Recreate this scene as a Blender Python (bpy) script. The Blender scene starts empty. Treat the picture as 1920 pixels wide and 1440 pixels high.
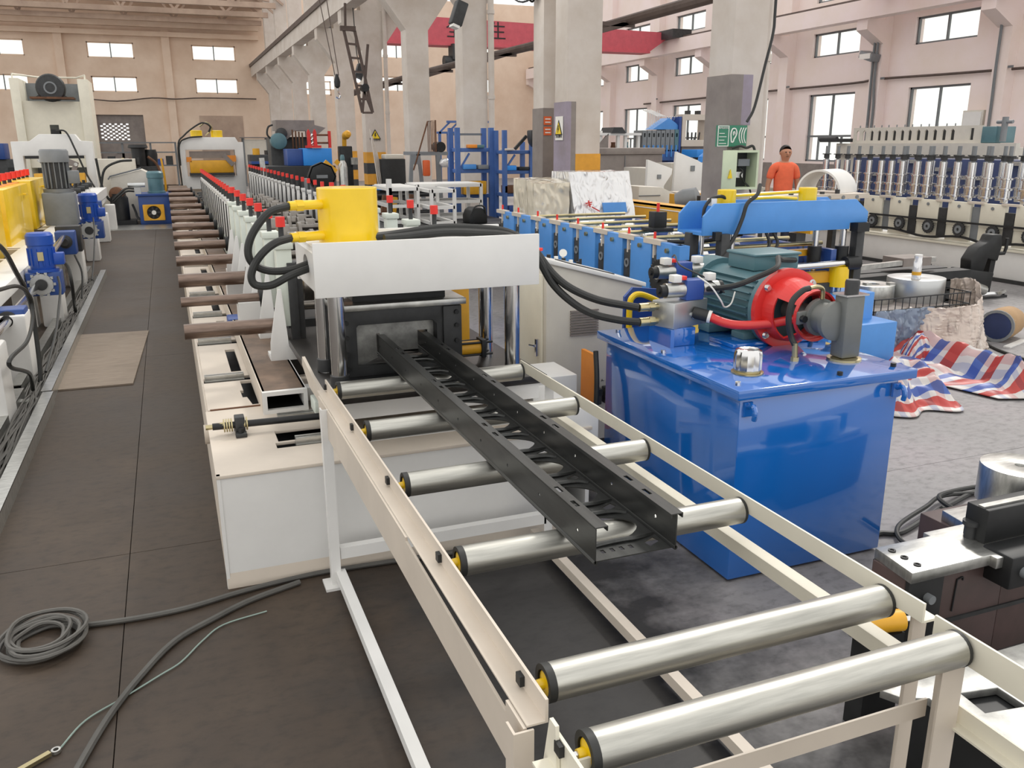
import bpy, bmesh, math, random
from mathutils import Vector, Matrix
from math import sin, cos, pi, radians
random.seed(7)
S = bpy.context.scene
COL = S.collection

# ---------------------------------------------------------------- camera, world, sun, exposure
cam = bpy.data.cameras.new('camera')
cam.lens = 1604.47 * 36.0 / 1920.0
cam.sensor_width = 36.0
cam.clip_start, cam.clip_end = 0.05, 300
camo = bpy.data.objects.new('camera', cam)
COL.objects.link(camo)
PITCH, ROLL, YAW = .274247, -.00335124, .373496
fw = Vector((sin(YAW)*cos(PITCH), cos(YAW)*cos(PITCH), -sin(PITCH)))
rt = Vector((cos(YAW), -sin(YAW), 0))
up = rt.cross(fw)
rt2 = cos(ROLL)*rt + sin(ROLL)*up
up2 = -sin(ROLL)*rt + cos(ROLL)*up
camo.matrix_world = Matrix(((rt2.x, up2.x, -fw.x, 0), (rt2.y, up2.y, -fw.y, 0), (rt2.z, up2.z, -fw.z, 1.8), (0, 0, 0, 1)))
S.camera = camo

W = bpy.data.worlds.new('overcast_sky')
S.world = W
W.use_nodes = True
bg = W.node_tree.nodes['Background']
bg.inputs[0].default_value = (1.0, .985, .96, 1)
bg.inputs[1].default_value = 1.32

sun = bpy.data.lights.new('sun', 'SUN')
sun.energy = 1.3
sun.angle = radians(9)
sun.color = (1, .96, .9)
suno = bpy.data.objects.new('sun', sun)
COL.objects.link(suno)
suno.location = (12, 8, 14)
suno.rotation_euler = Vector((-.53, -.47, -.70)).to_track_quat('-Z', 'Y').to_euler()

S.view_settings.view_transform = 'Standard'
S.view_settings.look = 'None'
S.view_settings.gamma = 1
S.view_settings.use_curve_mapping = False
S.view_settings.exposure = 0.0

# ---------------------------------------------------------------- materials
def lin(h):
    h = h.lstrip('#')
    out = []
    for i in (0, 2, 4):
        c = int(h[i:i+2], 16)/255
        out.append(c/12.92 if c <= .04045 else ((c+.055)/1.055)**2.4)
    return out

MATS = {}
def mat(name, hexc, rough=.5, metal=0.0, var=.07, scale=5.0, bump=0.0, stretch=(1, 1, 1), hex2=None, coat=0.0, spec=.5, detail=5):
    if name in MATS:
        return MATS[name]
    m = bpy.data.materials.new(name)
    m.use_nodes = True
    nt = m.node_tree
    b = nt.nodes['Principled BSDF']
    b.inputs['Roughness'].default_value = rough
    b.inputs['Metallic'].default_value = metal
    b.inputs['Coat Weight'].default_value = coat
    b.inputs['Specular IOR Level'].default_value = spec
    c = lin(hexc)
    tc = nt.nodes.new('ShaderNodeTexCoord')
    mp = nt.nodes.new('ShaderNodeMapping')
    mp.inputs['Scale'].default_value = stretch
    nt.links.new(tc.outputs['Object'], mp.inputs[0])
    n = nt.nodes.new('ShaderNodeTexNoise')
    n.inputs['Scale'].default_value = scale
    n.inputs['Detail'].default_value = detail
    n.inputs['Roughness'].default_value = .62
    nt.links.new(mp.outputs[0], n.inputs[0])
    r = nt.nodes.new('ShaderNodeValToRGB')
    c2 = lin(hex2) if hex2 else None
    r.color_ramp.elements[0].position = .32
    r.color_ramp.elements[1].position = .68
    r.color_ramp.elements[0].color = [x*(1-var) for x in c]+[1] if not c2 else c2+[1]
    r.color_ramp.elements[1].color = [min(1, x*(1+var)) for x in c]+[1] if not c2 else c+[1]
    nt.links.new(n.outputs['Fac'], r.inputs[0])
    nt.links.new(r.outputs[0], b.inputs['Base Color'])
    if bump:
        bp = nt.nodes.new('ShaderNodeBump')
        bp.inputs['Strength'].default_value = bump
        bp.inputs['Distance'].default_value = .01
        nt.links.new(n.outputs['Fac'], bp.inputs['Height'])
        nt.links.new(bp.outputs[0], b.inputs['Normal'])
    MATS[name] = m
    return m

M = {}
M['white'] = mat('white_paint', 'dfdedb', .42, var=.04, scale=3)
M['cream'] = mat('cream_paint', 'dfdac9', .42, var=.05, scale=4)
M['beigew'] = mat('warm_white_paint', 'cdc2b4', .5, var=.06, scale=3)
M['mint'] = mat('pale_green_white_paint', 'd5dcd2', .4, var=.04)
M['blue'] = mat('gloss_blue_paint', '1768bf', .10, var=.05, coat=1.0, scale=2, spec=.8)
M['lblue'] = mat('light_blue_paint', '4a8cd2', .38, var=.06)
M['skyblue'] = mat('sky_blue_paint', '2f8be0', .45, var=.05)
M['dblue'] = mat('dark_blue_paint', '2a4a8c', .4, var=.12)
M['rackblue'] = mat('rack_blue_paint', '43649f', .45, var=.1)
M['motorblue'] = mat('motor_blue_paint', '1f4fae', .35, var=.1)
M['tealm'] = mat('grey_teal_motor_paint', '52757d', .4, var=.1)
M['greym'] = mat('grey_machine_paint', '7b7f82', .45, var=.1)
M['dgrey'] = mat('dark_grey_steel', '3a3b3c', .5, .3, var=.2, scale=12)
M['black'] = mat('black_steel', '232425', .5, .2, var=.25, scale=10)
M['rubber'] = mat('black_rubber', '262726', .55, var=.15, scale=20)
M['yellow'] = mat('yellow_paint', 'f0c80a', .3, var=.06, coat=.3)
M['oyellow'] = mat('orange_yellow_paint', 'dba228', .45, var=.1)
M['red'] = mat('red_paint', 'd2302c', .35, var=.07, coat=.2)
M['rcap'] = mat('red_plastic', 'e8372e', .4, var=.05)
M['crane'] = mat('crane_red_paint', 'c25560', .55, var=.1)
M['orange'] = mat('orange_paint', 'e08a2c', .45, var=.08)
M['chrome'] = mat('polished_steel', 'd8d8d8', .16, 1, var=.05)
M['galv'] = mat('galvanized_roller_steel', 'b6b5ae', .36, .9, var=.22, scale=9, stretch=(.4, 6, 6), bump=.03)
M['steel'] = mat('brushed_steel', 'bdbdb9', .32, .9, var=.2, scale=14, stretch=(1, 4, 1))
M['tray'] = mat('blackened_strip_steel', '434443', .36, .55, var=.25, scale=7, stretch=(6, .5, 3))
M['shaft'] = mat('oily_brown_steel', '7d6c62', .3, .85, var=.3, scale=9, stretch=(.5, 4, 4))
M['greasy'] = mat('greasy_brown_plate', '6e5a4a', .5, .1, var=.35, scale=8)
M['darkbed'] = mat('oily_dark_plate', '33302e', .35, .3, var=.3, scale=6)
M['alu'] = mat('aluminium_block', 'c4c6c6', .35, .8, var=.05)
M['brass'] = mat('zinc_fitting', 'b9ad86', .3, .9, var=.15)
M['pumpg'] = mat('grey_pump_casting', '717370', .45, .25, var=.12)
M['solb'] = mat('valve_blue', '2f4f9a', .4, var=.06)
M['conc'] = mat('column_plaster', 'd2cac2', .85, var=.09, scale=2.2, bump=.1, hex2='c2b7ac')
M['wall'] = mat('peach_plaster', 'e8d3bf', .88, var=.08, scale=.9, bump=.05, hex2='d9c0aa', detail=8)
M['wallr'] = mat('pink_plaster', 'efe1df', .88, scale=.8, hex2='e8d9cf', detail=8)
M['roofc'] = mat('concrete_roof', 'c2ac9a', .9, scale=1.2, hex2='a58f80', detail=8)
M['cgrey'] = mat('grey_base_paint', '8d857f', .7, scale=4, hex2='7c736f')
M['cpurp'] = mat('grey_lilac_base_paint', '9a90a0', .7, scale=4, hex2='8a8088')
M['cyel'] = mat('hazard_yellow', 'd79a32', .6, var=.12)
M['cblk'] = mat('hazard_black', '37383a', .6, var=.2)
M['frame'] = mat('window_frame_grey', '6f7376', .5, var=.08)
M['ply'] = mat('worn_plywood', '8d8072', .75, var=.18, scale=5, stretch=(1, 8, 1), hex2='76695c')
M['rust'] = mat('rusty_steel', '6b4a35', .7, .2, var=.3, scale=8)
M['pipe'] = mat('old_brown_pipe', '5b4e48', .6, .2, var=.2)
M['signw'] = mat('sign_white', 'e6e4de', .5, var=.02)
M['signy'] = mat('sign_yellow', 'e8c81e', .5, var=.03)
M['signg'] = mat('sign_green', '2f7a5e', .45, var=.06)
M['signo'] = mat('sign_orange', 'd8612f', .5, var=.05)
M['signk'] = mat('sign_black', '202020', .6, var=.02)
M['skin'] = mat('skin', 'b98468', .55, var=.05)
M['shirt'] = mat('orange_cotton', 'ee6f4c', .85, var=.06, scale=12, bump=.1)
M['hair'] = mat('black_hair', '1f1b19', .7, var=.2)
M['trouser'] = mat('dark_trousers', '33384a', .85, var=.1)
M['card'] = mat('cardboard', 'a98a66', .8, var=.08)
M['ground'] = mat('ground_steel', '9b9b98', .42, .75, var=.25, scale=18)
M['navy'] = mat('navy_machine_paint', '2c3a62', .45, var=.2, scale=4)
M['oilsteel'] = mat('oily_roll_steel', '77726c', .3, .9, var=.25, scale=9)
M['console'] = mat('beige_console_paint', 'ccc7bc', .5, var=.05)
M['mintbox'] = mat('pale_green_box_paint', 'c3ceb0', .45, var=.05)
M['wire'] = mat('grey_green_wire', '8fa39a', .5, var=.1)
M['cableg'] = mat('dull_grey_cable', '55534f', .6, var=.2)

def glass_mat():
    m = bpy.data.materials.new('window_glass')
    m.use_nodes = True
    nt = m.node_tree
    nt.nodes.remove(nt.nodes['Principled BSDF'])
    out = nt.nodes['Material Output']
    t = nt.nodes.new('ShaderNodeBsdfTransparent')
    t.inputs[0].default_value = (.97, .985, .97, 1)
    g = nt.nodes.new('ShaderNodeBsdfGlossy')
    g.inputs['Roughness'].default_value = .05
    mx = nt.nodes.new('ShaderNodeMixShader')
    n = nt.nodes.new('ShaderNodeTexNoise')
    n.inputs['Scale'].default_value = 3
    mr = nt.nodes.new('ShaderNodeMapRange')
    mr.inputs[3].default_value, mr.inputs[4].default_value = .03, .08
    nt.links.new(n.outputs['Fac'], mr.inputs[0])
    nt.links.new(mr.outputs[0], mx.inputs[0])
    nt.links.new(t.outputs[0], mx.inputs[1])
    nt.links.new(g.outputs[0], mx.inputs[2])
    nt.links.new(mx.outputs[0], out.inputs[0])
    return m
M['glass'] = glass_mat()

def film_mat(name, tint, alpha, bump_scale, rough=.12, metal=0.0):
    m = bpy.data.materials.new(name)
    m.use_nodes = True
    nt = m.node_tree
    b = nt.nodes['Principled BSDF']
    b.inputs['Base Color'].default_value = lin(tint)+[1]
    b.inputs['Roughness'].default_value = rough
    b.inputs['Alpha'].default_value = alpha
    b.inputs['Coat Weight'].default_value = .6
    tc = nt.nodes.new('ShaderNodeTexCoord')
    n = nt.nodes.new('ShaderNodeTexNoise')
    n.noise_type = 'RIDGED_MULTIFRACTAL'
    n.inputs['Scale'].default_value = bump_scale
    n.inputs['Detail'].default_value = 4
    n.inputs['Distortion'].default_value = .8
    mp = nt.nodes.new('ShaderNodeMapping')
    mp.inputs['Rotation'].default_value = (.4, .3, .5)
    mp.inputs['Scale'].default_value = (1, 1, .45)
    nt.links.new(tc.outputs['Object'], mp.inputs[0])
    nt.links.new(mp.outputs[0], n.inputs[0])
    ad = n
    b.inputs['Metallic'].default_value = metal
    bp = nt.nodes.new('ShaderNodeBump')
    bp.inputs['Strength'].default_value = 1.0
    bp.inputs['Distance'].default_value = .05
    nt.links.new(ad.outputs[0], bp.inputs['Height'])
    nt.links.new(bp.outputs[0], b.inputs['Normal'])
    return m
M['film'] = film_mat('shrink_wrap_film', 'ececec', .96, 12, .12, .3)
M['filmy'] = film_mat('yellowed_shrink_wrap', 'e6dcc6', .96, 9, .18, .15)
M['sack'] = film_mat('plastic_sheet', 'cbbbae', .95, 13, .22)
M['bluefilm'] = film_mat('bluish_plastic_film', '7c8ba0', .92, 6, .25)

def lamp_mat():
    m = bpy.data.materials.new('lit_lamp_glass')
    m.use_nodes = True
    b = m.node_tree.nodes['Principled BSDF']
    n = m.node_tree.nodes.new('ShaderNodeTexNoise')
    n.inputs['Scale'].default_value = 2
    b.inputs['Emission Color'].default_value = (1, 1, .97, 1)
    b.inputs['Emission Strength'].default_value = 12
    m.node_tree.links.new(n.outputs['Fac'], b.inputs['Roughness'])
    return m
M['lamp'] = lamp_mat()

def floor_mat():
    m = bpy.data.materials.new('worn_concrete_floor')
    m.use_nodes = True
    nt = m.node_tree
    L = nt.links.new
    b = nt.nodes['Principled BSDF']
    geo = nt.nodes.new('ShaderNodeNewGeometry')
    def noise(s, d=6, sc=(1, 1, 1)):
        mp = nt.nodes.new('ShaderNodeMapping')
        mp.inputs['Scale'].default_value = sc
        L(geo.outputs['Position'], mp.inputs[0])
        n = nt.nodes.new('ShaderNodeTexNoise')
        n.inputs['Scale'].default_value = s
        n.inputs['Detail'].default_value = d
        n.inputs['Roughness'].default_value = .65
        L(mp.outputs[0], n.inputs[0])
        return n
    def ramp(src, stops):
        r = nt.nodes.new('ShaderNodeValToRGB')
        e = r.color_ramp.elements
        e[0].position, e[0].color = stops[0][0], lin(stops[0][1])+[1]
        e[1].position, e[1].color = stops[-1][0], lin(stops[-1][1])+[1]
        for p, c in stops[1:-1]:
            k = e.new(p); k.color = lin(c)+[1]
        L(src, r.inputs[0])
        return r
    n1 = noise(.9, 8)
    n2 = noise(14, 8, (1, 1.6, 1))
    brown = ramp(n1.outputs['Fac'], [(.25, '352a21'), (.5, '41352a'), (.75, '524538')])
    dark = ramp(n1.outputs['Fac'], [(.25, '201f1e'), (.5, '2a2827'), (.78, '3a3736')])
    grey = ramp(n1.outputs['Fac'], [(.25, '7a7777'), (.5, '8f8c8c'), (.72, 'a0989a')])
    # brown aisle on the left of the main line, grey concrete to its right
    sx = nt.nodes.new('ShaderNodeSeparateXYZ')
    L(geo.outputs['Position'], sx.inputs[0])
    n3 = noise(2.2, 5)
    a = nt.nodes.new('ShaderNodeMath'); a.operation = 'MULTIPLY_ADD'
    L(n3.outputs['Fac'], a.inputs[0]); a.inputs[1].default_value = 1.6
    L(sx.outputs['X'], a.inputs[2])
    mr = nt.nodes.new('ShaderNodeMapRange')
    mr.inputs[1].default_value, mr.inputs[2].default_value = 2.35, 2.95
    L(a.outputs[0], mr.inputs[0])
    mx = nt.nodes.new('ShaderNodeMix'); mx.data_type = 'RGBA'
    # dark floor strip along the line, deepened with painted shade under the roller table
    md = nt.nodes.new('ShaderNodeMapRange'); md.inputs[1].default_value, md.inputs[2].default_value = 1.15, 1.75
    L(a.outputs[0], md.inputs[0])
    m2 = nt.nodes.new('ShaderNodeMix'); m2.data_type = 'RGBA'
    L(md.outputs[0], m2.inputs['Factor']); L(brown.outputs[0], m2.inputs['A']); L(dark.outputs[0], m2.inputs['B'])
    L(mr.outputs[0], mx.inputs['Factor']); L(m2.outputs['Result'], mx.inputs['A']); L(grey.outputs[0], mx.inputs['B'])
    fine = ramp(n2.outputs['Fac'], [(.3, 'b4b4b4'), (.5, 'f0f0f0'), (.7, 'ffffff')])
    mu = nt.nodes.new('ShaderNodeMix'); mu.data_type = 'RGBA'; mu.blend_type = 'MULTIPLY'
    mu.inputs['Factor'].default_value = .8
    L(mx.outputs['Result'], mu.inputs['A']); L(fine.outputs[0], mu.inputs['B'])
    L(mu.outputs['Result'], b.inputs['Base Color'])
    rr = nt.nodes.new('ShaderNodeMapRange')
    rr.inputs[3].default_value, rr.inputs[4].default_value = .45, .8
    L(n1.outputs['Fac'], rr.inputs[0]); L(rr.outputs[0], b.inputs['Roughness'])
    bp = nt.nodes.new('ShaderNodeBump'); bp.inputs['Strength'].default_value = .25; bp.inputs['Distance'].default_value = .004
    L(n2.outputs['Fac'], bp.inputs['Height']); L(bp.outputs[0], b.inputs['Normal'])
    return m
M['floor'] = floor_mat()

def tarp_mat():
    m = bpy.data.materials.new('striped_tarpaulin')
    m.use_nodes = True
    nt = m.node_tree
    L = nt.links.new
    b = nt.nodes['Principled BSDF']
    b.inputs['Roughness'].default_value = .45
    uv = nt.nodes.new('ShaderNodeUVMap')
    sx = nt.nodes.new('ShaderNodeSeparateXYZ')
    L(uv.outputs[0], sx.inputs[0])
    def band(sock, sc):
        a = nt.nodes.new('ShaderNodeMath'); a.operation = 'MULTIPLY'
        L(sock, a.inputs[0]); a.inputs[1].default_value = sc
        f = nt.nodes.new('ShaderNodeMath'); f.operation = 'FRACT'
        L(a.outputs[0], f.inputs[0])
        r = nt.nodes.new('ShaderNodeValToRGB')
        r.color_ramp.interpolation = 'CONSTANT'
        e = r.color_ramp.elements
        cols = ['dcd8d4', '4c68b4', 'dcd8d4', 'c2463f', 'dcd8d4']
        e[0].position, e[0].color = 0, lin(cols[0])+[1]
        e[1].position, e[1].color = .2, lin(cols[1])+[1]
        for p, c in ((.42, 2), (.56, 3), (.82, 4)):
            k = e.new(p); k.color = lin(cols[c])+[1]
        L(f.outputs[0], r.inputs[0])
        return r
    r1, r2 = band(sx.outputs[0], 4.0), band(sx.outputs[1], 3.5)
    mx = nt.nodes.new('ShaderNodeMix'); mx.data_type = 'RGBA'; mx.blend_type = 'MULTIPLY'
    mx.inputs['Factor'].default_value = .45
    L(r1.outputs[0], mx.inputs['A']); L(r2.outputs[0], mx.inputs['B'])
    L(mx.outputs['Result'], b.inputs['Base Color'])
    return m
M['tarp'] = tarp_mat()

# ---------------------------------------------------------------- geometry helpers
def cr(pts, k=6):
    """Catmull-Rom through the points"""
    P = [Vector(p) for p in pts]
    P = [P[0]*2-P[1]]+P+[P[-1]*2-P[-2]]
    out = []
    for i in range(1, len(P)-2):
        for j in range(k):
            t = j/k
            a, b, c, d = P[i-1], P[i], P[i+1], P[i+2]
            out.append(.5*((2*b)+(c-a)*t+(2*a-5*b+4*c-d)*t*t+(3*b-a-3*c+d)*t**3))
    out.append(P[-2])
    return out

class G:
    def __init__(self):
        self.v, self.f = [], []
    def add(self, vs, fs):
        n = len(self.v)
        self.v += [Vector(p) for p in vs]
        self.f += [tuple(i+n for i in f) for f in fs]
        return self
    def box(self, x0, x1, y0, y1, z0, z1, rz=0, ry=0, rx=0):
        x0, x1 = min(x0, x1), max(x0, x1); y0, y1 = min(y0, y1), max(y0, y1); z0, z1 = min(z0, z1), max(z0, z1)
        vs = [Vector(p) for p in ((x0, y0, z0), (x1, y0, z0), (x1, y1, z0), (x0, y1, z0), (x0, y0, z1), (x1, y0, z1), (x1, y1, z1), (x0, y1, z1))]
        if rz or ry or rx:
            c = Vector(((x0+x1)/2, (y0+y1)/2, (z0+z1)/2))
            R = Matrix.Rotation(rz, 3, 'Z') @ Matrix.Rotation(ry, 3, 'Y') @ Matrix.Rotation(rx, 3, 'X')
            vs = [c+R @ (p-c) for p in vs]
        return self.add(vs, [(0, 3, 2, 1), (4, 5, 6, 7), (0, 1, 5, 4), (1, 2, 6, 5), (2, 3, 7, 6), (3, 0, 4, 7)])
    def bar(self, a, b, w, h=None):
        """square bar between two points"""
        a, b = Vector(a), Vector(b); h = h or w
        d = (b-a).normalized()
        u = Vector((0, 0, 1)) if abs(d.z) < .95 else Vector((1, 0, 0))
        s = d.cross(u).normalized()*w/2; t = s.cross(d).normalized()*h/2
        vs = [a-s-t, a+s-t, a+s+t, a-s+t, b-s-t, b+s-t, b+s+t, b-s+t]
        return self.add(vs, [(0, 1, 2, 3), (7, 6, 5, 4), (0, 4, 5, 1), (1, 5, 6, 2), (2, 6, 7, 3), (3, 7, 4, 0)])
    def ring(self, c, d, r, n, off=0):
        d = Vector(d).normalized()
        u = Vector((0, 0, 1)) if abs(d.z) < .9 else Vector((1, 0, 0))
        s = d.cross(u).normalized(); t = s.cross(d)
        return [Vector(c)+(s*cos(2*pi*i/n+off)+t*sin(2*pi*i/n+off))*r for i in range(n)]
    def cyl(self, a, b, r, n=16, r2=None, caps=True):
        a, b = Vector(a), Vector(b)
        r2 = r if r2 is None else r2
        A, B = self.ring(a, b-a, r, n), self.ring(b, b-a, r2, n)
        fs = [(i, i+n, (i+1) % n+n, (i+1) % n) for i in range(n)]
        if caps:
            fs += [tuple(range(n)), tuple(range(2*n-1, n-1, -1))]
        return self.add(A+B, fs)
    def lathe(self, a, d, prof, n=20):
        """prof: list of (radius, distance along d)"""
        a, d = Vector(a), Vector(d).normalized()
        vs, fs = [], []
        for r, h in prof:
            vs += self.ring(a+d*h, d, max(r, 1e-4), n)
        for k in range(len(prof)-1):
            for i in range(n):
                j = (i+1) % n
                fs.append((k*n+i, (k+1)*n+i, (k+1)*n+j, k*n+j))
        fs.append(tuple(range(n)))
        fs.append(tuple(range(len(prof)*n-1, (len(prof)-1)*n-1, -1)))
        return self.add(vs, fs)
    def hollow(self, a, b, ro, ri, n=24):
        a, b = Vector(a), Vector(b); d = b-a
        vs = self.ring(a, d, ro, n)+self.ring(b, d, ro, n)+self.ring(b, d, ri, n)+self.ring(a, d, ri, n)
        fs = []
        for k in range(4):
            for i in range(n):
                j = (i+1) % n; k2 = (k+1) % 4
                fs.append((k*n+i, k2*n+i, k2*n+j, k*n+j))
        return self.add(vs, fs)
    def tube(self, pts, r, n=8, smooth=0):
        P = cr(pts, smooth) if smooth else [Vector(p) for p in pts]
        vs, fs = [], []
        d0 = (P[1]-P[0]).normalized()
        u = Vector((0, 0, 1)) if abs(d0.z) < .9 else Vector((1, 0, 0))
        s = d0.cross(u).normalized()
        for i, p in enumerate(P):
            d = (P[min(i+1, len(P)-1)]-P[max(i-1, 0)]).normalized()
            s = (s-d*s.dot(d)).normalized(); t = d.cross(s)
            vs += [p+(s*cos(2*pi*k/n)+t*sin(2*pi*k/n))*r for k in range(n)]
        for i in range(len(P)-1):
            for k in range(n):
                j = (k+1) % n
                fs.append((i*n+k, i*n+j, (i+1)*n+j, (i+1)*n+k))
        fs += [tuple(range(n-1, -1, -1)), tuple(range((len(P)-1)*n, len(P)*n))]
        return self.add(vs, fs)
    def ax(self, axis, p, q, h):
        return {'x': (h, p, q), 'y': (p, h, q), 'z': (p, q, h)}[axis]
    def prism(self, pts, axis, lo, hi):
        """polygon extruded along an axis; x: (y,z)  y: (x,z)  z: (x,y)"""
        n = len(pts)
        vs = [self.ax(axis, p, q, lo) for p, q in pts]+[self.ax(axis, p, q, hi) for p, q in pts]
        fs = [(i, (i+1) % n, (i+1) % n+n, i+n) for i in range(n)]+[tuple(range(n-1, -1, -1)), tuple(range(n, 2*n))]
        return self.add(vs, fs)
    def holed(self, outer, holes, axis, lo, hi):
        bm = bmesh.new()
        loops, es = [], []
        for lp in [outer]+holes:
            vs = [bm.verts.new((p, q, 0)) for p, q in lp]
            loops.append(vs)
            es += [bm.edges.new((vs[i], vs[(i+1) % len(vs)])) for i in range(len(vs))]
        bmesh.ops.triangle_fill(bm, edges=es, use_beauty=True)
        bm.verts.index_update()
        base = [(v.co.x, v.co.y) for v in bm.verts]
        n = len(base)
        tri = [tuple(v.index for v in f.verts) for f in bm.faces]
        fs = [t for t in tri]+[tuple(i+n for i in reversed(t)) for t in tri]
        for vs in loops:
            for i in range(len(vs)):
                a, b = vs[i].index, vs[(i+1) % len(vs)].index
                fs.append((a, b, b+n, a+n))
        bm.free()
        return self.add([self.ax(axis, p, q, lo) for p, q in base]+[self.ax(axis, p, q, hi) for p, q in base], fs)

def wall_with_openings(a0, a1, z0, z1, holes, axis, lo, hi):
    """wall cut into bands so that rectangular openings stay open"""
    g = G()
    zs = sorted({z0, z1}|{h[k][1] for h in holes for k in (0, 2)})
    for p, q in zip(zs, zs[1:]):
        m = (p+q)/2
        cuts = sorted((h[0][0], h[1][0]) for h in holes if h[0][1] < m < h[2][1])
        x = a0
        for c0, c1 in cuts+[(a1, a1)]:
            if c0 > x+1e-6:
                if axis == 'y': g.box(x, c0, lo, hi, p, q)
                else: g.box(lo, hi, x, c0, p, q)
            x = max(x, c1)
    return g

def rect(a, b, c, d):
    return [(a, c), (b, c), (b, d), (a, d)]
def ell(cx, cy, rx, ry, n=16):
    return [(cx+rx*cos(2*pi*i/n), cy+ry*sin(2*pi*i/n)) for i in range(n)]

OFF = {}
def mesh(name, g, m, bev=0, ang=35):
    me = bpy.data.meshes.new(name)
    me.from_pydata(g.v, [], g.f)
    bm = bmesh.new(); bm.from_mesh(me)
    bmesh.ops.recalc_face_normals(bm, faces=bm.faces)
    if bev:
        es = [e for e in bm.edges if len(e.link_faces) == 2 and e.calc_face_angle(0) > .6]
        bmesh.ops.bevel(bm, geom=es, offset=bev, segments=2, affect='EDGES', profile=.5, clamp_overlap=True)
    bm.to_mesh(me); bm.free()
    me.shade_smooth()
    me.set_sharp_from_angle(angle=radians(ang))
    me.materials.append(m if not isinstance(m, str) else M[m])
    return me
def thing(name, label, cat, loc=(0, 0, 0), group=None):
    o = bpy.data.objects.new(name, None)
    o.empty_display_size = .1
    COL.objects.link(o)
    o.location = loc
    o['label'], o['category'] = label, cat
    if group: o['group'] = group
    OFF[o.name] = Vector(loc)
    return o
def part(name, g, m, parent, bev=0, label=None, ang=35):
    off = OFF.get(parent.name, Vector((0, 0, 0)))
    gg = G(); gg.v = [p-off for p in g.v]; gg.f = g.f
    o = bpy.data.objects.new(name, mesh(name, gg, m, bev, ang))
    COL.objects.link(o)
    o.parent = parent
    OFF[o.name] = off
    if label: o['label'] = label
    return o
def solo(name, g, m, label, cat, group=None, bev=0):
    xs = [p.x for p in g.v]; ys = [p.y for p in g.v]; zs = [p.z for p in g.v]
    loc = Vector(((min(xs)+max(xs))/2, (min(ys)+max(ys))/2, min(zs)))
    gg = G(); gg.v = [p-loc for p in g.v]; gg.f = g.f
    o = bpy.data.objects.new(name, mesh(name, gg, m, bev))
    COL.objects.link(o)
    o.location = loc
    o['label'], o['category'] = label, cat
    if group: o['group'] = group
    OFF[o.name] = loc
    return o
def struct(name, g, m, parent=None, bev=0):
    if parent:
        return part(name, g, m, parent, bev)
    o = bpy.data.objects.new(name, mesh(name, g, m, bev))
    COL.objects.link(o)
    o['kind'] = 'structure'
    OFF[o.name] = Vector((0, 0, 0))
    return o
def dup(root, delta, label=None):
    r = root.copy(); COL.objects.link(r)
    r.location = root.location+Vector(delta)
    if label: r['label'] = label
    OFF[r.name] = OFF.get(root.name, Vector((0, 0, 0)))+Vector(delta)
    for ch in list(root.children):
        c = ch.copy(); COL.objects.link(c); c.parent = r
        for s in list(ch.children):
            d = s.copy(); COL.objects.link(d); d.parent = c
    return r
def dpart(o, delta, parent=None):
    """copy of a part (and its sub-parts), moved"""
    c = o.copy(); COL.objects.link(c)
    c.location = o.location+Vector(delta)
    if parent: c.parent = parent
    for s in list(o.children):
        d = s.copy(); COL.objects.link(d); d.parent = c
    return c
def text(name, body, m, parent, loc, size, rot, extrude=.002):
    cu = bpy.data.curves.new(name, 'FONT')
    cu.body = body
    cu.size = size
    cu.extrude = extrude
    cu.align_x, cu.align_y = 'CENTER', 'CENTER'
    tmp = bpy.data.objects.new(name, cu)
    COL.objects.link(tmp)
    bpy.context.view_layer.update()
    me = bpy.data.meshes.new_from_object(tmp.evaluated_get(bpy.context.evaluated_depsgraph_get()))
    bpy.data.objects.remove(tmp)
    me.materials.clear(); me.materials.append(M[m])
    o = bpy.data.objects.new(name, me)
    COL.objects.link(o)
    o.parent = parent
    o.location = Vector(loc)-OFF.get(parent.name, Vector((0, 0, 0)))
    o.rotation_euler = rot
    return o
FACE_Y = (pi/2, 0, 0)          # lettering that faces towards -Y
FACE_X = (pi/2, 0, -pi/2)      # lettering that faces towards -X
# ================================================================ the building
# floor: a base with slabs laid on it, open joints between
fl = struct('floor', G().box(-16, 22, -4, 46, -.3, -.02), 'cgrey')
xs = [-16, -10, -6.4, -3.35, -.33, 2.65, 5.7, 8.75, 12, 16, 22]
ys = [-4, -.1, 3.95, 8, 12, 16, 20, 25, 30, 38, 46]
for i in range(len(xs)-1):
    for j in range(len(ys)-1):
        sh = -.5 if i >= 5 else 0
        y0, y1 = ys[j]+(sh if j else 0), ys[j+1]+(sh if j < len(ys)-2 else 0)
        part('slab', G().box(xs[i]+.0018, xs[i+1]-.0018, y0+.0018, y1-.0018, -.02, 0), 'floor', fl)

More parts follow.
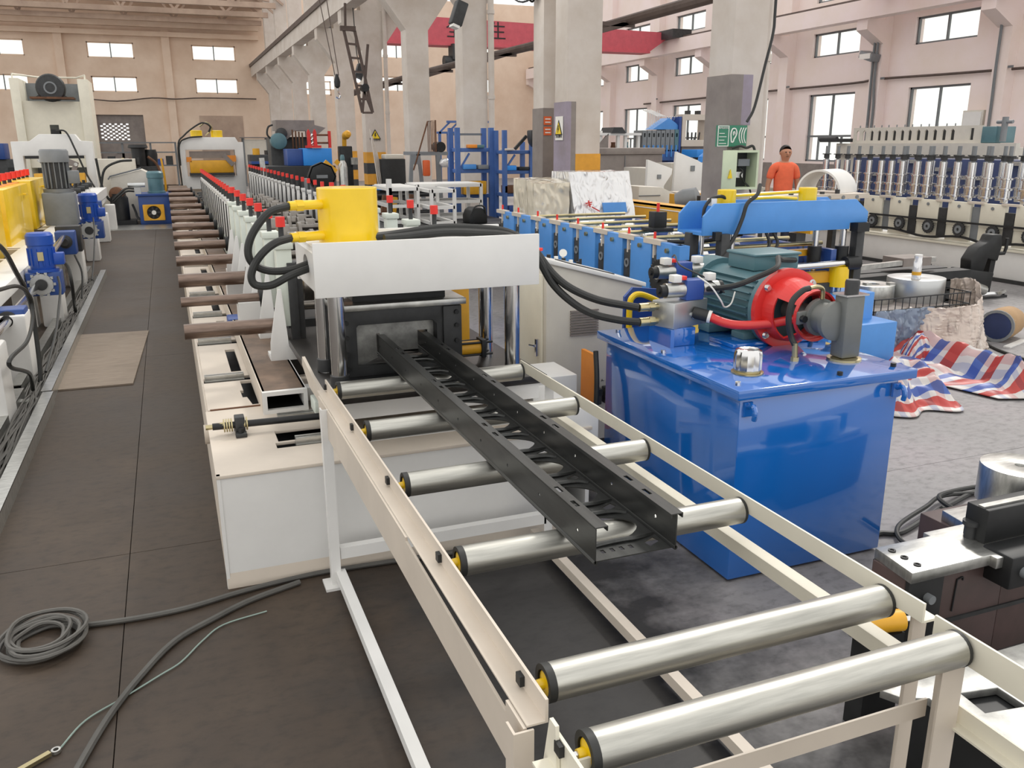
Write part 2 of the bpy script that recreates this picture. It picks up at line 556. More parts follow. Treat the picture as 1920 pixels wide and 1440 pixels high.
def window(n, axis, at, a0, a1, z0, z1, depth=.22, low=False, mull=1):
    """window in a wall; axis 'y': wall facing -Y at y=at, 'x': wall facing -X at x=at"""
    def B(g, p0, p1, q0, q1, d0, d1):
        return g.box(p0, p1, at+d0, at+d1, q0, q1) if axis == 'y' else g.box(at+d0, at+d1, p0, p1, q0, q1)
    f = G()
    w = .05
    B(f, a0, a1, z0, z0+w, .08, .15); B(f, a0, a1, z1-w, z1, .08, .15)
    B(f, a0, a0+w, z0, z1, .08, .15); B(f, a1-w, a1, z0, z1, .08, .15)
    win = struct('window_%d' % n, f, 'wall' if axis == 'y' else 'frame')
    B2 = G()
    zt = z0+(z1-z0)*.38 if low else None
    mid = (a0+a1)/2
    part('mullion', B(G(), mid-.022, mid+.022, zt or z0, z1, .075, .14), 'frame', win)
    if low:
        part('transom', B(G(), a0, a1, zt-.03, zt+.03, .07, .14), 'frame', win)
        for k in range(1, 4):
            q = a0+(a1-a0)*k/4
            part('glazing_bar', B(G(), q-.018, q+.018, z0, zt, .075, .14), 'frame', win)
            part('pane', B(G(), q-(a1-a0)/4+.02, q-.02, z0+.04, zt-.03, .105, .111), 'glass', win)
        part('pane', B(G(), a1-(a1-a0)/4+.02, a1-.05, z0+.04, zt-.03, .105, .111), 'glass', win)
    part('pane', B(G(), a0+w, mid-.022, (zt or z0)+.03, z1-w, .105, .111), 'glass', win)
    part('pane', B(G(), mid+.022, a1-w, (zt or z0)+.03, z1-w, .105, .111), 'glass', win)
    return win

# far wall
YB = 44.0
bay = 4.33
fw_holes, wins = [], []
for k in range(-3, 2):
    x0 = 1.65+k*bay+.0
    if x0+1.9 > 4.6 and x0 < 4.6: continue
    wins.append((x0, x0+1.9, 5.49, 6.15)); wins.append((x0+.03, x0+1.9, 4.06, 4.72))
for w in wins: fw_holes.append(rect(*w))
fw_holes.append(rect(-2.64, -.7, .0+.02, 3.09))
fw_holes += [rect(6.2+4*k, 8.2+4*k, 4.3, 5.0) for k in range(3)] + [rect(6.2+4*k, 8.2+4*k, 5.85, 6.5) for k in range(3)]
wb = struct('wall_back', wall_with_openings(-16, 22, 0, 8.6, fw_holes, 'y', YB, YB+.3), 'wall')
n = 1
for w in wins:
    window(n, 'y', YB, *w); n += 1
for k in range(3):
    for z in ((4.3, 5.0), (5.85, 6.5)):
        window(n, 'y', YB, 6.2+4*k, 8.2+4*k, *z); n += 1
# blocked doorway with an openwork brick panel
part('infill_panel', G().holed(rect(-2.64, -.7, .02, 3.09), [rect(-2.54, -1.36, 1.98, 2.72)], 'y', YB+.12, YB+.3), 'cgrey', wb)
bw, bh = .118, .092
for r in range(9):
    for c in range(10):
        if (r+c) % 2 == 0:
            x = -2.54+c*bw
            part('brick', G().box(x-.008, x+bw+.008, YB+.14, YB+.26, 1.98+r*.0822, 1.98+r*.0822+.0822), 'cgrey', wb)
        else:
            part('brick', G().box(-2.54+c*bw, -2.54+(c+1)*bw, YB+.14, YB+.26, 1.98+r*.0822, 1.98+r*.0822+.018), 'cgrey', wb)
part('recess', G().box(1.7, 3.64, YB-.02, YB, 0, 3.08), 'roofc', wb)
t = 1
for k in range(-3, 2):
    x0 = .4+k*bay
    if x0 < 4.4:
        struct('trim_%d' % t, G().box(x0, x0+.33, YB-.18, YB, 0, 6.7), 'wall'); t += 1
struct('trim_%d' % t, G().box(-16, 4.6, YB-.3, YB, 6.42, 6.62), 'wall'); t += 1
struct('trim_%d' % t, G().box(-16, 4.6, YB-.55, YB-.3, 6.78, 6.98), 'wall'); t += 1
struct('trim_%d' % t, G().box(-16, 4.6, YB-1.4, YB-1.15, 7.25, 7.45), 'wall'); t += 1

# right wall
XR = 19.0
rh, rwin = [], []
for k in range(0, 8):
    y0 = 12.9+4*k
    lowz = (1.22, 3.22)
    for zz in (lowz, (4.3, 4.99), (5.86, 6.5)):
        rwin.append((y0, y0+2, zz)); rh.append(rect(y0, y0+2, *zz))
wr = struct('wall_right', wall_with_openings(9.0, 44, 0, 8.6, rh, 'x', XR, XR+.3), 'wallr')
for y0, y1, zz in rwin:
    window(n, 'x', XR, y0, y1, zz[0], zz[1], low=zz[0] < 2); n += 1
for k in range(0, 9):
    y = 11.9+4*k
    g = G().box(XR-.28, XR, y-.2, y+.2, 0, 8.4)
    g.prism([(XR-.28, 4.4), (XR-.9, 4.75), (XR-.9, 5.02), (XR-.28, 5.02)], 'y', y-.2, y+.2)
    struct('trim_%d' % t, g, 'wallr'); t += 1
struct('trim_%d' % t, G().box(XR-1.0, XR-.62, 9, 43.8, 5.02, 5.5), 'wallr'); t += 1
struct('trim_%d' % t, G().box(XR-.86, XR-.76, 9, 43.8, 5.5, 5.58), 'pipe'); t += 1
# grey dado on the right wall
part('dado', G().box(XR-.015, XR, 9, 44, 0, 1.15), 'cgrey', wr)

# columns with corbels, runway beam
cols = [(6.62, 6.98, 4.65, 5.0), (10.0, 10.36, 4.65, 5.12), (10.72, 11.06, 4.65, 5.05), (14.0, 14.4, 4.65, 5.07), (17.5, 17.9, 4.65, 5.1), (21.6, 22.0, 4.65, 5.12),
        (25.1, 25.5, 4.65, 5.12), (29.7, 30.1, 4.65, 5.12), (33.6, 34.0, 4.65, 5.12), (37.6, 38.0, 4.65, 5.12), (41.4, 41.8, 4.65, 5.12)]
for i, (y0, y1, x0, x1) in enumerate(cols):
    g = G().box(x0, x1, y0, y1, 0, 8.2)
    g.prism([(x0, 3.95), (x0-.46, 4.55), (x0-.46, 4.83), (x0, 4.83)], 'y', y0, y1)
    g.prism([(x1, 3.95), (x1, 4.83), (x1+.44, 4.83), (x1+.44, 4.55)], 'y', y0, y1)
    c = struct('concrete_column', g, 'conc', bev=.012 if i < 3 else 0)
    e = .006
    if i < 3:
        zt = (2.37, 2.29, 2.24)[i]
        xm = (x0+x1)/2 if i != 1 else x0+.06
        if i == 0: xm = x0+.12
        part('painted_base', G().box(x0-e, xm, y0-e, y1+e, 0, zt), 'cgrey' if i != 1 else 'cpurp', c)
        if i == 0:
            part('painted_base', G().box(xm, x0+.22, y0-e, y1, 1.95, zt), 'cpurp', c)
        if i == 1:
            part('painted_base', G().box(xm, x0+.125, y0-e, y1, 0, 2.29), 'cgrey', c)
            part('hazard_band', G().box(x0+.127, x1+e, y0-e, y1+e, 1.47, 1.67), 'cyel', c)
            part('hazard_band', G().box(x0+.127, x1+e, y0-e, y1+e, 1.25, 1.47), 'cblk', c)
    elif i in (5, 6):
        for q in range(6):
            part('hazard_band', G().box(x0-e, x1+e, y0-e, y1+e, 1.6-.26*(q+1), 1.6-.26*q), 'cyel' if q % 2 == 0 else 'cblk', c)
struct('trim_%d' % t, G().box(4.17, 4.5, 12, 44, 4.83, 5.25), 'conc'); t += 1
rail = struct('trim_%d' % t, G().box(4.12, 4.3, 12, 44, 5.25, 5.38), 'pipe'); t += 1
struct('trim_%d' % t, G().box(5.25, 5.55, 6, 44, 4.83, 5.28), 'conc'); t += 1

# roof over the far left bay, with purlins and trusses
rf = struct('ceiling', G().prism([(-16, 7.9), (-6, 9.4), (4.9, 7.9), (4.9, 8.05), (-6, 9.55), (-16, 8.05)], 'y', 42.0, 44.3), 'roofc')
for k in range(7):
    y = 36.2+1.2*k
    part('purlin', G().prism([(-16, 7.7), (-6, 9.2), (4.9, 7.7), (4.9, 7.9), (-6, 9.4), (-16, 7.9)], 'y', y, y+.16), 'roofc', rf)
for yy in (37.5, 40.2, 42.9):
    g = G()
    g.bar((-15.5, yy, 7.05), (4.7, yy, 7.05), .16, .2)
    for q in range(-15, 4, 2):
        zr = 7.9+(10-abs(q+6))*.15-.1
        g.bar((q, yy, 7.1), (q+1, yy, zr), .08, .09); g.bar((q+2, yy, 7.1), (q+1, yy, zr), .08, .09)
    part('truss', g, 'roofc', rf)

# overhead cranes, busbar pipe
cr1 = thing('bridge_crane', 'dark red bridge crane girder spanning behind the concrete columns', 'crane', (11, 30, 5))
part('girder', G().prism([(5.7, 5.05), (17.2, 5.05), (17.9, 5.5), (17.9, 5.75), (5.7, 5.95)], 'y', 29.8, 30.3), 'crane', cr1)
part('lower_flange', G().box(5.7, 17.2, 29.7, 30.4, 5.0, 5.06), 'crane', cr1)
part('end_carriage', G().box(17.7, 18.5, 29.0, 31.4, 5.5, 5.8), 'dgrey', cr1)
part('end_carriage', G().box(5.2, 5.8, 29.0, 31.4, 5.28, 5.6), 'dgrey', cr1)
text('lettering', '生', 'signk', cr1, (11.2, 29.79, 5.5), .62, FACE_Y)
text('lettering', '产', 'signk', cr1, (13.1, 29.79, 5.5), .62, FACE_Y)
text('lettering', '全', 'signk', cr1, (9.62, 29.79, 5.5), .62, FACE_Y)
ho = G().box(9.45, 9.75, 29.5, 30.0, 4.55, 5.05); ho.cyl((9.2, 29.75, 4.5), (9.8, 29.75, 4.5), .18, 14); ho.cyl((9.65, 29.75, 4.85), (10.0, 29.75, 4.85), .13, 12)
part('hoist_trolley', ho, 'dgrey', cr1)
cr2 = thing('bridge_crane', 'red bridge crane girder near the top edge, nearer than the lettered one', 'crane', (12, 17, 5.6))
part('girder', G().box(5.7, 17.9, 17.0, 17.5, 5.62, 6.3), 'crane', cr2)
part('girder', G().box(5.7, 17.9, 18.6, 19.1, 5.62, 6.3), 'crane', cr2)
part('end_carriage', G().box(17.9, 18.5, 16.4, 19.6, 5.58, 5.85), 'red', cr2)
part('end_carriage', G().box(5.2, 5.8, 16.4, 19.6, 5.28, 5.62), 'red', cr2)
bp = thing('busbar_pipe', 'long dark pipe on brackets running along the columns', 'pipe', (5.6, 15, 3.2))
part('pipe', G().tube([(5.6, 6.9, 3.3), (5.6, 12, 3.27), (5.6, 19, 3.33), (5.6, 30, 3.33)], .065, 10), 'pipe', bp)
for y in (6.8, 10.2, 14.2, 17.7, 21.8, 25.3):
    part('bracket', G().bar((5.08, y, 3.1), (5.62, y, 3.26), .05).bar((5.08, y, 3.22), (5.66, y, 3.22), .05), 'pipe', bp)

# cable runs on the walls, wall bracket insulators
solo('strung_cable', G().tube([(18.9, 33, 3.36), (18.9, 28.6, 3.4), (18.9, 24.82, 3.438), (18.9, 20.9, 3.452), (18.9, 19.87, 3.503), (18.9, 17.18, 3.468), (18.9, 12, 3.43)], .035, 6, 4), 'pipe',
     'thick cable strung along the right wall between brackets', 'cable')
for i, (y, lab) in enumerate(((15.9, 'steel cable bracket on right wall, nearest to the frame edge'), (19.9, 'cable bracket with knotted wires above the long roller machine'), (23.9, 'cable bracket on pilaster above the worker in orange'), (28.1, 'cable bracket on wall behind the nearest column gap'), (32.0, 'cable bracket on right wall far from the camera'))):
    g = G().prism([(18.72, 3.6), (18.98, 3.6), (18.98, 2.95), (18.92, 2.95)], 'y', y-.05, y+.05)
    g.bar((18.72, y-.35, 3.5), (18.95, y+.35, 3.5), .05)
    o = solo('cable_bracket', g, 'frame', lab, 'bracket', 'cable brackets on the right wall')
solo('strung_cable', G().tube([(-5.5, 43.75, 3.7), (-2.981, 43.75, 3.733), (-1.696, 43.75, 3.661), (-.242, 43.75, 3.818), (.77, 43.75, 3.786), (1.928, 43.75, 3.849), (4.302, 43.75, 3.836)], .03, 6, 4), 'pipe',
     'thin cable sagging along the far end wall under windows', 'cable')
for i, (y, x0, lab) in enumerate(((19.95, 18.62, 'pair of grey conduits running down the pilaster'), (15.95, 18.62, 'single thin conduit down the wall beside switch box'))):
    g = G()
    for dy in ((-.12, .0) if i == 0 else (0,)):
        g.tube([(18.66, y+dy, 5.0), (18.66, y+dy, 3.5), (18.68, y+dy*1.4, 2.6), (18.68, y+dy, 1.2)], .035, 6, 4)
    solo('conduit', g, 'frame', lab, 'conduit')
sb = thing('switch_box', 'pale grey electrical box on the right wall near frame edge', 'box', (18.8, 16.5, 2.0))
part('body', G().box(18.75, 19, 16.2, 16.8, 1.95, 2.55), 'console', sb, .01)
part('door', G().box(18.73, 18.75, 16.24, 16.76, 1.99, 2.51), 'white', sb)
fl1 = thing('flood_light', 'grey rectangular flood light fixed to wall pilaster', 'lamp', (18.6, 20, 4.1))
part('housing', G().box(18.4, 18.75, 19.75, 20.25, 4.0, 4.2, rx=.3), 'greym', fl1, .02)
part('lens', G().box(18.38, 18.41, 19.8, 20.2, 4.02, 4.16), 'signw', fl1)
fl2 = thing('flood_light', 'lit round lamp with white glare beside the double column', 'lamp', (4.55, 11.3, 3.75))
part('shade', G().lathe((4.42, 10.9, 3.68), (-.5, -.6, -.4), [(.06, -.16), (.12, -.1), (.17, .02), (.16, .03)], 16), 'dgrey', fl2)
part('glass', G().lathe((4.42, 10.9, 3.68), (-.5, -.6, -.4), [(.15, .0), (.13, .05), (.07, .08)], 16), 'lamp', fl2)
part('bracket', G().tube([(4.66, 11.0, 3.7), (4.6, 10.95, 3.55), (4.55, 11.0, 3.6), (4.5, 10.97, 3.75)], .015, 6, 5), 'rubber', fl2)
for (x, y, z, lab) in ((4.46, 13.6, 3.75, 'dark slanted lamp housing hanging beside the shelf column'), (4.5, 21.3, 3.45, 'lit white lamp cluster hung beside column bearing warning triangle')):
    f = thing('hanging_lamp', lab, 'lamp', (x, y, z))
    part('housing', G().box(x-.09, x+.09, y-.1, y+.1, z-.2, z+.16, ry=.35), 'dgrey', f, .02)
    part('lens', G().box(x-.13, x-.02, y-.12, y+.08, z-.23, z-.19, ry=.35), 'signw' if y < 20 else 'lamp', f)
    part('wire', G().tube([(x, y, z+.15), (x-.05, y, z+.5), (x-.08, y, 4.85)], .012, 5, 4), 'rubber', f)
solo('hanging_cable', G().tube([(4.886, 6.4, 4.2), (4.886, 6.4, 2.944), (4.883, 6.4, 2.695), (4.826, 6.4, 2.44), (4.747, 6.4, 2.095), (4.678, 6.4, 1.97)], .012, 6, 4), 'rubber', 'black cable hanging down in front of the green sign', 'cable')
for i, (y, x, z0, lab) in enumerate(((13.95, 5.12, 0, 'peeling white downpipe fixed on the right of shelf column'), (21.55, 5.2, 0, 'white downpipe right of the column with warning triangle'), (6.8, 5.12, 0, 'pale downpipe on the right of the green sign column'))):
    g = G().cyl((x, y, z0), (x, y, 7.5), .05, 10)
    for z in (1.2, 2.5, 3.8): g.cyl((x, y, z), (x, y, z+.06), .062, 10)
    solo('downpipe', g, 'conc', lab, 'pipe')

# crane hook and hanging lattice boom
hk = thing('crane_hook', 'small black crane hook hanging on two thin ropes', 'hook', (3.72, 20, 2.75))
part('block', G().lathe((3.72, 20, 2.98), (0, 0, 1), [(.02, 0), (.06, .04), (.07, .14), (.04, .25), (.02, .3)], 12), 'black', hk)
part('hook', G().tube([(3.72, 20, 3.0), (3.74, 20, 2.9), (3.77, 20, 2.84), (3.74, 20, 2.77), (3.68, 20, 2.8)], .018, 6, 5), 'chrome', hk)
part('rope', G().cyl((3.68, 20, 3.25), (3.3, 20, 5.6), .01, 5), 'pipe', hk)
part('rope', G().cyl((3.76, 20, 3.25), (3.5, 20, 5.6), .01, 5), 'pipe', hk)
lb = thing('lattice_boom', 'rusty ladder-like lattice boom hanging between the columns', 'boom', (4.4, 20.8, 2.4))
def lad(p0, p1, q0, q1, nr):
    p0, p1, q0, q1 = map(Vector, (p0, p1, q0, q1))
    part('rail', G().bar(p0, p1, .06), 'pipe', lb); part('rail', G().bar(q0, q1, .06), 'pipe', lb)
    for i in range(nr+1):
        s = i/nr
        part('rung', G().bar(p0.lerp(p1, s), q0.lerp(q1, s), .045), 'pipe', lb)
lad((4.08, 20.8, 4.3), (4.42, 20.8, 2.5), (4.33, 20.8, 4.28), (4.66, 20.8, 2.5), 6)
part('brace', G().bar((4.42, 20.8, 2.5), (4.62, 20.8, 4.0), .055), 'pipe', lb)
part('brace', G().bar((4.44, 20.8, 3.1), (4.66, 20.8, 2.5), .055), 'pipe', lb)
part('pivot', G().cyl((4.5, 20.7, 3.05), (4.5, 20.95, 3.05), .09, 10), 'black', lb)
part('bracket', G().bar((4.0, 20.8, 4.32), (4.35, 20.8, 4.32), .1).bar((4.12, 20.8, 4.3), (4.14, 20.8, 4.85), .05), 'pipe', lb)

# ---------------------------------------------------------------- signs
def warn_sign(y, x0, x1, z0, z1, lab, board=True, textb='当心触电', turn=None):
    s = thing('warning_sign', lab, 'sign', ((x0+x1)/2, y, z0))
    if turn:
        s.location = turn; s.rotation_euler = (0, 0, -pi/2)
    if board:
        part('board', G().box(x0, x1, y-.012, y-.004, z0, z1), 'signw', s)
    w = x1-x0; cx = (x0+x1)/2; zt = z1-.12*w
    tri = lambda k, dz: [(cx-k*w/2, zt-.9*w+dz), (cx+k*w/2, zt-.9*w+dz), (cx, zt-.9*w+dz+.86*k*w)]
    part('triangle_border', G().prism(tri(.96, 0), 'y', y-.018, y-.012), 'signk', s)
    part('triangle_field', G().prism(tri(.74, .06*w), 'y', y-.022, y-.018), 'signy', s)
    b = zt-.9*w+.12*w
    part('lightning_bolt', G().prism([(cx-.02*w, b+.42*w), (cx+.07*w, b+.42*w), (cx+.03*w, b+.24*w), (cx+.1*w, b+.24*w), (cx-.06*w, b), (cx-.01*w, b+.17*w), (cx-.09*w, b+.17*w)], 'y', y-.026, y-.022), 'signk', s)
    text('lettering', textb, 'signk', s, (cx, y-.016, z0+.16*(z1-z0)), w*.22, FACE_Y, .001)
warn_sign(10.0, 4.60, 4.82, 1.835, 2.12, 'white warning board with yellow lightning triangle on grey column base', turn=(4.643, 10.18, 1.835))
warn_sign(21.6, 4.73, 5.02, 1.83, 2.2, 'painted lightning triangle directly on a bare concrete column', board=False)
for z0, lab in ((2.03, 'small orange notice, upper of two on double column'), (1.90, 'small orange notice, lower of two on double column')):
    s = thing('notice_plate', lab, 'sign', (4.7, 10.72, z0))
    part('plate', G().box(4.655, 4.76, 10.70, 10.712, z0, z0+.105), 'signo', s)
    for q in range(2):
        part('text_line', G().box(4.67, 4.745, 10.696, 10.70, z0+.025+.04*q, z0+.04+.04*q), 'signw', s)
gs = thing('hazard_notice', 'green noise hazard board with white ear emblem above electric box', 'sign', (4.65, 6.6, 1.8))
part('panel', G().box(4.508, 4.815, 6.575, 6.6, 1.765, 1.945), 'signg', gs)
part('border', G().holed(rect(4.51, 4.625, 1.768, 1.942), [rect(4.516, 4.619, 1.774, 1.936)], 'y', 6.571, 6.575), 'signw', gs)
text('heading', '噪声危害告知', 'signw', gs, (4.567, 6.572, 1.922), .017, FACE_Y, .001)
for q in range(4):
    part('text_line', G().box(4.525, 4.6-(q % 2)*.02, 6.571, 6.575, 1.79+.028*q, 1.795+.028*q), 'signw', gs)
ear = [(4.655, 1.80), (4.648, 1.84), (4.645, 1.88), (4.66, 1.915), (4.69, 1.915), (4.705, 1.885), (4.695, 1.85), (4.68, 1.83), (4.675, 1.81), (4.66, 1.80)]
part('ear_emblem', G().tube([(p, 6.572, q) for p, q in ear], .006, 6, 3), 'signw', gs)
part('ear_emblem', G().tube([(4.672, 6.572, 1.86), (4.67, 6.572, 1.885), (4.683, 6.572, 1.89), (4.687, 6.572, 1.87)], .005, 6, 3), 'signw', gs)
for q in range(3):
    cx = 4.735+.025*q
    part('sound_wave', G().tube([(cx+.016, 6.572, 1.795), (cx, 6.572, 1.83), (cx-.004, 6.572, 1.86), (cx, 6.572, 1.89), (cx+.016, 6.572, 1.925)], .005, 6, 4), 'signw', gs)
eb = thing('electric_box', 'open pale green electric box with dark inside on near column', 'box', (4.65, 6.5, 1.38))
part('body', G().holed(rect(4.62, 4.87, 1.40, 1.735), [rect(4.64, 4.85, 1.42, 1.715)], 'y', 6.45, 6.6), 'mintbox', eb)
part('back_plate', G().box(4.62, 4.87, 6.6, 6.62, 1.40, 1.735), 'dgrey', eb)
part('door', G().box(4.475, 4.625, 6.42, 6.44, 1.39, 1.735, rz=.12), 'mintbox', eb, .004)
part('breaker', G().box(4.69, 4.81, 6.5, 6.59, 1.60, 1.66), 'frame', eb)
part('breaker', G().box(4.68, 4.76, 6.52, 6.59, 1.50, 1.55), 'signw', eb)
part('wiring', G().tube([(4.7, 6.55, 1.6), (4.74, 6.5, 1.56), (4.72, 6.5, 1.52), (4.8, 6.55, 1.46), (4.83, 6.5, 1.4), (4.84, 6.46, 1.25)], .008, 6, 5), 'rubber', eb)
part('warning_mark', G().prism([(4.53, 1.5), (4.57, 1.5), (4.55, 1.575)], 'y', 6.405, 6.418), 'signy', eb)
part('wire_bundle', G().tube([(4.65, 6.55, 1.75), (4.7, 6.5, 1.77), (4.78, 6.52, 1.755), (4.83, 6.5, 1.77), (4.86, 6.5, 1.72)], .012, 6, 5), 'rubber', eb)
# ================================================================ run-out roller table (foreground)
rtb = thing('roller_table', 'long white run-out roller table carrying the black steel tray', 'roller table', (1.0, 2.4, 0))
part('side_rail', G().prism([(.541, .787), (.541, .832), (.547, .832), (.547, .783), (.505, .783), (.505, .787)], 'y', 1.22, 3.57), 'beigew', rtb)
part('side_panel', G().prism([(1.22, .65), (3.5, .66), (3.5, .7825), (2.06, .7825), (2.06, .772), (1.31, .755), (1.31, .7825), (1.22, .7825)], 'x', .498, .5045), 'beigew', rtb)
part('side_rail', G().box(1.440, 1.446, 1.22, 3.57, .785, .832).box(1.446, 1.486, 1.22, 3.57, .783, .789), 'cream', rtb)
part('lower_rail', G().box(1.42, 1.46, 1.26, 3.32, .655, .695), 'cream', rtb)
part('floor_bar', G().box(.495, .535, 1.2, 3.31, .03, .07), 'white', rtb)
part('floor_bar', G().box(1.41, 1.45, 1.2, 3.37, .03, .07), 'beigew', rtb)
def angle(x, y, z0, z1, sx, sy, w=.04, t=.005):
    g = G().box(x, x+sx*w, y, y+sy*t, z0, z1)
    return g.box(x, x+sx*t, y+sy*t, y+sy*w, z0, z1)
for (x, y, sx) in ((.475, 3.29, 1), (.475, 1.21, 1), (1.49, 1.25, -1), (1.49, 3.3, -1)):
    part('leg', angle(x, y, .012, .783, sx, 1), 'white' if y > 2 else 'beigew', rtb)
    part('foot_plate', G().box(x-.03*sx, x+.07*sx, y-.03, y+.07, 0, .012), 'white', rtb)
part('cross_bar', G().box(.52, 1.46, 3.30, 3.34, .12, .17), 'white', rtb)
part('cross_bar', G().box(.52, 1.44, 3.31, 3.33, .62, .66), 'white', rtb)
def roller(parent, y, z=.783, x0=.598, x1=1.432, r=.038):
    g = G().cyl((x0, y, z), (x1, y, z), r, 28)
    ro = part('roller', g, 'galv', parent)
    part('end_ring', G().hollow((x0-.014, y, z), (x0+.002, y, z), r+.001, r*.72, 24), 'rubber', ro)
    part('bearing_cap', G().lathe((x0+.002, y, z), (-1, 0, 0), [(r*.74, 0), (r*.66, .012), (r*.3, .016), (.01, .03)], 20), 'yellow', ro, label='yellow plastic bearing cap')
    part('axle', G().cyl((x0-.055, y, z), (x0, y, z), .007, 10), 'chrome', ro)
    part('end_ring', G().hollow((x1-.002, y, z), (x1+.006, y, z), r+.0006, r*.6, 24), 'rubber', ro)
    part('rail_bolt', G().box(x0-.067, x0-.05, y-.011, y+.011, z-.0+.012, z+.034), 'black', ro)
    part('axle', G().cyl((x1, y, z), (x1+.016, y, z), .007, 10), 'chrome', ro)
for y in (3.545, 2.972, 2.418, 1.874, 1.33):
    roller(rtb, y)

rt2b = thing('roller_table', 'short second roller table in the bottom right corner', 'roller table', (1.0, .9, 0))
roller(rt2b, 1.12, .785, .585, 1.428)
part('side_rail', G().box(1.440, 1.446, -.6, 1.19, .755, .822).box(1.446, 1.486, -.6, 1.19, .755, .761), 'cream', rt2b)
part('side_rail', G().box(.528, .534, -.6, 1.16, .755, .822).box(.49, .528, -.6, 1.16, .755, .761), 'cream', rt2b)
part('gusset', G().prism([(1.12, .70), (1.19, .70), (1.155, .845), (1.13, .845)], 'x', .52, .527), 'cream', rt2b)
part('leg', angle(1.439, 1.10, .0, .80, -1, 1, .062), 'beigew', rt2b)
part('leg', angle(.53, 1.10, .0, .79, 1, 1, .05), 'cream', rt2b)
part('cross_bar', G().box(.53, 1.40, 1.145, 1.15, .612, .655), 'beigew', rt2b)
part('cross_bar', G().box(.53, 1.40, 1.15, 1.185, .612, .617), 'cream', rt2b)
part('lower_rail', G().box(1.455, 1.46, -.6, 1.12, .60, .645).box(1.43, 1.455, -.6, 1.12, .60, .605), 'cream', rt2b)
part('leg', angle(1.48, -.5, .0, .78, -1, 1, .05), 'cream', rt2b)
part('leg', angle(.5, -.5, .0, .78, 1, 1, .05), 'cream', rt2b)

# ================================================================ the black cable tray on the rollers
tr = thing('cable_tray', 'long black perforated steel cable tray coming out of the press', 'cable tray', (.98, 2.9, .822))
Y0, Y1 = 1.66, 4.42
Z0, Z1 = .8225, .921
def web(x, s):
    hol = []
    k = 0
    while Y0+.1+.24*k < Y1-.05:
        hol.append(ell(Y0+.1+.24*k, .872, .006, .005, 8)); k += 1
    g = G().holed(rect(Y0, Y1, Z0+.004, Z1-.004), hol, 'x', x-.0015, x+.0015)
    g.cyl((x, Y0, Z0+.006), (x, Y1, Z0+.006), .006, 8)
    return g
part('side_web', web(.864, 1), 'tray', tr)
part('side_web', web(1.087, 1), 'tray', tr)
def flange(x0, x1, sl):
    hol = []
    y = Y0+.13
    k = 0
    while y < Y1-.1:
        hol.append(rect((x0+x1)/2-.006, (x0+x1)/2+.006, y, y+.038)); y += .1 if k % 2 == 0 else .48; k += 1
    g = G().holed(rect(x0, x1, Y0, Y1), hol, 'z', Z1-.003, Z1)
    return g
part('top_flange', flange(.8625, .896, 1).box(.893, .896, Y0, Y1, Z1-.013, Z1-.003), 'tray', tr)
part('top_flange', flange(1.070, 1.104, 1).box(1.101, 1.104, Y0, Y1, Z1-.013, Z1-.003).box(1.07, 1.073, Y0, Y1, Z1-.011, Z1-.003), 'tray', tr)
hol = []
P = .231
y = 1.825
ribs = G()
while y < Y1-.1:
    e = []
    for i in range(20):
        a = 2*pi*i/20
        e.append((.972+.094*cos(a)*(1 if cos(a) < 0 else 1), y+.072*sin(a)*(1-.3*max(0, cos(a))**2)))
    hol.append(e)
    for q in range(4):
        hol.append(rect(.905+.026*q, .915+.026*q, y-.124, y-.106))
    hol.append([(1.035, y-.132), (1.072, y-.112), (1.066, y-.088), (1.030, y-.106)])
    part('embossed_rib', G().tube([(.88, y-.086, Z0+.004), (.92, y-.086, Z0+.01), (.98, y-.085, Z0+.011), (1.02, y-.086, Z0+.01), (1.075, y-.07, Z0+.004)], .007, 6, 3), 'tray', tr)
    part('embossed_rib', G().tube([(.88, y+.082, Z0+.004), (.92, y+.083, Z0+.01), (.98, y+.083, Z0+.011), (1.04, y+.08, Z0+.01), (1.075, y+.07, Z0+.004)], .007, 6, 3), 'tray', tr)
    y += P
part('perforated_bottom', G().holed(rect(.8655, 1.0855, Y0+.01, Y1), hol, 'z', Z0+.002, Z0+.005), 'tray', tr)

# ================================================================ flying cut-off press on the machine base
mb = thing('press_bed', 'white welded bed standing on the floor under the cut-off press', 'machine bed', (.9, 5, 0))
part('front_panel', G().box(.07, 1.62, 3.452, 3.47, .06, .50), 'white', mb)
part('kick_strip', G().prism([(3.44, .0), (3.46, .0), (3.46, .065), (3.452, .065)], 'x', .066, 1.62), 'beigew', mb)
part('corner_strip', G().box(.064, .078, 3.448, 3.47, .0, .505), 'white', mb)
part('side_panel', G().box(.066, .08, 3.47, 26, 0, .49), 'beigew', mb)
part('side_panel', G().box(1.74, 1.76, 3.47, 26, 0, .49), 'white', mb)
part('top_plate', G().holed(rect(.062, 1.76, 3.446, 4.385), [rect(.335, .62, 3.70, 3.775), rect(.35, .62, 3.79, 3.945), rect(.33, .62, 4.07, 4.16)], 'z', .49, .505), 'beigew', mb, .002)
part('top_plate', G().holed(rect(.075, 1.76, 4.40, 4.94), [[(.295, 4.43), (.33, 4.43), (.33, 4.92), (.27, 4.92), (.272, 4.72), (.255, 4.72), (.258, 4.58), (.28, 4.58)]], 'z', .49, .505), 'beigew', mb)
for i in range(14):
    ya = 4.98+i*1.02
    part('top_plate', G().holed(rect(.08, 1.74, ya+.08, ya+.98), [rect(.24, .30, ya+.2, ya+.8), rect(.66, 1.55, ya+.15, ya+.9)], 'z', .485, .50), 'beigew', mb)
part('well_floor', G().box(.09, 1.73, 3.5, 26, .36, .38), 'dgrey', mb)
part('lifting_lug', G().prism(ell(3.98+.3, .42, .045, .05, 12), 'x', .045, .066), 'beigew', mb)
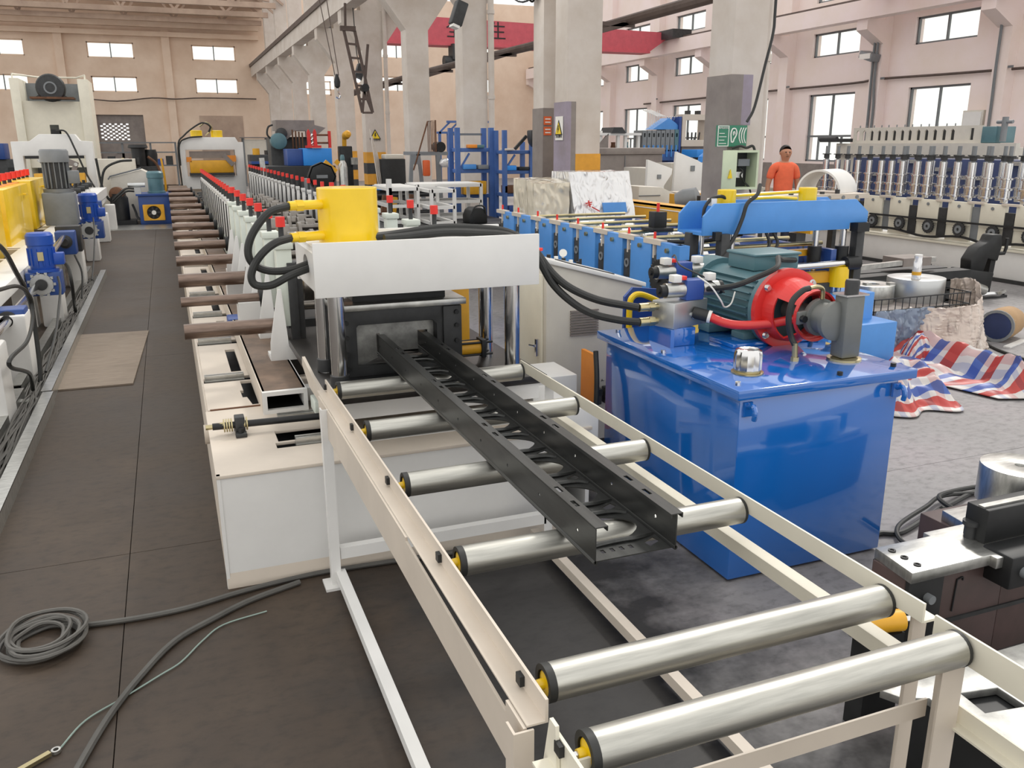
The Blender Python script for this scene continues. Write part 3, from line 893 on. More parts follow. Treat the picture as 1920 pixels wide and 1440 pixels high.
part('front_beam', G().box(.085, 1.0, 4.386, 4.399, .47, .51), 'rust', mb)
part('end_block', G().box(1.52, 1.80, 3.46, 3.9, .42, .60), 'white', mb, .006)
part('end_block', G().box(1.60, 1.92, 3.95, 4.25, .0, .62), 'white', mb, .006)
def rails(x0, x1, y, z, par):
    g = G().box(x0, x1, y-.028, y+.028, z, z+.012)
    g.box(x0, x1, y-.018, y+.018, z+.012, z+.03).box(x0, x1, y-.024, y-.006, z+.03, z+.042).box(x0, x1, y+.006, y+.024, z+.03, z+.042)
    return part('guide_rail', g, 'steel', par, label='bright steel linear guide rail')
rails(.42, .66, 3.745, .49, mb); rails(.385, .66, 4.115, .49, mb)
for y in (5.02, 6.04, 7.06, 8.08, 9.1):
    rails(.085, .30, y, .488, mb)
# tension screw across the base
part('screw', G().cyl((.08, 3.975, .55), (.66, 3.95, .55), .016, 14), 'black', mb)
part('screw_nut', G().cyl((.05, 3.975, .55), (.085, 3.975, .55), .012, 6).cyl((.085, 3.975, .55), (.13, 3.975, .55), .014, 12, .018), 'brass', mb)
for i in range(6):
    x = .128+i*.011+(.045 if i > 3 else 0)
    part('spring_washer', G().hollow((x, 3.975, .55), (x+.006, 3.975, .55), .031, .014, 20), 'brass', mb)
bl = part('bearing_block', G().box(.178, .222, 3.945, 4.005, .505, .59).box(.175, .225, 3.9, 3.945, .505, .525).box(.175, .225, 4.005, 4.05, .505, .525), 'dgrey', mb, .004)
part('bolt', G().cyl((.2, 3.92, .525), (.2, 3.92, .545), .013, 6), 'black', bl)
part('bolt', G().cyl((.2, 4.03, .525), (.2, 4.03, .545), .013, 6), 'black', bl)

bed = thing('roll_former_bed', 'long white box bed with oily brown top behind the press', 'machine bed', (.45, 10, .5))
bz0, bz1 = .505, .615
bg_ = G().box(.335, .545, 4.26, 26, bz1-.012, bz1)
part('top_plate', bg_, 'greasy', bed)
part('side_plate', G().box(.330, .345, 4.24, 26, bz0, bz1), 'beigew', bed)
part('side_plate', G().box(.535, .55, 4.24, 26, bz0, bz1), 'white', bed)
part('end_frame', G().holed(rect(.330, .55, bz0, bz1+.003), [rect(.352, .53, bz0+.02, bz1-.018)], 'y', 4.22, 4.25), 'white', bed)
part('bottom_plate', G().box(.345, .535, 4.25, 26, bz0, bz0+.01), 'black', bed)
part('cross_bed', G().box(.56, 1.74, 4.95, 26, .50, .60), 'darkbed', bed)

pr_ = thing('cutoff_press', 'white hydraulic cut-off press with four chrome posts', 'press', (1.04, 3.9, .5))
part('base_plate', G().box(.55, 1.60, 3.62, 4.86, .695, .735), 'darkbed', pr_, .003)
part('base_plate', G().box(.62, 1.56, 3.63, 4.6, .62, .695), 'white', pr_)
part('carriage_plate', G().prism([(3.60, .66), (3.60, .735), (4.0, .74), (4.30, .765), (4.32, .72), (4.1, .66)], 'x', .545, .56), 'beigew', pr_)
part('slide_block', G().box(.545, .65, 3.68, 3.78, .532, .60), 'mint', pr_, .006)
part('slide_block', G().box(.555, .65, 4.03, 4.17, .532, .60), 'mint', pr_, .006)
part('carriage_side', G().box(.62, .64, 3.65, 4.25, .53, .70), 'white', pr_)
part('carriage_side', G().box(1.54, 1.56, 3.65, 4.25, .53, .70), 'white', pr_)
part('slide_block', G().box(.56, .62, 3.56, 3.62, .56, .62), 'white', pr_, .004)
part('slide_block', G().box(.53, .60, 4.30, 4.38, .53, .60), 'white', pr_, .004)
part('pivot_drum', G().cyl((.56, 3.9, .64), (.66, 3.9, .64), .05, 18), 'white', pr_)
part('crosshead_front', G().box(.53, 1.547, 3.60, 3.62, 1.175, 1.405), 'white', pr_, .002)
part('crosshead_back', G().box(.53, 1.547, 4.12, 4.14, 1.185, 1.405), 'white', pr_, .002)
part('crosshead_deck', G().box(.545, 1.53, 3.62, 4.12, 1.36, 1.38), 'white', pr_)
part('crosshead_floor', G().box(.545, 1.53, 3.62, 4.12, 1.185, 1.205), 'white', pr_)
part('end_rib', G().holed(rect(3.62, 4.12, 1.205, 1.36), [ell(3.84, 1.29, .075, .045, 14)], 'x', .532, .548), 'white', pr_)
part('end_rib', G().box(1.50, 1.515, 3.62, 4.12, 1.205, 1.36), 'mint', pr_)
for (x, y) in ((.635, 3.74), (.63, 4.15), (1.452, 3.70), (1.452, 4.07)):
    yy = y if y < 4.1 else 4.08
    p = part('guide_post', G().cyl((x, yy, .735), (x, yy, 1.19), .036, 24), 'chrome', pr_)
    if x < 1: part('sleeve_groove', G().hollow((x, yy, .74), (x, yy, .80), .044, .036, 20), 'dgrey', p)
part('cylinder', G().lathe((.735, 3.87, 1.38), (0, 0, 1), [(.132, 0), (.132, .232), (.129, .236), (.02, .238)], 40), 'yellow', pr_, label='yellow hydraulic cylinder')
for z in (1.548, 1.415):
    part('cylinder_port', G().cyl((.62, 3.83, z), (.47, 3.79, z-.002), .021, 14).cyl((.53, 3.806, z-.001), (.5, 3.8, z-.001), .026, 6), 'yellow', pr_, label='yellow painted hose fitting')
hA = [(.47, 3.79, 1.546), (.384, 3.76, 1.524), (.314, 3.75, 1.447), (.286, 3.75, 1.371), (.303, 3.75, 1.315), (.366, 3.75, 1.282), (.454, 3.75, 1.282), (.56, 3.8, 1.30), (.7, 3.82, 1.30)]
hB = [(.47, 3.785, 1.413), (.40, 3.74, 1.40), (.345, 3.72, 1.365), (.305, 3.72, 1.315), (.288, 3.72, 1.265), (.305, 3.72, 1.229), (.369, 3.72, 1.226), (.449, 3.72, 1.262), (.56, 3.78, 1.285), (.7, 3.85, 1.29)]
solo('hydraulic_hose', G().tube(hA, .0165, 10, 6), 'rubber', 'outer black hose looping from the top fitting of yellow cylinder', 'hose')
solo('hydraulic_hose', G().tube(hB, .0165, 10, 6), 'rubber', 'inner black hose looping from the lower fitting of yellow cylinder', 'hose')
hrA = [(.82, 3.80, 1.40), (.939, 3.84, 1.405), (1.141, 3.85, 1.424), (1.297, 3.84, 1.42), (1.457, 3.78, 1.40), (1.56, 3.72, 1.33), (1.64, 3.664, 1.213), (1.72, 3.628, 1.142), (1.844, 3.592, 1.084), (1.983, 3.556, 1.052), (2.035, 3.53, 1.043)]
hrB = [(.86, 3.72, 1.40), (.963, 3.73, 1.403), (1.136, 3.73, 1.415), (1.314, 3.73, 1.405), (1.45, 3.70, 1.385), (1.555, 3.68, 1.31), (1.64, 3.664, 1.167), (1.722, 3.628, 1.079), (1.817, 3.592, 1.019), (1.942, 3.556, .985), (2.04, 3.53, .972)]
for nm, h, lab in (('a', hrA, 'upper black hose sagging from the white press to valve block'), ('b', hrB, 'lower black hose sagging from the white press to valve block')):
    r = thing('hydraulic_hose', lab, 'hose', h[-1])
    part('hose', G().tube(h, .0185, 10, 6), 'rubber', r)
    e = h[-1]
    part('crimp_fitting', G().cyl(e, (e[0]+.05, e[1], e[2]), .021, 14).cyl((e[0]+.05, e[1], e[2]), (e[0]+.08, e[1], e[2]), .024, 6).cyl((e[0]+.08, e[1], e[2]), (e[0]+.115, e[1], e[2]), .016, 12), 'brass', r)

# die set inside the press
dz = lambda a: a
di = thing('cutting_die', 'dark bolted die frame with a worn steel top plate inside press', 'die', (.98, 3.95, .735))
part('face_frame', G().holed(rect(.685, 1.262, .738, 1.058), [[(.752, .79), (1.13, .785), (1.14, .795), (1.14, .965), (1.12, .985), (.762, .985), (.752, .975)]], 'y', 3.90, 3.935), 'dgrey', di, .003)
part('frame_end', G().box(1.17, 1.262, 3.885, 3.90, .745, 1.05), 'dgrey', di, .003)
part('inner_plate', G().holed(rect(.69, 1.25, .74, 1.05), [rect(.857, .873, .815, .928), rect(1.06, 1.11, .815, .928), rect(.873, 1.06, .815, .835)], 'y', 3.962, 3.98), 'ground', di)
part('side_wall', G().box(.69, .75, 3.935, 4.14, .738, 1.055), 'dgrey', di)
part('side_wall', G().box(1.14, 1.25, 3.935, 4.14, .738, 1.055), 'dgrey', di)
part('bottom_plate', G().box(.66, 1.28, 3.86, 4.3, .70, .738), 'black', di)
part('top_plate', G().box(.675, 1.285, 3.88, 4.28, 1.055, 1.085), 'steel', di, .003)
part('ram_plate', G().box(.75, 1.2, 3.95, 4.2, 1.085, 1.19), 'black', di)
part('worn_patch', G().box(.69, .74, 3.9, 4.0, 1.085, 1.10), 'greasy', di)
for (x, z) in ((.705, 1.0), (.705, .93), (.705, .85), (.705, .78), (1.235, 1.02), (1.235, .955), (1.235, .88), (1.235, .80)):
    part('cap_screw', G().cyl((x, 3.9 if x < 1 else 3.885, z), (x, 3.888 if x < 1 else 3.873, z), .011, 10), 'black', di)
cyl = thing('side_cylinder', 'small horizontal yellow cylinder with black end cap beside die', 'cylinder', (1.40, 3.95, .8))
part('barrel', G().cyl((1.262, 3.96, .815), (1.375, 3.96, .815), .036, 18), 'oyellow', cyl)
part('end_cap', G().box(1.375, 1.40, 3.915, 4.005, .77, .86), 'black', cyl, .004)
for dy in (-.03, .03):
    for dz_ in (-.03, .03):
        part('tie_rod', G().cyl((1.262, 3.96+dy, .815+dz_), (1.435, 3.96+dy, .815+dz_), .006, 8), 'black', cyl)
gd = thing('side_guard', 'yellow sheet metal guard box behind the right of the die', 'guard', (1.4, 4.5, .7))
part('shell', G().prism([(4.4, .60), (4.62, .60), (4.62, 1.03), (4.55, 1.06), (4.4, 1.06)], 'x', 1.25, 1.475), 'oyellow', gd, .006)
part('top_lip', G().box(1.24, 1.485, 4.39, 4.63, 1.06, 1.068), 'yellow', gd)

# ================================================================ roll forming line behind the press
rf_ = thing('roll_former', 'long white roll forming line with red-capped stands and brown shafts', 'machine', (1.0, 12, .6))
def stand(x, y, big=True, h=1.235, w=.05, par=rf_):
    w, d = (.042, .06) if big else (.021, .025)
    s = part('stand', G().box(x-w, x+w, y-d, y+d, .80, h).box(x-w-(.01 if big else .002), x+w+(.01 if big else .002), y-d-.012, y+d+.012, h, h+.04), 'mint' if big else 'white', par, .004)
    if not big: part('edge_strip', G().box(x-w-.009, x-w, y-d+.004, y+d, .70, h-.01), 'black', s)
    part('adjusting_bolt', G().cyl((x, y, h+.04), (x, y, h+.125), .015, 10), 'dgrey', s)
    part('red_cap', G().cyl((x, y, h+.12), (x, y, h+.175), .026 if big else .021, 12), 'rcap', s, label='red plastic bolt cap')
    return s
def gus(x, y):
    g = G().prism([(x-.105, .612), (x+.05, .612), (x+.05, .70), (x+.0, .70), (x-.02, 1.02), (x-.04, 1.02), (x-.10, .72)], 'y', y-.10, y-.085)
    g.box(x-.105, x+.028, y-.085, y+.06, .612, .64)
    return part('stand_foot', g, 'white', rf_, .002)
ys_left = [4.98+.62*k for k in range(7)]
s0 = stand(.565, ys_left[0])
f0 = gus(.552, ys_left[0])
b0 = part('bearing_slide', G().box(.575, .625, ys_left[0]-.07, ys_left[0]-.055, .70, 1.16).box(.60, .66, ys_left[0]-.04, ys_left[0]+.06, .66, 1.16), 'dgrey', rf_, .004)
for y in ys_left[1:]:
    d = (0, y-ys_left[0], 0)
    dpart(s0, d); dpart(f0, d); dpart(b0, d)
sm = stand(.565, 9.0, False, 1.22)
ft = part('stand_foot', G().box(.54, .59, 8.97, 9.03, .6, .82), 'mint', rf_)
for k in range(1, 17):
    dpart(sm, (0, .43*k, 0)); dpart(ft, (0, .43*k, 0))
yr = [5.5, 6.1, 6.72, 7.35, 8.0, 8.65, 9.3]
for y in yr: dpart(s0, (1.045, y-ys_left[0], 0)); dpart(b0, (.95, y-ys_left[0], 0))
for k in range(19): dpart(sm, (1.045, .9+.5*k, 0)); dpart(ft, (1.045, .9+.5*k, 0))
part('dark_core', G().box(.66, .70, 8.9, 16.0, .60, 1.16), 'black', rf_); part('dark_core', G().box(1.66, 1.70, 8.9, 19.2, .60, 1.14), 'black', rf_)
for k in range(12):
    part('rail_strap', G().box(1.58, 1.63, 9.95+.75*k, 9.99+.75*k, .6, .85), 'dgrey', rf_)
# forming shafts with rolls between the two rows
def forming(y, z):
    s = part('forming_shaft', G().cyl((.62, y, z), (1.57, y, z), .026, 14), 'oilsteel', rf_)
    part('forming_roll', G().lathe((.74, y, z), (1, 0, 0), [(.05, 0), (.085, .01), (.085, .1), (.06, .105), (.06, .16), (.1, .165), (.1, .19), (.05, .2)], 20), 'oilsteel', s)
    part('forming_roll', G().lathe((1.22, y, z), (1, 0, 0), [(.05, 0), (.1, .01), (.1, .03), (.06, .035), (.06, .09), (.085, .095), (.085, .19), (.05, .2)], 20), 'oilsteel', s)
    return s
fs = forming(5.0, 1.12); fs2 = forming(5.0, .90)
for k in range(1, 16):
    q = -.16 if k > 4 else 0
    dpart(fs, (0, .62*k, q)); dpart(fs2, (0, .62*k, q))
for k in range(6):
    part('tie_bar', G().bar((.6, 5.3+.62*k, .74), (1.6, 5.3+.62*k, .74), .05), 'dgrey', rf_)
for k in range(16):
    part('cross_slat', G().box(.62, 1.55, 9.2+.8*k, 9.5+.8*k, .70, .74), 'dgrey', rf_)
# brown drive shafts that stick out towards the aisle
for i, (y, z, r) in enumerate(((4.98, .80, .043), (5.97, .80, .033), (6.95, .80, .052), (8.17, .80, .045), (9.46, .80, .045), (10.6, .80, .045), (11.7, .80, .045), (12.9, .8, .045), (14.05, .80, .045), (15.6, .8, .045), (17.4, .80, .045),
                              (7.9, .64, .036), (9.35, .64, .036), (10.9, .64, .036), (12.3, .64, .036), (13.5, .64, .036), (14.8, .64, .036), (16.4, .64, .036), (18.6, .75, .045), (20.3, .75, .045), (22.3, .75, .045))):
    s = part('drive_shaft', G().cyl((.005, y, z), (.50, y, z), r, 16), 'shaft', rf_)
    part('shaft_collar', G().hollow((.50, y, z), (.545, y, z), r+.03, r*.9, 14), 'black', s)
part('shaft_cover', G().box(.02, .5, 19.2, 26.5, .56, .68), 'greasy', rf_)
part('spacer_block', G().box(.30, .42, 6.2, 6.4, .5, .62), 'dblue', rf_, .01)
part('pedestal', G().box(.36, .5, 5.9, 6.1, .61, .78), 'white', rf_)
part('pedestal', G().box(.36, .5, 7.1, 7.3, .61, .78), 'white', rf_)

# far white gantry press of this line
ga = thing('gantry_press', 'white gantry press with two yellow cylinders at the line end', 'press', (1.3, 28, 0))
part('frame', G().holed([(.44, 0), (2.23, 0), (2.23, 1.86), (2.1, 1.86), (2.02, 2.0), (.66, 2.0), (.52, 1.86), (.44, 1.86)], [rect(.6, 1.98, .88, 1.64)], 'y', 27.7, 28.2), 'white', ga, .01)
for x in (.95, 1.52):
    part('cylinder', G().lathe((x, 27.95, 2.0), (0, 0, 1), [(.17, 0), (.17, .19), (.15, .2)], 18), 'yellow', ga)
part('die_block', G().box(.68, 1.9, 27.6, 28.0, .98, 1.34), 'oyellow', ga, .02)
part('die_block', G().box(.66, 1.92, 27.55, 28.1, .90, .98), 'dgrey', ga)
part('linkage', G().box(.7, 1.85, 27.75, 28.0, 1.4, 1.6).bar((1.65, 27.65, 1.5), (1.9, 27.6, 1.2), .12), 'cgrey', ga)
part('side_plate', G().box(1.72, 1.99, 27.6, 27.66, 1.30, 1.48), 'orange', ga)
part('side_plate', G().box(.6, .74, 27.6, 27.66, 1.30, 1.44), 'orange', ga)
part('hose', G().tube([(.42, 27.6, .3), (.4, 27.6, 1.7), (.6, 27.6, 2.05), (1.0, 27.65, 2.35), (1.2, 27.7, 2.4), (1.35, 27.75, 2.3), (1.3, 27.8, 2.15)], .025, 6, 5), 'rubber', ga)
part('hose', G().tube([(.42, 27.62, 1.2), (.45, 27.6, 1.8), (.7, 27.62, 1.98), (1.1, 27.65, 2.02)], .025, 6, 5), 'rubber', ga)
part('hose', G().tube([(1.05, 27.8, 2.3), (1.25, 27.75, 2.42), (1.4, 27.8, 2.25), (1.2, 27.85, 2.05)], .02, 6, 5), 'brass', ga)
# ================================================================ blue hydraulic power unit
tk = thing('hydraulic_power_unit', 'large glossy blue oil tank with motor, red bell housing and pump', 'power unit', (2.45, 3.3, 0))
part('tank', G().box(2.04, 2.86, 2.71, 3.86, .012, .82), 'blue', tk, .006)
part('lid', G().box(2.012, 2.935, 2.685, 3.915, .815, .857), 'blue', tk, .004)
for (x, y) in ((2.075, 2.706), (2.84, 2.70)):
    h = part('lifting_hook', G().tube([(x, y, .78), (x, y-.035, .79), (x, y-.05, .765), (x, y-.045, .735)], .011, 8, 4).box(x-.02, x+.02, y-.006, y+.006, .74, .80), 'blue', tk)
for (x, y) in ((2.06, 2.76), (2.55, 2.73), (2.87, 2.76), (2.07, 3.35), (2.09, 3.83), (2.88, 3.3)):
    part('lid_bolt', G().cyl((x, y, .857), (x, y, .872), .012, 8), 'chrome' if x < 2.2 else 'black', tk)
fc = part('filler_cap', G().lathe((2.215, 2.91, .858), (0, 0, 1), [(.068, 0), (.068, .006), (.055, .008), (.055, .018)], 28), 'brass', tk)
n_ = 28
prof = G()
ringv = []
for h, r in ((.018, .060), (.080, .060), (.097, .056), (.104, .045), (.099, .036)):
    ringv.append([(2.215+cos(2*pi*i/n_)*(r-(.004 if i % 2 else 0)), 2.91+sin(2*pi*i/n_)*(r-(.004 if i % 2 else 0)), .858+h) for i in range(n_)])
vs = [p for rg in ringv for p in rg]
fs_ = [(k*n_+i, k*n_+(i+1) % n_, (k+1)*n_+(i+1) % n_, (k+1)*n_+i) for k in range(4) for i in range(n_)]+[tuple(range(4*n_, 5*n_))]
prof.add(vs, fs_)
part('breather_dome', prof, 'chrome', fc, label='ribbed chrome breather dome')
# motor
mx, mz = 2.70, 1.035
mo = part('motor', G().lathe((mx, 3.34, mz), (0, 1, 0), [(.15, 0), (.15, .5), (.05, .5)], 32), 'tealm', tk, label='grey-green electric motor')
fins = G()
for i in range(30):
    a = 2*pi*i/30
    if .9 < a < 2.2: continue
    c, s = cos(a), sin(a)
    fins.bar((mx+c*.155, 3.37, mz+s*.155), (mx+c*.155, 3.82, mz+s*.155), .006, .03) if False else fins.add(
        [(mx+c*.145-s*.003, 3.37, mz+s*.145+c*.003), (mx+c*.172-s*.003, 3.37, mz+s*.172+c*.003), (mx+c*.172+s*.003, 3.37, mz+s*.172-c*.003), (mx+c*.145+s*.003, 3.37, mz+s*.145-c*.003),
         (mx+c*.145-s*.003, 3.82, mz+s*.145+c*.003), (mx+c*.172-s*.003, 3.82, mz+s*.172+c*.003), (mx+c*.172+s*.003, 3.82, mz+s*.172-c*.003), (mx+c*.145+s*.003, 3.82, mz+s*.145-c*.003)],
        [(0, 1, 2, 3), (7, 6, 5, 4), (0, 4, 5, 1), (1, 5, 6, 2), (2, 6, 7, 3)])
part('cooling_fins', fins, 'tealm', mo)
part('fan_cowl', G().lathe((mx, 3.82, mz), (0, 1, 0), [(.178, 0), (.18, .12), (.15, .16), (.05, .165)], 32), 'tealm', mo)
part('motor_flange', G().lathe((mx, 3.30, mz), (0, 1, 0), [(.19, 0), (.19, .03), (.15, .06)], 40), 'tealm', mo)
part('terminal_box', G().box(2.66, 2.93, 3.50, 3.72, 1.185, 1.265).box(2.65, 2.94, 3.49, 3.73, 1.255, 1.27), 'tealm', mo, .012)
part('terminal_neck', G().box(2.70, 2.88, 3.52, 3.70, 1.15, 1.19), 'tealm', mo)
part('motor_foot', G().box(2.52, 2.62, 3.36, 3.46, .878, .91), 'tealm', mo, .004)
part('motor_foot', G().box(2.78, 2.88, 3.36, 3.46, .878, .91), 'tealm', mo, .004)
part('motor_foot', G().box(2.52, 2.88, 3.65, 3.75, .857, .90), 'tealm', mo, .004)
part('mounting_rail', G().box(2.42, 2.66, 3.30, 3.50, .857, .878).box(2.74, 2.98, 3.3, 3.5, .857, .878), 'blue', tk, .004)
# red bell housing, open on the side
def bell():
    g = G()
    n = 48
    prof = [(.192, 3.30), (.192, 3.272), (.155, 3.268), (.145, 3.20), (.105, 3.13), (.10, 3.095), (.118, 3.09), (.118, 3.07)]
    for k in range(len(prof)-1):
        for i in range(n):
            a0, a1 = 2*pi*i/n, 2*pi*(i+1)/n
            am = (a0+a1)/2
            dg = abs((am-3.35+pi) % (2*pi)-pi)
            if k in (3, 4) and (dg < .78 or abs((am-.1+pi) % (2*pi)-pi) < .5): continue
            q = []
            for (r, y) in (prof[k], prof[k+1]):
                for a in (a0, a1):
                    q.append((mx+r*cos(a), y, mz+r*sin(a)))
            qi = [(mx+(p[0]-mx)*.93, p[1]+.004, mz+(p[2]-mz)*.93) for p in q]
            g.add(q+qi, [(0, 1, 3, 2), (4, 6, 7, 5), (0, 2, 6, 4), (1, 5, 7, 3), (0, 4, 5, 1), (2, 3, 7, 6)])
    return g
be = part('bell_housing', bell(), 'red', tk, label='red bell housing with side window')
for a in (.75, 2.45, 3.9, 5.5):
    x, z = mx+.172*cos(a), mz+.172*sin(a)
    part('flange_bolt', G().cyl((x, 3.272, z), (x, 3.266, z), .018, 14).cyl((x, 3.266, z), (x, 3.252, z), .012, 6), 'chrome', be)
part('coupling', G().cyl((mx, 3.27, mz), (mx, 3.10, mz), .045, 18), 'pumpg', be)
pu = part('pump', G().lathe((mx, 3.07, mz), (0, -1, 0), [(.06, 0), (.085, .004), (.085, .03), (.07, .034), (.07, .10), (.088, .105), (.088, .13), (.06, .14)], 28), 'pumpg', tk, label='grey cast pump')
part('flange_ears', G().prism([(mx-.12, mz+.03), (mx+.12, mz+.06), (mx+.12, mz-.0), (mx-.12, mz-.03)], 'y', 3.05, 3.07), 'pumpg', pu, .006)
for (dx, dz_) in ((-.1, .0), (.1, .03)):
    part('pump_bolt', G().cyl((mx+dx, 3.05, mz+dz_), (mx+dx, 3.03, mz+dz_), .016, 8), 'black', pu)
part('suction_block', G().box(2.71, 2.81, 2.90, 2.98, .872, 1.15), 'pumpg', tk, .008)
part('block_flange', G().lathe((2.76, 2.94, .857), (0, 0, 1), [(.075, 0), (.075, .01), (.05, .014)], 20), 'brass', tk)
part('block_top_plate', G().box(2.70, 2.825, 2.895, 2.985, 1.15, 1.158), 'chrome', tk)
part('block_knob', G().lathe((2.765, 2.94, 1.158), (0, 0, 1), [(.03, 0), (.032, .05), (.028, .06)], 14), 'dgrey', tk)
part('drain_hose', G().tube([(2.53, 3.0, .93), (2.521, 3.02, .968), (2.50, 3.02, 1.045), (2.512, 3.02, 1.125), (2.563, 3.02, 1.169), (2.60, 3.02, 1.178)], .0135, 10, 6), 'rubber', tk)
part('hose_fitting', G().cyl((2.535, 3.0, .873), (2.53, 3.0, .94), .013, 10).cyl((2.536, 3.0, .857), (2.536, 3.0, .875), .018, 6), 'brass', tk)
part('hose_fitting', G().tube([(2.60, 3.02, 1.178), (2.65, 3.03, 1.18), (2.69, 3.04, 1.165), (2.695, 3.04, 1.12)], .010, 8, 4), 'brass', tk)
# valve block on its stand
part('valve_stand', G().box(2.16, 2.30, 3.44, 3.58, .857, .945), 'blue', tk, .004)
part('valve_stand_wall', G().box(2.15, 2.17, 3.42, 3.62, .857, .945), 'blue', tk)
vb = part('valve_block', G().box(2.165, 2.385, 3.42, 3.62, .945, 1.075) if False else G().box(2.14, 2.385, 3.46, 3.60, .945, 1.07, rz=.3), 'alu', tk, .004)
part('block_port', G().cyl((2.30, 3.47, 1.0), (2.30, 3.455, .998), .016, 14), 'chrome', vb)
def valve(x0, y, z, par):
    v = part('solenoid_valve', G().box(x0+.10, x0+.20, y-.035, y+.035, z-.05, z+.05), 'solb', par, .008, label='blue directional valve')
    part('solenoid', G().cyl((x0, y, z), (x0+.10, y, z), .036, 20), 'steel', v)
    part('solenoid', G().cyl((x0+.20, y, z), (x0+.29, y, z), .036, 20), 'steel', v)
    part('solenoid_cap', G().cyl((x0-.03, y, z), (x0, y, z), .030, 16).cyl((x0-.04, y, z), (x0-.03, y, z), .012, 8), 'black', v)
    part('solenoid_cap', G().cyl((x0+.29, y, z), (x0+.315, y, z), .034, 16), 'black', v)
    part('plug', G().box(x0+.03, x0+.075, y-.03, y+.02, z+.04, z+.075), 'signw', v, .004)
    part('plug_lamp', G().box(x0+.075, x0+.105, y-.025, y+.01, z+.05, z+.068), 'rcap', v, .002)
    part('plug', G().box(x0+.22, x0+.265, y-.03, y+.02, z+.04, z+.075), 'signw', v, .004)
valve(2.155, 3.50, 1.12, tk)
# second valve stack further back
part('valve_block', G().box(2.42, 2.52, 3.83, 3.9, .857, 1.10), 'dblue', tk, .004)
valve(2.32, 3.86, 1.15, tk)
part('red_pipe', G().tube([(2.36, 3.42, .995), (2.40, 3.35, .975), (2.46, 3.30, .968), (2.56, 3.24, .978), (2.63, 3.20, .995), (2.70, 3.14, 1.02)], .022, 12, 6), 'red', tk, label='red painted pressure pipe')
part('pipe_coupling', G().cyl((2.30, 3.47, 1.012), (2.36, 3.42, .995), .029, 16), 'rubber', tk)
part('pipe_collar', G().hollow((2.355, 3.424, .996), (2.366, 3.414, .993), .031, .02, 16), 'signw', tk)
part('signal_wire', G().tube([(2.30, 3.45, 1.19), (2.34, 3.4, 1.15), (2.39, 3.38, 1.08), (2.43, 3.4, 1.04), (2.48, 3.42, 1.05), (2.52, 3.45, 1.1)], .004, 6, 5), 'signw', tk)
part('signal_wire', G().tube([(2.40, 3.84, 1.23), (2.36, 3.75, 1.25), (2.30, 3.6, 1.22), (2.38, 3.5, 1.17), (2.46, 3.45, 1.1)], .004, 6, 5), 'rubber', tk)
solo('motor_cable', G().tube([(2.36, 3.52, 1.11), (2.42, 3.34, 1.15), (2.52, 3.30, 1.19), (2.62, 3.28, 1.235), (2.72, 3.40, 1.262), (2.80, 3.47, 1.24), (2.90, 3.49, 1.23)], .013, 8, 6), 'rubber', 'black cable running across the motor to its terminal box', 'cable')
solo('spare_panel', G().box(2.01, 2.03, 3.93, 4.09, .30, .72), 'orange', 'narrow orange sheet standing behind the left side of oil tank', 'panel')
solo('loop_cable', G().tube([(2.0, 3.80, .02), (1.97, 3.82, .3), (1.98, 3.84, .6), (2.0, 3.90, .75)], .014, 8, 5), 'rubber', 'black cable rising beside the left edge of blue oil tank', 'cable')

# ================================================================ control console cabinet
cb = thing('control_console', 'grey-beige control cabinet with sloping top and red stop button', 'cabinet', (2.25, 4.6, 0))
prf = [(1.94, .06), (2.56, .06), (2.56, .99), (1.94, 1.155)]
part('body', G().prism(prf, 'y', 4.41, 4.86), 'console', cb, .004)
part('sloping_top', G().prism([(1.92, 1.155), (2.575, .98), (2.575, 1.005), (1.92, 1.18)], 'y', 4.39, 4.88), 'white', cb, .004)
part('plinth', G().box(1.96, 2.54, 4.43, 4.84, 0, .06), 'dgrey', cb)
part('door', G().box(1.925, 1.94, 4.45, 4.83, .12, 1.08), 'cream', cb, .004)
part('door_handle', G().box(1.905, 1.925, 4.475, 4.495, .60, .70).cyl((1.90, 4.485, .66), (1.90, 4.56, .65), .008, 8), 'chrome', cb)
for k in range(10):
    part('louver', G().box(2.09, 2.27, 4.398, 4.41, .72+.0155*k, .728+.0155*k), 'cgrey', cb)
tz = lambda x: 1.18-(x-1.92)*.2672
def top(x, y, h): return (x, y, tz(x)+h)
es = part('stop_button', G().cyl(top(2.06, 4.80, 0), top(2.06, 4.80, .03), .012, 10).cyl(top(2.06, 4.80, .03), top(2.06, 4.80, .045), .024, 14), 'rcap', cb, label='red emergency stop button')
for i in range(5):
    part('push_button', G().cyl(top(2.12+.05*i, 4.79, 0), top(2.12+.05*i, 4.79, .02), .013, 12), 'signw' if i % 2 else 'black', cb)
part('gauge', G().cyl(top(2.22, 4.80, .05), (2.215, 4.785, tz(2.22)+.052), .024, 16).cyl(top(2.22, 4.80, 0), top(2.22, 4.80, .04), .007, 8), 'signw', cb, label='small round white gauge')
part('key_switch', G().cyl(top(2.34, 4.80, 0), top(2.34, 4.80, .04), .009, 8), 'black', cb)
part('touch_panel_edge', G().prism([(2.12, tz(2.12)), (2.42, tz(2.42)), (2.42, tz(2.42)+.006), (2.12, tz(2.12)+.006)], 'y', 4.50, 4.70), 'dgrey', cb)
part('touch_panel', G().prism([(2.13, tz(2.13)+.006), (2.41, tz(2.41)+.006), (2.41, tz(2.41)+.008), (2.13, tz(2.13)+.008)], 'y', 4.51, 4.69), 'white', cb)
for i, x in enumerate((2.20, 2.30)):
    so = part('socket', G().box(x, x+.075, 4.34, 4.40, .30, .40), 'dgrey', cb, .006)
    part('socket_cover', G().box(x+.012, x+.07, 4.325, 4.345, .36, .40), 'black', so)
    text('lettering', 'A-', 'signk', cb, (x+.01, 4.405, .43), .022, FACE_Y, .001)
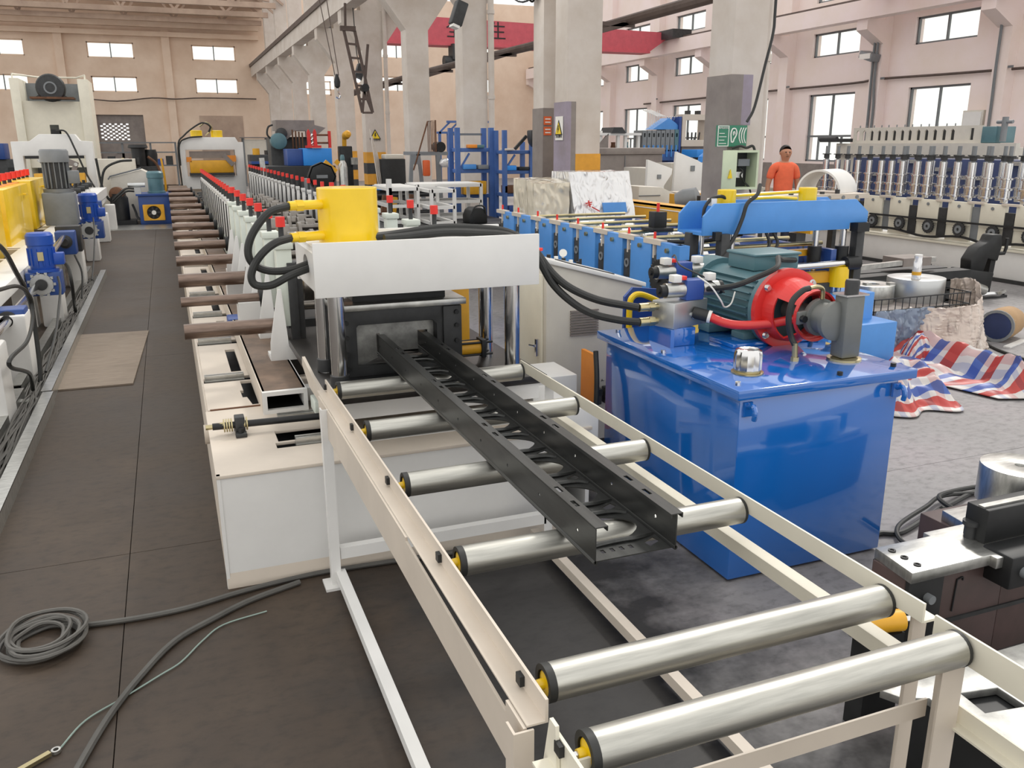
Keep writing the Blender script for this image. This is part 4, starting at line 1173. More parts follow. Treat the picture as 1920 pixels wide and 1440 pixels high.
gr = thing('guard_rail', 'yellow bent tube rail behind the blue oil tank', 'rail', (2.35, 4.1, .5))
part('tube', G().tube([(2.307, 4.1, .02), (2.307, 4.1, .7), (2.305, 4.1, .93), (2.325, 4.1, .985), (2.37, 4.1, .995), (2.44, 4.1, .97), (2.52, 4.1, .93)], .017, 10, 6), 'yellow', gr)
part('backing_plate', G().prism([(2.29, .5), (2.6, .5), (2.6, 1.0), (2.34, 1.03), (2.29, .98)], 'y', 4.13, 4.15), 'solb', gr)

# ================================================================ light blue roll former and its shear
bf = thing('roll_former', 'light blue roll forming machine with side plates and red studs', 'machine', (4.0, 6.5, 0))
XF = 3.2
part('base', G().box(XF+.02, 4.56, 5.03, 8.45, .0, .42), 'lblue', bf, .01)
yb = [5.18, 5.56, 5.99, 6.45, 6.88, 7.32, 7.81, 8.25]
for i, y in enumerate(yb):
    w = .15
    p = part('side_plate', G().box(XF, XF+.05, y-w, y+w, .42, 1.125), 'lblue', bf, .003)
    part('plate_bolt', G().cyl((XF-.02, y, 1.075), (XF, y, 1.075), .017, 8), 'brass', p)
    part('plate_bolt', G().cyl((XF-.012, y+.05, .52), (XF, y+.05, .52), .015, 8), 'chrome', p)
    part('side_plate', G().box(4.50, 4.55, y-w, y+w, .42, 1.04), 'dblue', bf, .003)
    ym = y+.215
    for z in (.92, .68):
        b = part('bearing_block', G().box(XF+.012, XF+.06, ym-.055, ym+.055, z-.11, z+.10), 'dgrey', bf, .003)
        part('bearing_ring', G().hollow((XF+.012, ym, z), (XF+.004, ym, z), .034, .018, 16), 'greym', b)
    c = part('adjuster_bridge', G().box(XF-.005, XF+.05, ym-.12, ym+.12, 1.10, 1.135).cyl((XF+.02, ym, 1.0), (XF+.02, ym, 1.14), .014, 8), 'beigew', bf)
    part('adjuster_stud', G().cyl((XF+.02, ym, 1.13), (XF+.02, ym, 1.185), .010, 8), 'rcap', c)
    part('tie_rod', G().cyl((XF+.05, y+.02, 1.07), (4.55, y+.02, 1.07), .016, 10), 'brass', bf)
    r = part('forming_shaft', G().cyl((XF+.06, ym, .92), (4.5, ym, .92), .03, 12), 'steel', bf)
    for q in range(4):
        x = 3.5+.3*q
        part('forming_roll', G().lathe((x, ym, .92), (1, 0, 0), [(.05, 0), (.075, .01), (.075, .10), (.05, .11)], 16), 'chrome', r)
part('side_plate', G().box(XF-.02, XF+.06, 5.0, 5.1, 1.03, 1.125), 'lblue', bf)
def gear(c, r, w, nt):
    g = G()
    pts = []
    for i in range(nt*2):
        a = 2*pi*i/(nt*2)
        rr = r if i % 2 else r*.9
        pts.append((c[1]+rr*cos(a), c[2]+rr*sin(a)))
    return g.prism(pts, 'x', c[0]-w, c[0])
for (y, z, r) in ((5.14, .90, .125), (5.14, .73, .10)):
    g_ = part('gear', gear((XF-.05, y, z), r, .045, 26), 'black', bf)
    part('gear_hub', G().cyl((XF-.11, y, z), (XF-.05, y, z), .035, 14), 'dgrey', g_)
    part('gear_bolt', G().cyl((XF-.10, y+.06, z+.03), (XF-.095, y+.06, z+.03), .012, 8), 'signw', g_)
part('sensor_post', G().box(3.78, 3.9, 6.35, 6.45, 1.10, 1.24).box(3.74, 3.94, 6.3, 6.5, 1.08, 1.11), 'black', bf, .004)
part('sensor_stud', G().cyl((3.84, 6.4, 1.24), (3.84, 6.4, 1.31), .014, 8), 'rcap', bf)
part('feed_hose', G().tube([(3.28, 5.9, 1.12), (3.33, 5.6, 1.10), (3.6, 5.4, 1.10), (3.9, 5.3, 1.15)], .015, 6, 5), 'rubber', bf)

sh = thing('shear_press', 'blue shear gantry with chamfered crosshead over the blue roll former', 'press', (4.0, 5.1, 0))
cpoly = [(3.345, 1.19), (4.60, 1.19), (4.60, 1.235), (4.76, 1.235), (4.76, 1.31), (4.64, 1.402), (3.43, 1.402), (3.345, 1.32)]
part('crosshead_plate', G().prism(cpoly, 'y', 4.98, 5.0), 'lblue', sh, .002)
part('crosshead_plate', G().prism(cpoly, 'y', 5.28, 5.30), 'lblue', sh, .002)
part('crosshead_floor', G().box(3.345, 4.6, 5.0, 5.28, 1.19, 1.21), 'lblue', sh)
part('crosshead_deck', G().box(3.6, 4.6, 5.0, 5.28, 1.36, 1.38), 'lblue', sh)
part('rib', G().box(3.55, 3.57, 5.0, 5.28, 1.21, 1.39), 'lblue', sh)
part('rib', G().box(4.5, 4.52, 5.0, 5.28, 1.21, 1.39), 'lblue', sh)
for x in (3.63, 4.33):
    cy = part('cylinder', G().lathe((x, 5.14, 1.38), (0, 0, 1), [(.065, 0), (.065, .10), (.06, .105)], 22), 'yellow', sh, label='short yellow cylinder')
part('oil_pipe', G().cyl((3.69, 5.14, 1.44), (4.27, 5.16, 1.455), .012, 8), 'yellow', sh)
part('oil_pipe', G().tube([(3.8, 5.1, 1.42), (4.0, 5.08, 1.425), (4.2, 5.1, 1.41)], .012, 8, 4), 'yellow', sh)
part('lifting_eye', G().box(3.47, 3.51, 5.08, 5.14, 1.38, 1.43), 'signw', sh)
for (x, y, z0) in ((3.36, 5.14, .75), (3.50, 4.965, .5), (4.72, 5.02, .0)):
    part('upright', G().box(x-.035, x+.035, y-.035, y+.035, z0, 1.20), 'dgrey', sh, .004)
part('clamp', G().box(3.42, 3.47, 4.94, 4.98, 1.16, 1.215), 'black', sh)
part('clamp', G().box(4.64, 4.75, 4.94, 5.02, 1.17, 1.235), 'black', sh)
for x, y in ((3.41, 5.1), (3.68, 5.12), (4.42, 5.12), (4.62, 5.06)):
    gp = part('guide_post', G().cyl((x, y, .70), (x, y, 1.20), .024, 16), 'chrome', sh)
    if x > 3.5: part('bush', G().cyl((x, y, .93), (x, y, 1.06), .05, 16), 'black', gp)
part('blade_bar', G().box(3.7, 4.5, 5.16, 5.22, .985, 1.03), 'oyellow', sh)
part('blade_bar', G().box(3.6, 4.5, 5.02, 5.08, .80, .88), 'oyellow', sh)
part('guide_shaft', G().cyl((3.55, 4.97, .93), (4.70, 4.97, .945), .026, 14), 'chrome', sh)
part('shaft_bracket', G().cyl((4.58, 4.97, .94), (4.70, 4.97, .94), .05, 14), 'black', sh)
part('foot_cup', G().lathe((4.56, 5.0, .77), (0, 0, 1), [(.075, 0), (.075, .03), (.07, .15)], 20), 'yellow', sh)
part('yellow_bracket', G().prism([(3.30, .72), (3.45, .72), (3.52, .98), (3.40, .93), (3.30, .93)], 'y', 4.98, 5.06), 'yellow', sh, .004)
part('sensor_block', G().box(3.29, 3.36, 4.96, 5.02, .94, 1.06), 'lblue', sh)
part('table', G().box(3.34, 4.85, 4.92, 5.5, .0, .72), 'lblue', sh, .006)
part('table_step', G().box(4.3, 4.93, 4.75, 5.0, .0, .52), 'lblue', sh, .006)
part('lower_die', G().box(3.6, 4.5, 5.0, 5.3, .72, .80), 'dgrey', sh)
part('crosshead_hose', G().tube([(3.80, 5.0, 1.52), (3.744, 4.95, 1.457), (3.66, 4.94, 1.40), (3.627, 4.94, 1.299), (3.571, 4.94, 1.175), (3.473, 4.94, 1.052), (3.348, 4.94, .986)], .014, 8, 5), 'rubber', sh)
part('crosshead_hose', G().tube([(3.42, 5.1, 1.30), (3.43, 5.1, 1.37), (3.484, 5.1, 1.43), (3.57, 5.1, 1.44), (3.616, 5.1, 1.40)], .012, 8, 5), 'rubber', sh)
part('twin_hose', G().tube([(3.88, 5.0, 1.19), (3.90, 4.98, 1.12), (3.87, 4.97, 1.06), (3.88, 5.0, 1.0)], .011, 8, 5), 'rubber', sh)
part('twin_hose', G().tube([(3.94, 5.0, 1.19), (3.97, 4.98, 1.12), (3.94, 4.97, 1.06), (3.95, 5.0, 1.0)], .011, 8, 5), 'rubber', sh)
# ================================================================ the line at the left edge
lb_ = thing('roll_former', 'long white machine bed at the left edge with red-capped stands and yellow guards', 'machine', (-1.8, 12, 0))
part('bed_beam', G().box(-1.62, -1.33, 6.2, 22.1, .56, .68), 'white', lb_, .006)
part('bed_beam', G().box(-3.3, -3.0, 6.2, 22.1, .56, .68), 'white', lb_, .006)
for k in range(16):
    y = 6.3+1.0*k
    part('cross_member', G().box(-3.0, -1.62, y, y+.12, .58, .64), 'beigew', lb_)
for k in range(6):
    part('cover_sheet', G().box(-2.95, -1.66, 6.6+2.4*k, 7.6+2.4*k, .645, .65), 'oyellow' if k < 2 else 'cream', lb_)
for y in (6.35, 7.55, 9.9, 12.6, 15.4, 18.4, 21):
    part('pedestal', G().box(-1.32, -1.12, y-.16, y+.16, 0, .54), 'white', lb_, .02)
    part('pedestal', G().box(-1.58, -1.38, y-.1, y+.1, 0, .56), 'white', lb_)
for (y0, y1, z0, z1, x) in ((8.2, 11.3, .58, 1.36, -1.78), (11.55, 13.5, .60, 1.30, -1.77), (13.75, 15.35, .66, 1.32, -1.76)):
    gq = part('guard_box', G().box(x-.5, x, y0, y1, z0, z1), 'yellow', lb_, .01, label='yellow sheet metal guard')
    part('guard_handle', G().tube([(x, y1-.5, z1-.12), (x+.03, y1-.5, z1-.12), (x+.03, y1-.4, z1-.12), (x, y1-.4, z1-.12)], .012, 6), 'yellow', gq)
ls = None
for k in range(9):
    y = 12.0+.42*k
    st = part('stand', G().box(-2.12, -1.88, y-.13, y+.13, .68, 1.29), 'white', lb_, .01)
    part('stand_window', G().box(-1.885, -1.872, y-.04, y+.04, 1.17, 1.25), 'black', st)
    part('adjusting_bolt', G().cyl((-2.0, y, 1.29), (-2.0, y, 1.36), .025, 8), 'dgrey', st)
    part('red_cap', G().cyl((-2.0, y, 1.35), (-2.0, y, 1.44), .04, 10), 'rcap', st, label='red plastic bolt cap')
part('top_bar', G().box(-2.02, -1.9, 11.9, 15.6, 1.28, 1.305), 'orange', lb_)
for k in range(5):
    y = 16.5+.9*k
    ck = part('chuck_stand', G().box(-1.75, -1.5, y-.1, y+.1, .68, .95), 'white', lb_)
    part('spindle_knob', G().cyl((-1.6, y, .95), (-1.6, y, 1.10), .03, 8).cyl((-1.72, y, 1.0), (-1.45, y, 1.0), .05, 8), 'black', ck)
part('far_side_panel', G().box(-1.6, -1.3, 18.5, 22.1, .68, .86), 'white', lb_)

def worm_motor(x, y, z, s, lab):
    """upright motor on a worm gearbox; z = bottom of gearbox"""
    m_ = thing('geared_motor', lab, 'motor', (x, y, z), 'blue geared motors along the left line')
    gz = z+.22*s
    gbx = part('gearbox', G().box(x-.15*s, x+.15*s, y-.11*s, y+.11*s, z, gz), 'dblue', m_, .012)
    part('output_flange', G().hollow((x-.02*s, y-.11*s, z+.11*s), (x-.02*s, y-.13*s, z+.11*s), .10*s, .05*s, 20), 'alu', gbx)
    for i in range(11):
        a = 2*pi*i/11
        part('flange_tooth', G().box(x-.02*s+.108*s*cos(a)-.012, x-.02*s+.108*s*cos(a)+.012, y-.13*s, y-.11*s, z+.11*s+.108*s*sin(a)-.012, z+.11*s+.108*s*sin(a)+.012), 'alu', gbx)
    part('shaft_seal', G().cyl((x-.02*s, y-.11*s, z+.11*s), (x-.02*s, y-.16*s, z+.11*s), .052*s, 16), 'dgrey', gbx)
    part('motor_flange', G().cyl((x, y, gz), (x, y, gz+.025*s), .135*s, 24), 'motorblue', m_)
    bo = part('motor_body', G().lathe((x, y, gz+.025*s), (0, 0, 1), [(.105*s, 0), (.11*s, .03*s), (.11*s, .22*s), (.118*s, .225*s), (.118*s, .31*s), (.10*s, .335*s), (.03*s, .34*s)], 26), 'motorblue', m_)
    for i in range(14):
        a = 2*pi*i/14
        part('cooling_fin', G().box(x+.108*s*cos(a)-.004, x+.108*s*cos(a)+.004, y+.108*s*sin(a)-.012, y+.108*s*sin(a)+.012, gz+.06*s, gz+.22*s, rz=a+pi/2), 'motorblue', bo)
    part('nameplate', G().box(x-.02*s, x+.03*s, y-.122*s, y-.108*s, gz+.11*s, gz+.19*s), 'brass', bo)
    part('terminal_box', G().box(x+.10*s, x+.19*s, y-.06*s, y+.06*s, gz+.06*s, gz+.17*s), 'motorblue', m_, .01)
    return m_
worm_motor(-1.17, 9.15, .43, 1.0, 'nearest blue upright motor on square gearbox with toothed ring')
worm_motor(-1.14, 14.6, .43, 1.15, 'second blue upright motor, further along the left line')
gx = thing('worm_gearbox', 'blue ribbed worm gearbox at the left edge on white pedestal', 'gearbox', (-1.22, 7.55, .5))
part('housing', G().box(-1.36, -1.13, 7.45, 7.66, .30+.05, .58), 'dblue', gx, .015)
for q in range(5):
    part('cooling_fin', G().box(-1.32+.035*q, -1.31+.035*q, 7.43, 7.45, .36, .48), 'dblue', gx)
part('bearing_cap', G().lathe((-1.25, 7.45, .50), (0, -1, 0), [(.07, 0), (.07, .015), (.045, .02), (.045, .06)], 18), 'dgrey', gx)
gx2 = thing('worm_gearbox', 'small blue gearbox with dark cover between the two blue motors', 'gearbox', (-1.22, 11.9, .5))
part('housing', G().box(-1.34, -1.12, 11.8, 12.05, .50, .78), 'dblue', gx2, .015)
part('cover', G().box(-1.36, -1.08, 12.1, 12.35, .50, .82), 'dgrey', gx2, .01)
part('bearing_cap', G().lathe((-1.23, 11.8, .66), (0, -1, 0), [(.08, 0), (.08, .02), (.045, .03), (.045, .09)], 16), 'dgrey', gx2)
gx3 = thing('worm_gearbox', 'farthest blue gearbox on the left line, by the white gantry leg', 'gearbox', (-1.25, 17.5, .5))
part('housing', G().box(-1.40, -1.15, 17.35, 17.65, .54, .82), 'dblue', gx3, .015)
part('output_flange', G().hollow((-1.27, 17.35, .68), (-1.27, 17.32, .68), .11, .05, 18), 'alu', gx3)
for i, (y0, y1, z, lab) in enumerate(((5.5, 7.4, .50, 'polished line shaft nearest to the left frame edge'), (7.66, 9.0, .52, 'polished line shaft entering the nearest blue motor gearbox'), (9.3, 11.75, .62, 'polished line shaft behind the nearest blue motor'))):
    solo('line_shaft', G().cyl((-1.24, y0, z), (-1.24, y1, z+(.1 if i == 2 else 0)), .03, 14), 'chrome', lab, 'shaft')
bm_ = thing('spindle_motor', 'tall dark grey upright motor between yellow guards and gantry', 'motor', (-1.48, 14.2, .7))
part('gearbox', G().box(-1.68, -1.26, 14.0, 14.4, .68, 1.14), 'greym', bm_, .02)
part('motor_flange', G().cyl((-1.47, 14.2, 1.14), (-1.47, 14.2, 1.19), .20, 24), 'greym', bm_)
part('motor_body', G().cyl((-1.47, 14.2, 1.19), (-1.47, 14.2, 1.58), .155, 26), 'dgrey', bm_)
part('fan_cowl', G().lathe((-1.47, 14.2, 1.56), (0, 0, 1), [(.19, 0), (.19, .15), (.17, .18)], 26), 'greym', bm_)
part('terminal_box', G().box(-1.32, -1.18, 14.1, 14.3, 1.26, 1.44), 'greym', bm_, .01)
for q in range(16):
    a = 2*pi*q/16
    part('cooling_fin', G().box(-1.47+.163*cos(a)-.006, -1.47+.163*cos(a)+.006, 14.2+.163*sin(a)-.014, 14.2+.163*sin(a)+.014, 1.20, 1.57, rz=a+pi/2), 'greym', bm_)

# gantry of the left line and the tower press behind it
gl = thing('gantry_press', 'white gantry with raised top plate in front of the cream press tower', 'press', (-2.3, 22.5, 0))
part('frame', G().holed([(-3.14, 0), (-1.50, 0), (-1.50, 1.87), (-1.75, 1.89), (-1.84, 2.03), (-2.56, 2.03), (-2.76, 1.88), (-3.14, 1.87)], [rect(-2.93, -1.68, .72, 1.56)], 'y', 22.4, 22.8), 'white', gl, .01)
part('toggle_link', G().bar((-2.15, 22.3, 1.5), (-1.86, 22.3, 1.36), .11).bar((-1.87, 22.3, 1.42), (-1.98, 22.3, 1.12), .10).bar((-2.2, 22.3, 1.40), (-1.9, 22.3, 1.38), .09), 'cgrey', gl)
part('toggle_link', G().bar((-2.62, 22.3, 1.5), (-2.45, 22.3, 1.36), .11).bar((-2.45, 22.3, 1.4), (-2.55, 22.3, 1.12), .10), 'cgrey', gl)
for (x, z) in ((-2.1, 1.45), (-1.88, 1.37), (-1.97, 1.14), (-2.6, 1.46), (-2.54, 1.14)):
    part('pivot_pin', G().cyl((x, 22.22, z), (x, 22.3, z), .04, 10), 'steel', gl)
dm = part('die_block', G().box(-2.75, -1.72, 22.2, 22.5, .78, 1.18), 'oyellow', gl, .01)
part('diamond_mark', G().tube([(-2.1, 22.19, 1.1), (-2.05, 22.19, 1.13), (-2.0, 22.19, 1.1), (-2.05, 22.19, 1.07), (-2.1, 22.19, 1.1)], .008, 5), 'black', dm)
part('top_guard', G().box(-2.9, -1.7, 22.36, 22.4, 1.50, 1.56), 'black', gl)
part('hose', G().tube([(-2.2, 22.35, 2.1), (-2.0, 22.3, 2.08), (-1.85, 22.2, 1.7), (-1.7, 22.2, 1.2), (-1.55, 22.2, .85)], .02, 6, 5), 'rubber', gl)
pt = thing('press_tower', 'tall cream press tower with grey flywheel motor on top', 'press', (-2.7, 27.5, 0))
part('side_frame', G().box(-3.60, -3.38, 27.0, 28.6, 0, 3.50), 'cream', pt, .01)
part('side_frame', G().box(-1.98, -1.72, 27.0, 28.6, 0, 3.50), 'cream', pt, .01)
part('front_panel', G().holed(rect(-3.38, -1.98, 1.2, 2.93), [rect(-2.80, -2.58, 2.0, 2.32)], 'y', 27.1, 27.16), 'cream', pt)
part('back_panel', G().box(-3.38, -1.98, 28.3, 28.4, 1.0, 3.45), 'greym', pt)
part('bolster', G().box(-3.38, -1.98, 27.1, 28.4, 0, .95), 'cream', pt)
part('slot_box', G().box(-2.78, -2.54, 27.1, 27.3, 1.98, 2.2), 'black', pt)
part('motor_shelf', G().box(-3.15, -2.1, 26.8, 27.4, 2.98, 3.03), 'rust', pt)
fw_ = part('flywheel', G().lathe((-2.65, 27.0, 3.27), (0, 1, 0), [(.1, 0), (.33, .02), (.36, .06), (.36, .3), (.3, .34)], 28), 'dgrey', pt, label='round grey flywheel cover')
part('hub', G().hollow((-2.65, 27.02, 3.27), (-2.65, 26.99, 3.27), .16, .12, 18), 'greym', fw_)
part('belt_guard', G().prism([(-3.05, 3.03), (-2.25, 3.03), (-2.4, 3.14), (-2.9, 3.14)], 'y', 27.1, 27.4), 'dgrey', pt)
part('railing', G().tube([(-3.55, 27.3, 3.5), (-3.55, 27.3, 3.62), (-3.1, 28.4, 3.62), (-2.1, 28.4, 3.62), (-1.8, 27.3, 3.62), (-1.8, 27.3, 3.5)], .025, 6), 'cream', pt)

# floor cable tray of two channels with its cables
ct = thing('cable_channel', 'low steel cable trough on the floor beside the left line', 'channel', (-1.07, 9, 0))
def chan(x, ya, yb_):
    return G().box(x-.035, x+.035, ya, yb_, .085, .092).box(x-.035, x-.03, ya, yb_, 0, .09).box(x+.03, x+.035, ya, yb_, 0, .09)
part('channel', chan(-.965, 6.75, 13.4), 'steel', ct); part('channel', chan(-1.19, 7.0, 13.9), 'steel', ct)
part('channel', chan(-.95, 3.6, 6.72), 'steel', ct); part('channel', chan(-1.16, 3.6, 6.9), 'steel', ct)
part('cross_strap', G().box(-1.2, -.94, 6.66, 6.74, 0, .05), 'steel', ct)
random.seed(3)
cg = G()
for k in range(34):
    x = -1.13+random.random()*.12
    pts = []
    for j in range(14):
        pts.append((min(-1.0, max(-1.135, x+random.uniform(-.05, .05))), 3.7+j*.73+random.uniform(-.1, .1), .015+random.random()*.05))
    cg.tube(pts, .006, 4, 2)
o = part('loose_cables', cg, 'cableg', ct); o['kind'] = 'stuff'
for pts, r, lab in (([(-1.05, 5.6, 1.3), (-1.05, 6.411, 1.167), (-1.05, 6.851, .942), (-1.05, 7.238, .689), (-1.05, 7.29, .475), (-1.05, 7.226, .155), (-1.06, 7.2, .05)], .017, 'thick black cable crossing the lower left machine edge'),
                    ([(-1.05, 6.0, .939), (-1.05, 6.865, .838), (-1.04, 7.238, .689), (-1.04, 7.159, .541), (-1.03, 6.725, .47), (-1.03, 6.066, .505), (-1.04, 6.05, .443), (-1.05, 6.732, .235), (-1.07, 6.9, .07)], .014, 'black cable looping out in front of the blue worm gearbox'),
                    ([(-1.03, 8.9, .62), (-1.0, 8.684, .545), (-1.0, 8.346, .40), (-1.0, 7.936, .27), (-1.04, 7.4, .08)], .011, 'thin black cable hanging from nearest blue motor gearbox'),
                    ([(-1.08, 9.75, .70), (-1.02, 9.72, .6), (-1.0, 9.64, .45), (-1.02, 9.8, .25), (-1.06, 10.2, .07)], .018, 'short black conduit in front of the white pedestal'),
                    ([(-1.08, 14.35, .75), (-1.05, 13.9, .593), (-1.05, 13.3, .32), (-1.06, 12.58, .07)], .011, 'black cable hanging below the second blue motor'),
                    ([(-1.1, 11.3, .55), (-1.04, 11.2, .35), (-1.06, 11.0, .08)], .011, 'black cable dropping from the small blue gearbox into the floor trough')):
    solo('drop_cable', G().tube(pts, r, 7, 6), 'rubber', lab, 'cable')

# grey-green hydraulic station in the middle distance
hs = thing('oil_cooler_unit', 'dark blue hydraulic tank with square yellow cooling fan', 'power unit', (-.33, 22.2, 0))
part('tank', G().box(-.66, .03, 21.9, 22.7, 0, .66), 'dblue', hs, .01)
part('lid', G().box(-.70, .07, 21.85, 22.75, .66, .70), 'dblue', hs)
ff = part('fan_frame', G().holed(rect(-.58, -.12, .10, .46), [ell(-.35, .28, .15, .15, 24)], 'y', 21.80, 21.9), 'oyellow', hs, .01)
part('fan_disc', G().cyl((-.35, 21.86, .28), (-.35, 21.89, .28), .15, 24), 'black', ff)
part('fan_hub', G().cyl((-.35, 21.79, .28), (-.35, 21.86, .28), .05, 14), 'signw', ff)
for k in range(7):
    a = 2*pi*k/7
    part('fan_blade', G().box(-.35+.09*cos(a)-.05, -.35+.09*cos(a)+.05, 21.83, 21.845, .28+.09*sin(a)-.02, .28+.09*sin(a)+.02, ry=-a), 'dgrey', ff)
part('motor', G().lathe((-.25, 22.25, .70), (0, 0, 1), [(.2, 0), (.2, .04), (.17, .05), (.17, .34), (.185, .35), (.185, .46), (.15, .5)], 24), 'tealm', hs, label='grey-green upright motor')
part('valve', G().box(-.72, -.58, 21.95, 22.15, .70, .85).cyl((-.85, 22.05, .9), (-.48, 22.05, .9), .05, 10), 'alu', hs)
for dz_ in (.76, .82):
    part('hose', G().tube([(-.72, 22.0, dz_), (-.9, 21.95, dz_), (-1.1, 21.9, dz_-.15), (-1.2, 21.9, dz_-.25)], .025, 6, 5), 'rubber', hs)
gk = thing('grey_control_cabinet', 'pale grey-green cabinet with sloping top left of the yellow fan', 'cabinet', (-.9, 24, 0))
part('body', G().prism([(-1.25, 0), (-.35, 0), (-.35, 1.12), (-.55, 1.22), (-1.25, 1.05)], 'y', 23.0, 24.0), 'console', gk, .01)
part('rear_body', G().box(-1.75, -.7, 24.1, 25.0, 0, 1.45), 'console', gk, .01)
part('edge_bar', G().tube([(-1.3, 22.98, 1.0), (-1.25, 22.98, 1.07), (-.55, 22.98, 1.25)], .02, 6), 'frame', gk)
pw = thing('pedestal_fan_motor', 'dark upright electric motor among black hoses', 'motor', (-1.05, 22.3, 0))
part('motor_body', G().lathe((-1.08, 22.3, .1), (0, 0, 1), [(.2, 0), (.2, .5), (.16, .56), (.16, .6)], 18), 'black', pw)
part('motor_head', G().lathe((-1.1, 22.3, .68), (-.3, -1, .2), [(.15, -.1), (.18, 0), (.16, .1), (.05, .12)], 18), 'rust', pw)
part('base', G().box(-1.4, -.75, 22.0, 22.6, 0, .1), 'black', pw)
part('hose', G().tube([(-1.45, 22.2, 1.5), (-1.4, 22.2, .9), (-1.3, 22.2, .6), (-1.15, 22.25, .5)], .03, 6, 5), 'rubber', pw)
part('hose', G().tube([(-.8, 22.2, .45), (-.75, 22.1, .3), (-.7, 22.0, .15), (-.5, 21.95, .08)], .03, 6, 5), 'rubber', pw)
part('hose', G().tube([(-1.42, 22.2, .85), (-1.3, 22.2, 1.25), (-1.0, 22.2, 1.42), (-.7, 22.2, 1.45)], .03, 6, 5), 'rubber', pw)
vp = thing('valve_stack', 'cluster of valves and dark motors above the grey cabinet', 'machine', (-.3, 25, 0))
part('frame', G().box(-.6, .35, 24.9, 25.6, 0, 1.25), 'dgrey', vp)
part('motor', G().lathe((-.12, 25.2, 1.25), (0, 0, 1), [(.17, 0), (.17, .45), (.25, .47), (.22, .55)], 16), 'black', vp)
part('motor', G().lathe((.16, 25.4, 1.25), (0, 0, 1), [(.16, 0), (.18, .3), (.15, .42)], 16), 'black', vp)
for q in range(6):
    part('valve', G().box(-.62+.09*q, -.56+.09*q, 24.8, 24.95, 1.2+.05*(q % 3), 1.42+.05*(q % 2)), ('rust', 'brass', 'dgrey')[q % 3], vp)
part('pipe', G().tube([(.32, 25, .2), (.38, 24.9, .9), (.3, 24.9, 1.3), (.1, 24.9, 1.5)], .035, 6, 5), 'rust', vp)
part('pipe', G().tube([(.42, 25, .1), (.46, 24.9, .8), (.42, 24.9, 1.45)], .03, 6, 5), 'oyellow', vp)
for o_ in [vp]: o_.location.x -= .5
solo('steel_plate', G().box(-1.7, .1, 20.6, 21.85, 0, .012), 'steel', 'thin steel plate lying on the floor in front of the fan unit', 'plate')
solo('plywood_sheet', G().prism([(-.95, 7.06), (-.405, 7.05), (-.32, 9.12), (-.93, 9.16)], 'z', .001, .013), 'ply', 'worn brown sheet of plywood lying in the aisle', 'board')
# old storage shelves and dark machines along the far wall
ws = thing('storage_rack', 'grey pipe rack with dark stock before the openwork brick panel', 'rack', (-1.5, 41, 0))
for x in (-2.7, -1.6, -.5, .5):
    part('post', G().box(x-.04, x+.04, 40.9, 41.0, 0, 1.9), 'frame', ws)
for z in (.9, 1.45, 1.85):
    part('shelf_bar', G().box(-2.7, .5, 40.85, 41.3, z, z+.05), 'frame', ws)
for k in range(8):
    part('stock', G().box(-2.6+.38*k, -2.32+.38*k, 40.9, 41.4, .95, 1.2+.12*(k % 3)), ('dblue', 'dgrey', 'cgrey')[k % 3], ws)
dk = thing('dark_machine', 'dark blue-grey machine at the far left behind the press tower', 'machine', (-4.6, 33, 0))
part('body', G().box(-5.4, -4.0, 32.5, 33.5, 0, 1.35), 'dgrey', dk, .02)
part('hood', G().box(-5.3, -4.75, 32.4, 33.4, 1.35, 1.85), 'dblue', dk, .02)
part('table', G().box(-4.7, -3.9, 32.2, 33.2, 1.0, 1.1), 'black', dk)
# coil of hose and cables on the floor in the lower left corner
random.seed(11)
cg = G()
for k in range(9):
    r = .085+.016*(k % 5)
    cx, cy = -.605+random.uniform(-.012, .012), 3.27+random.uniform(-.02, .02)
    pts = [(cx+(r+.008*sin(3*a+k))*cos(a)*1.0, cy+(r+.006*sin(2*a+k))*sin(a)*1.15, .012+.010*(k//2)+.004*sin(2*a+k)) for a in [2*pi*i/28 for i in range(29)]]
    cg.tube(pts, .008, 6)
solo('hose_coil', cg, 'cableg', 'coil of dull dark hose on the floor at the lower left edge', 'coil')
solo('floor_cable', G().tube([(-.506, 3.338, .012), (-.297, 3.316, .012), (-.1, 3.324, .012), (.109, 3.377, .012), (.312, 3.41, .012), (.548, 3.42, .012), (1.2, 3.38, .012)], .011, 7, 6), 'cableg', 'dark cable running from the hose coil along the white base', 'cable')
solo('floor_cable', G().tube([(-.46, 2.35, .012), (-.358, 2.682, .012), (-.251, 2.92, .012), (-.143, 3.094, .012), (-.005, 3.2, .012), (.144, 3.293, .012), (.351, 3.37, .012)], .012, 7, 6), 'cableg', 'dark cable slanting down to the bottom edge of the aisle', 'cable')
solo('floor_wire', G().tube([(-.488, 2.59, .006), (-.423, 2.714, .006), (-.316, 2.796, .006), (-.199, 2.889, .006), (-.128, 2.947, .006), (-.05, 3.064, .006), (.031, 3.151, .006), (.196, 3.191, .006)], .003, 5, 6), 'wire', 'thin pale green wire curving beside the dark cable', 'wire')
el = thing('cable_lug', 'small metal lug with ring end in the lower left corner', 'lug', (-.5, 2.56, 0))
part('bar', G().bar((-.62, 2.50, .012), (-.51, 2.575, .012), .018, .012), 'brass', el)
part('ring', G().hollow((-.495, 2.585, .004), (-.495, 2.585, .014), .014, .008, 14), 'steel', el)
M['plum'] = mat('dark_plum_steel', '5d4a48', .5, .1, var=.25, scale=6, hex2='4b3f3c')
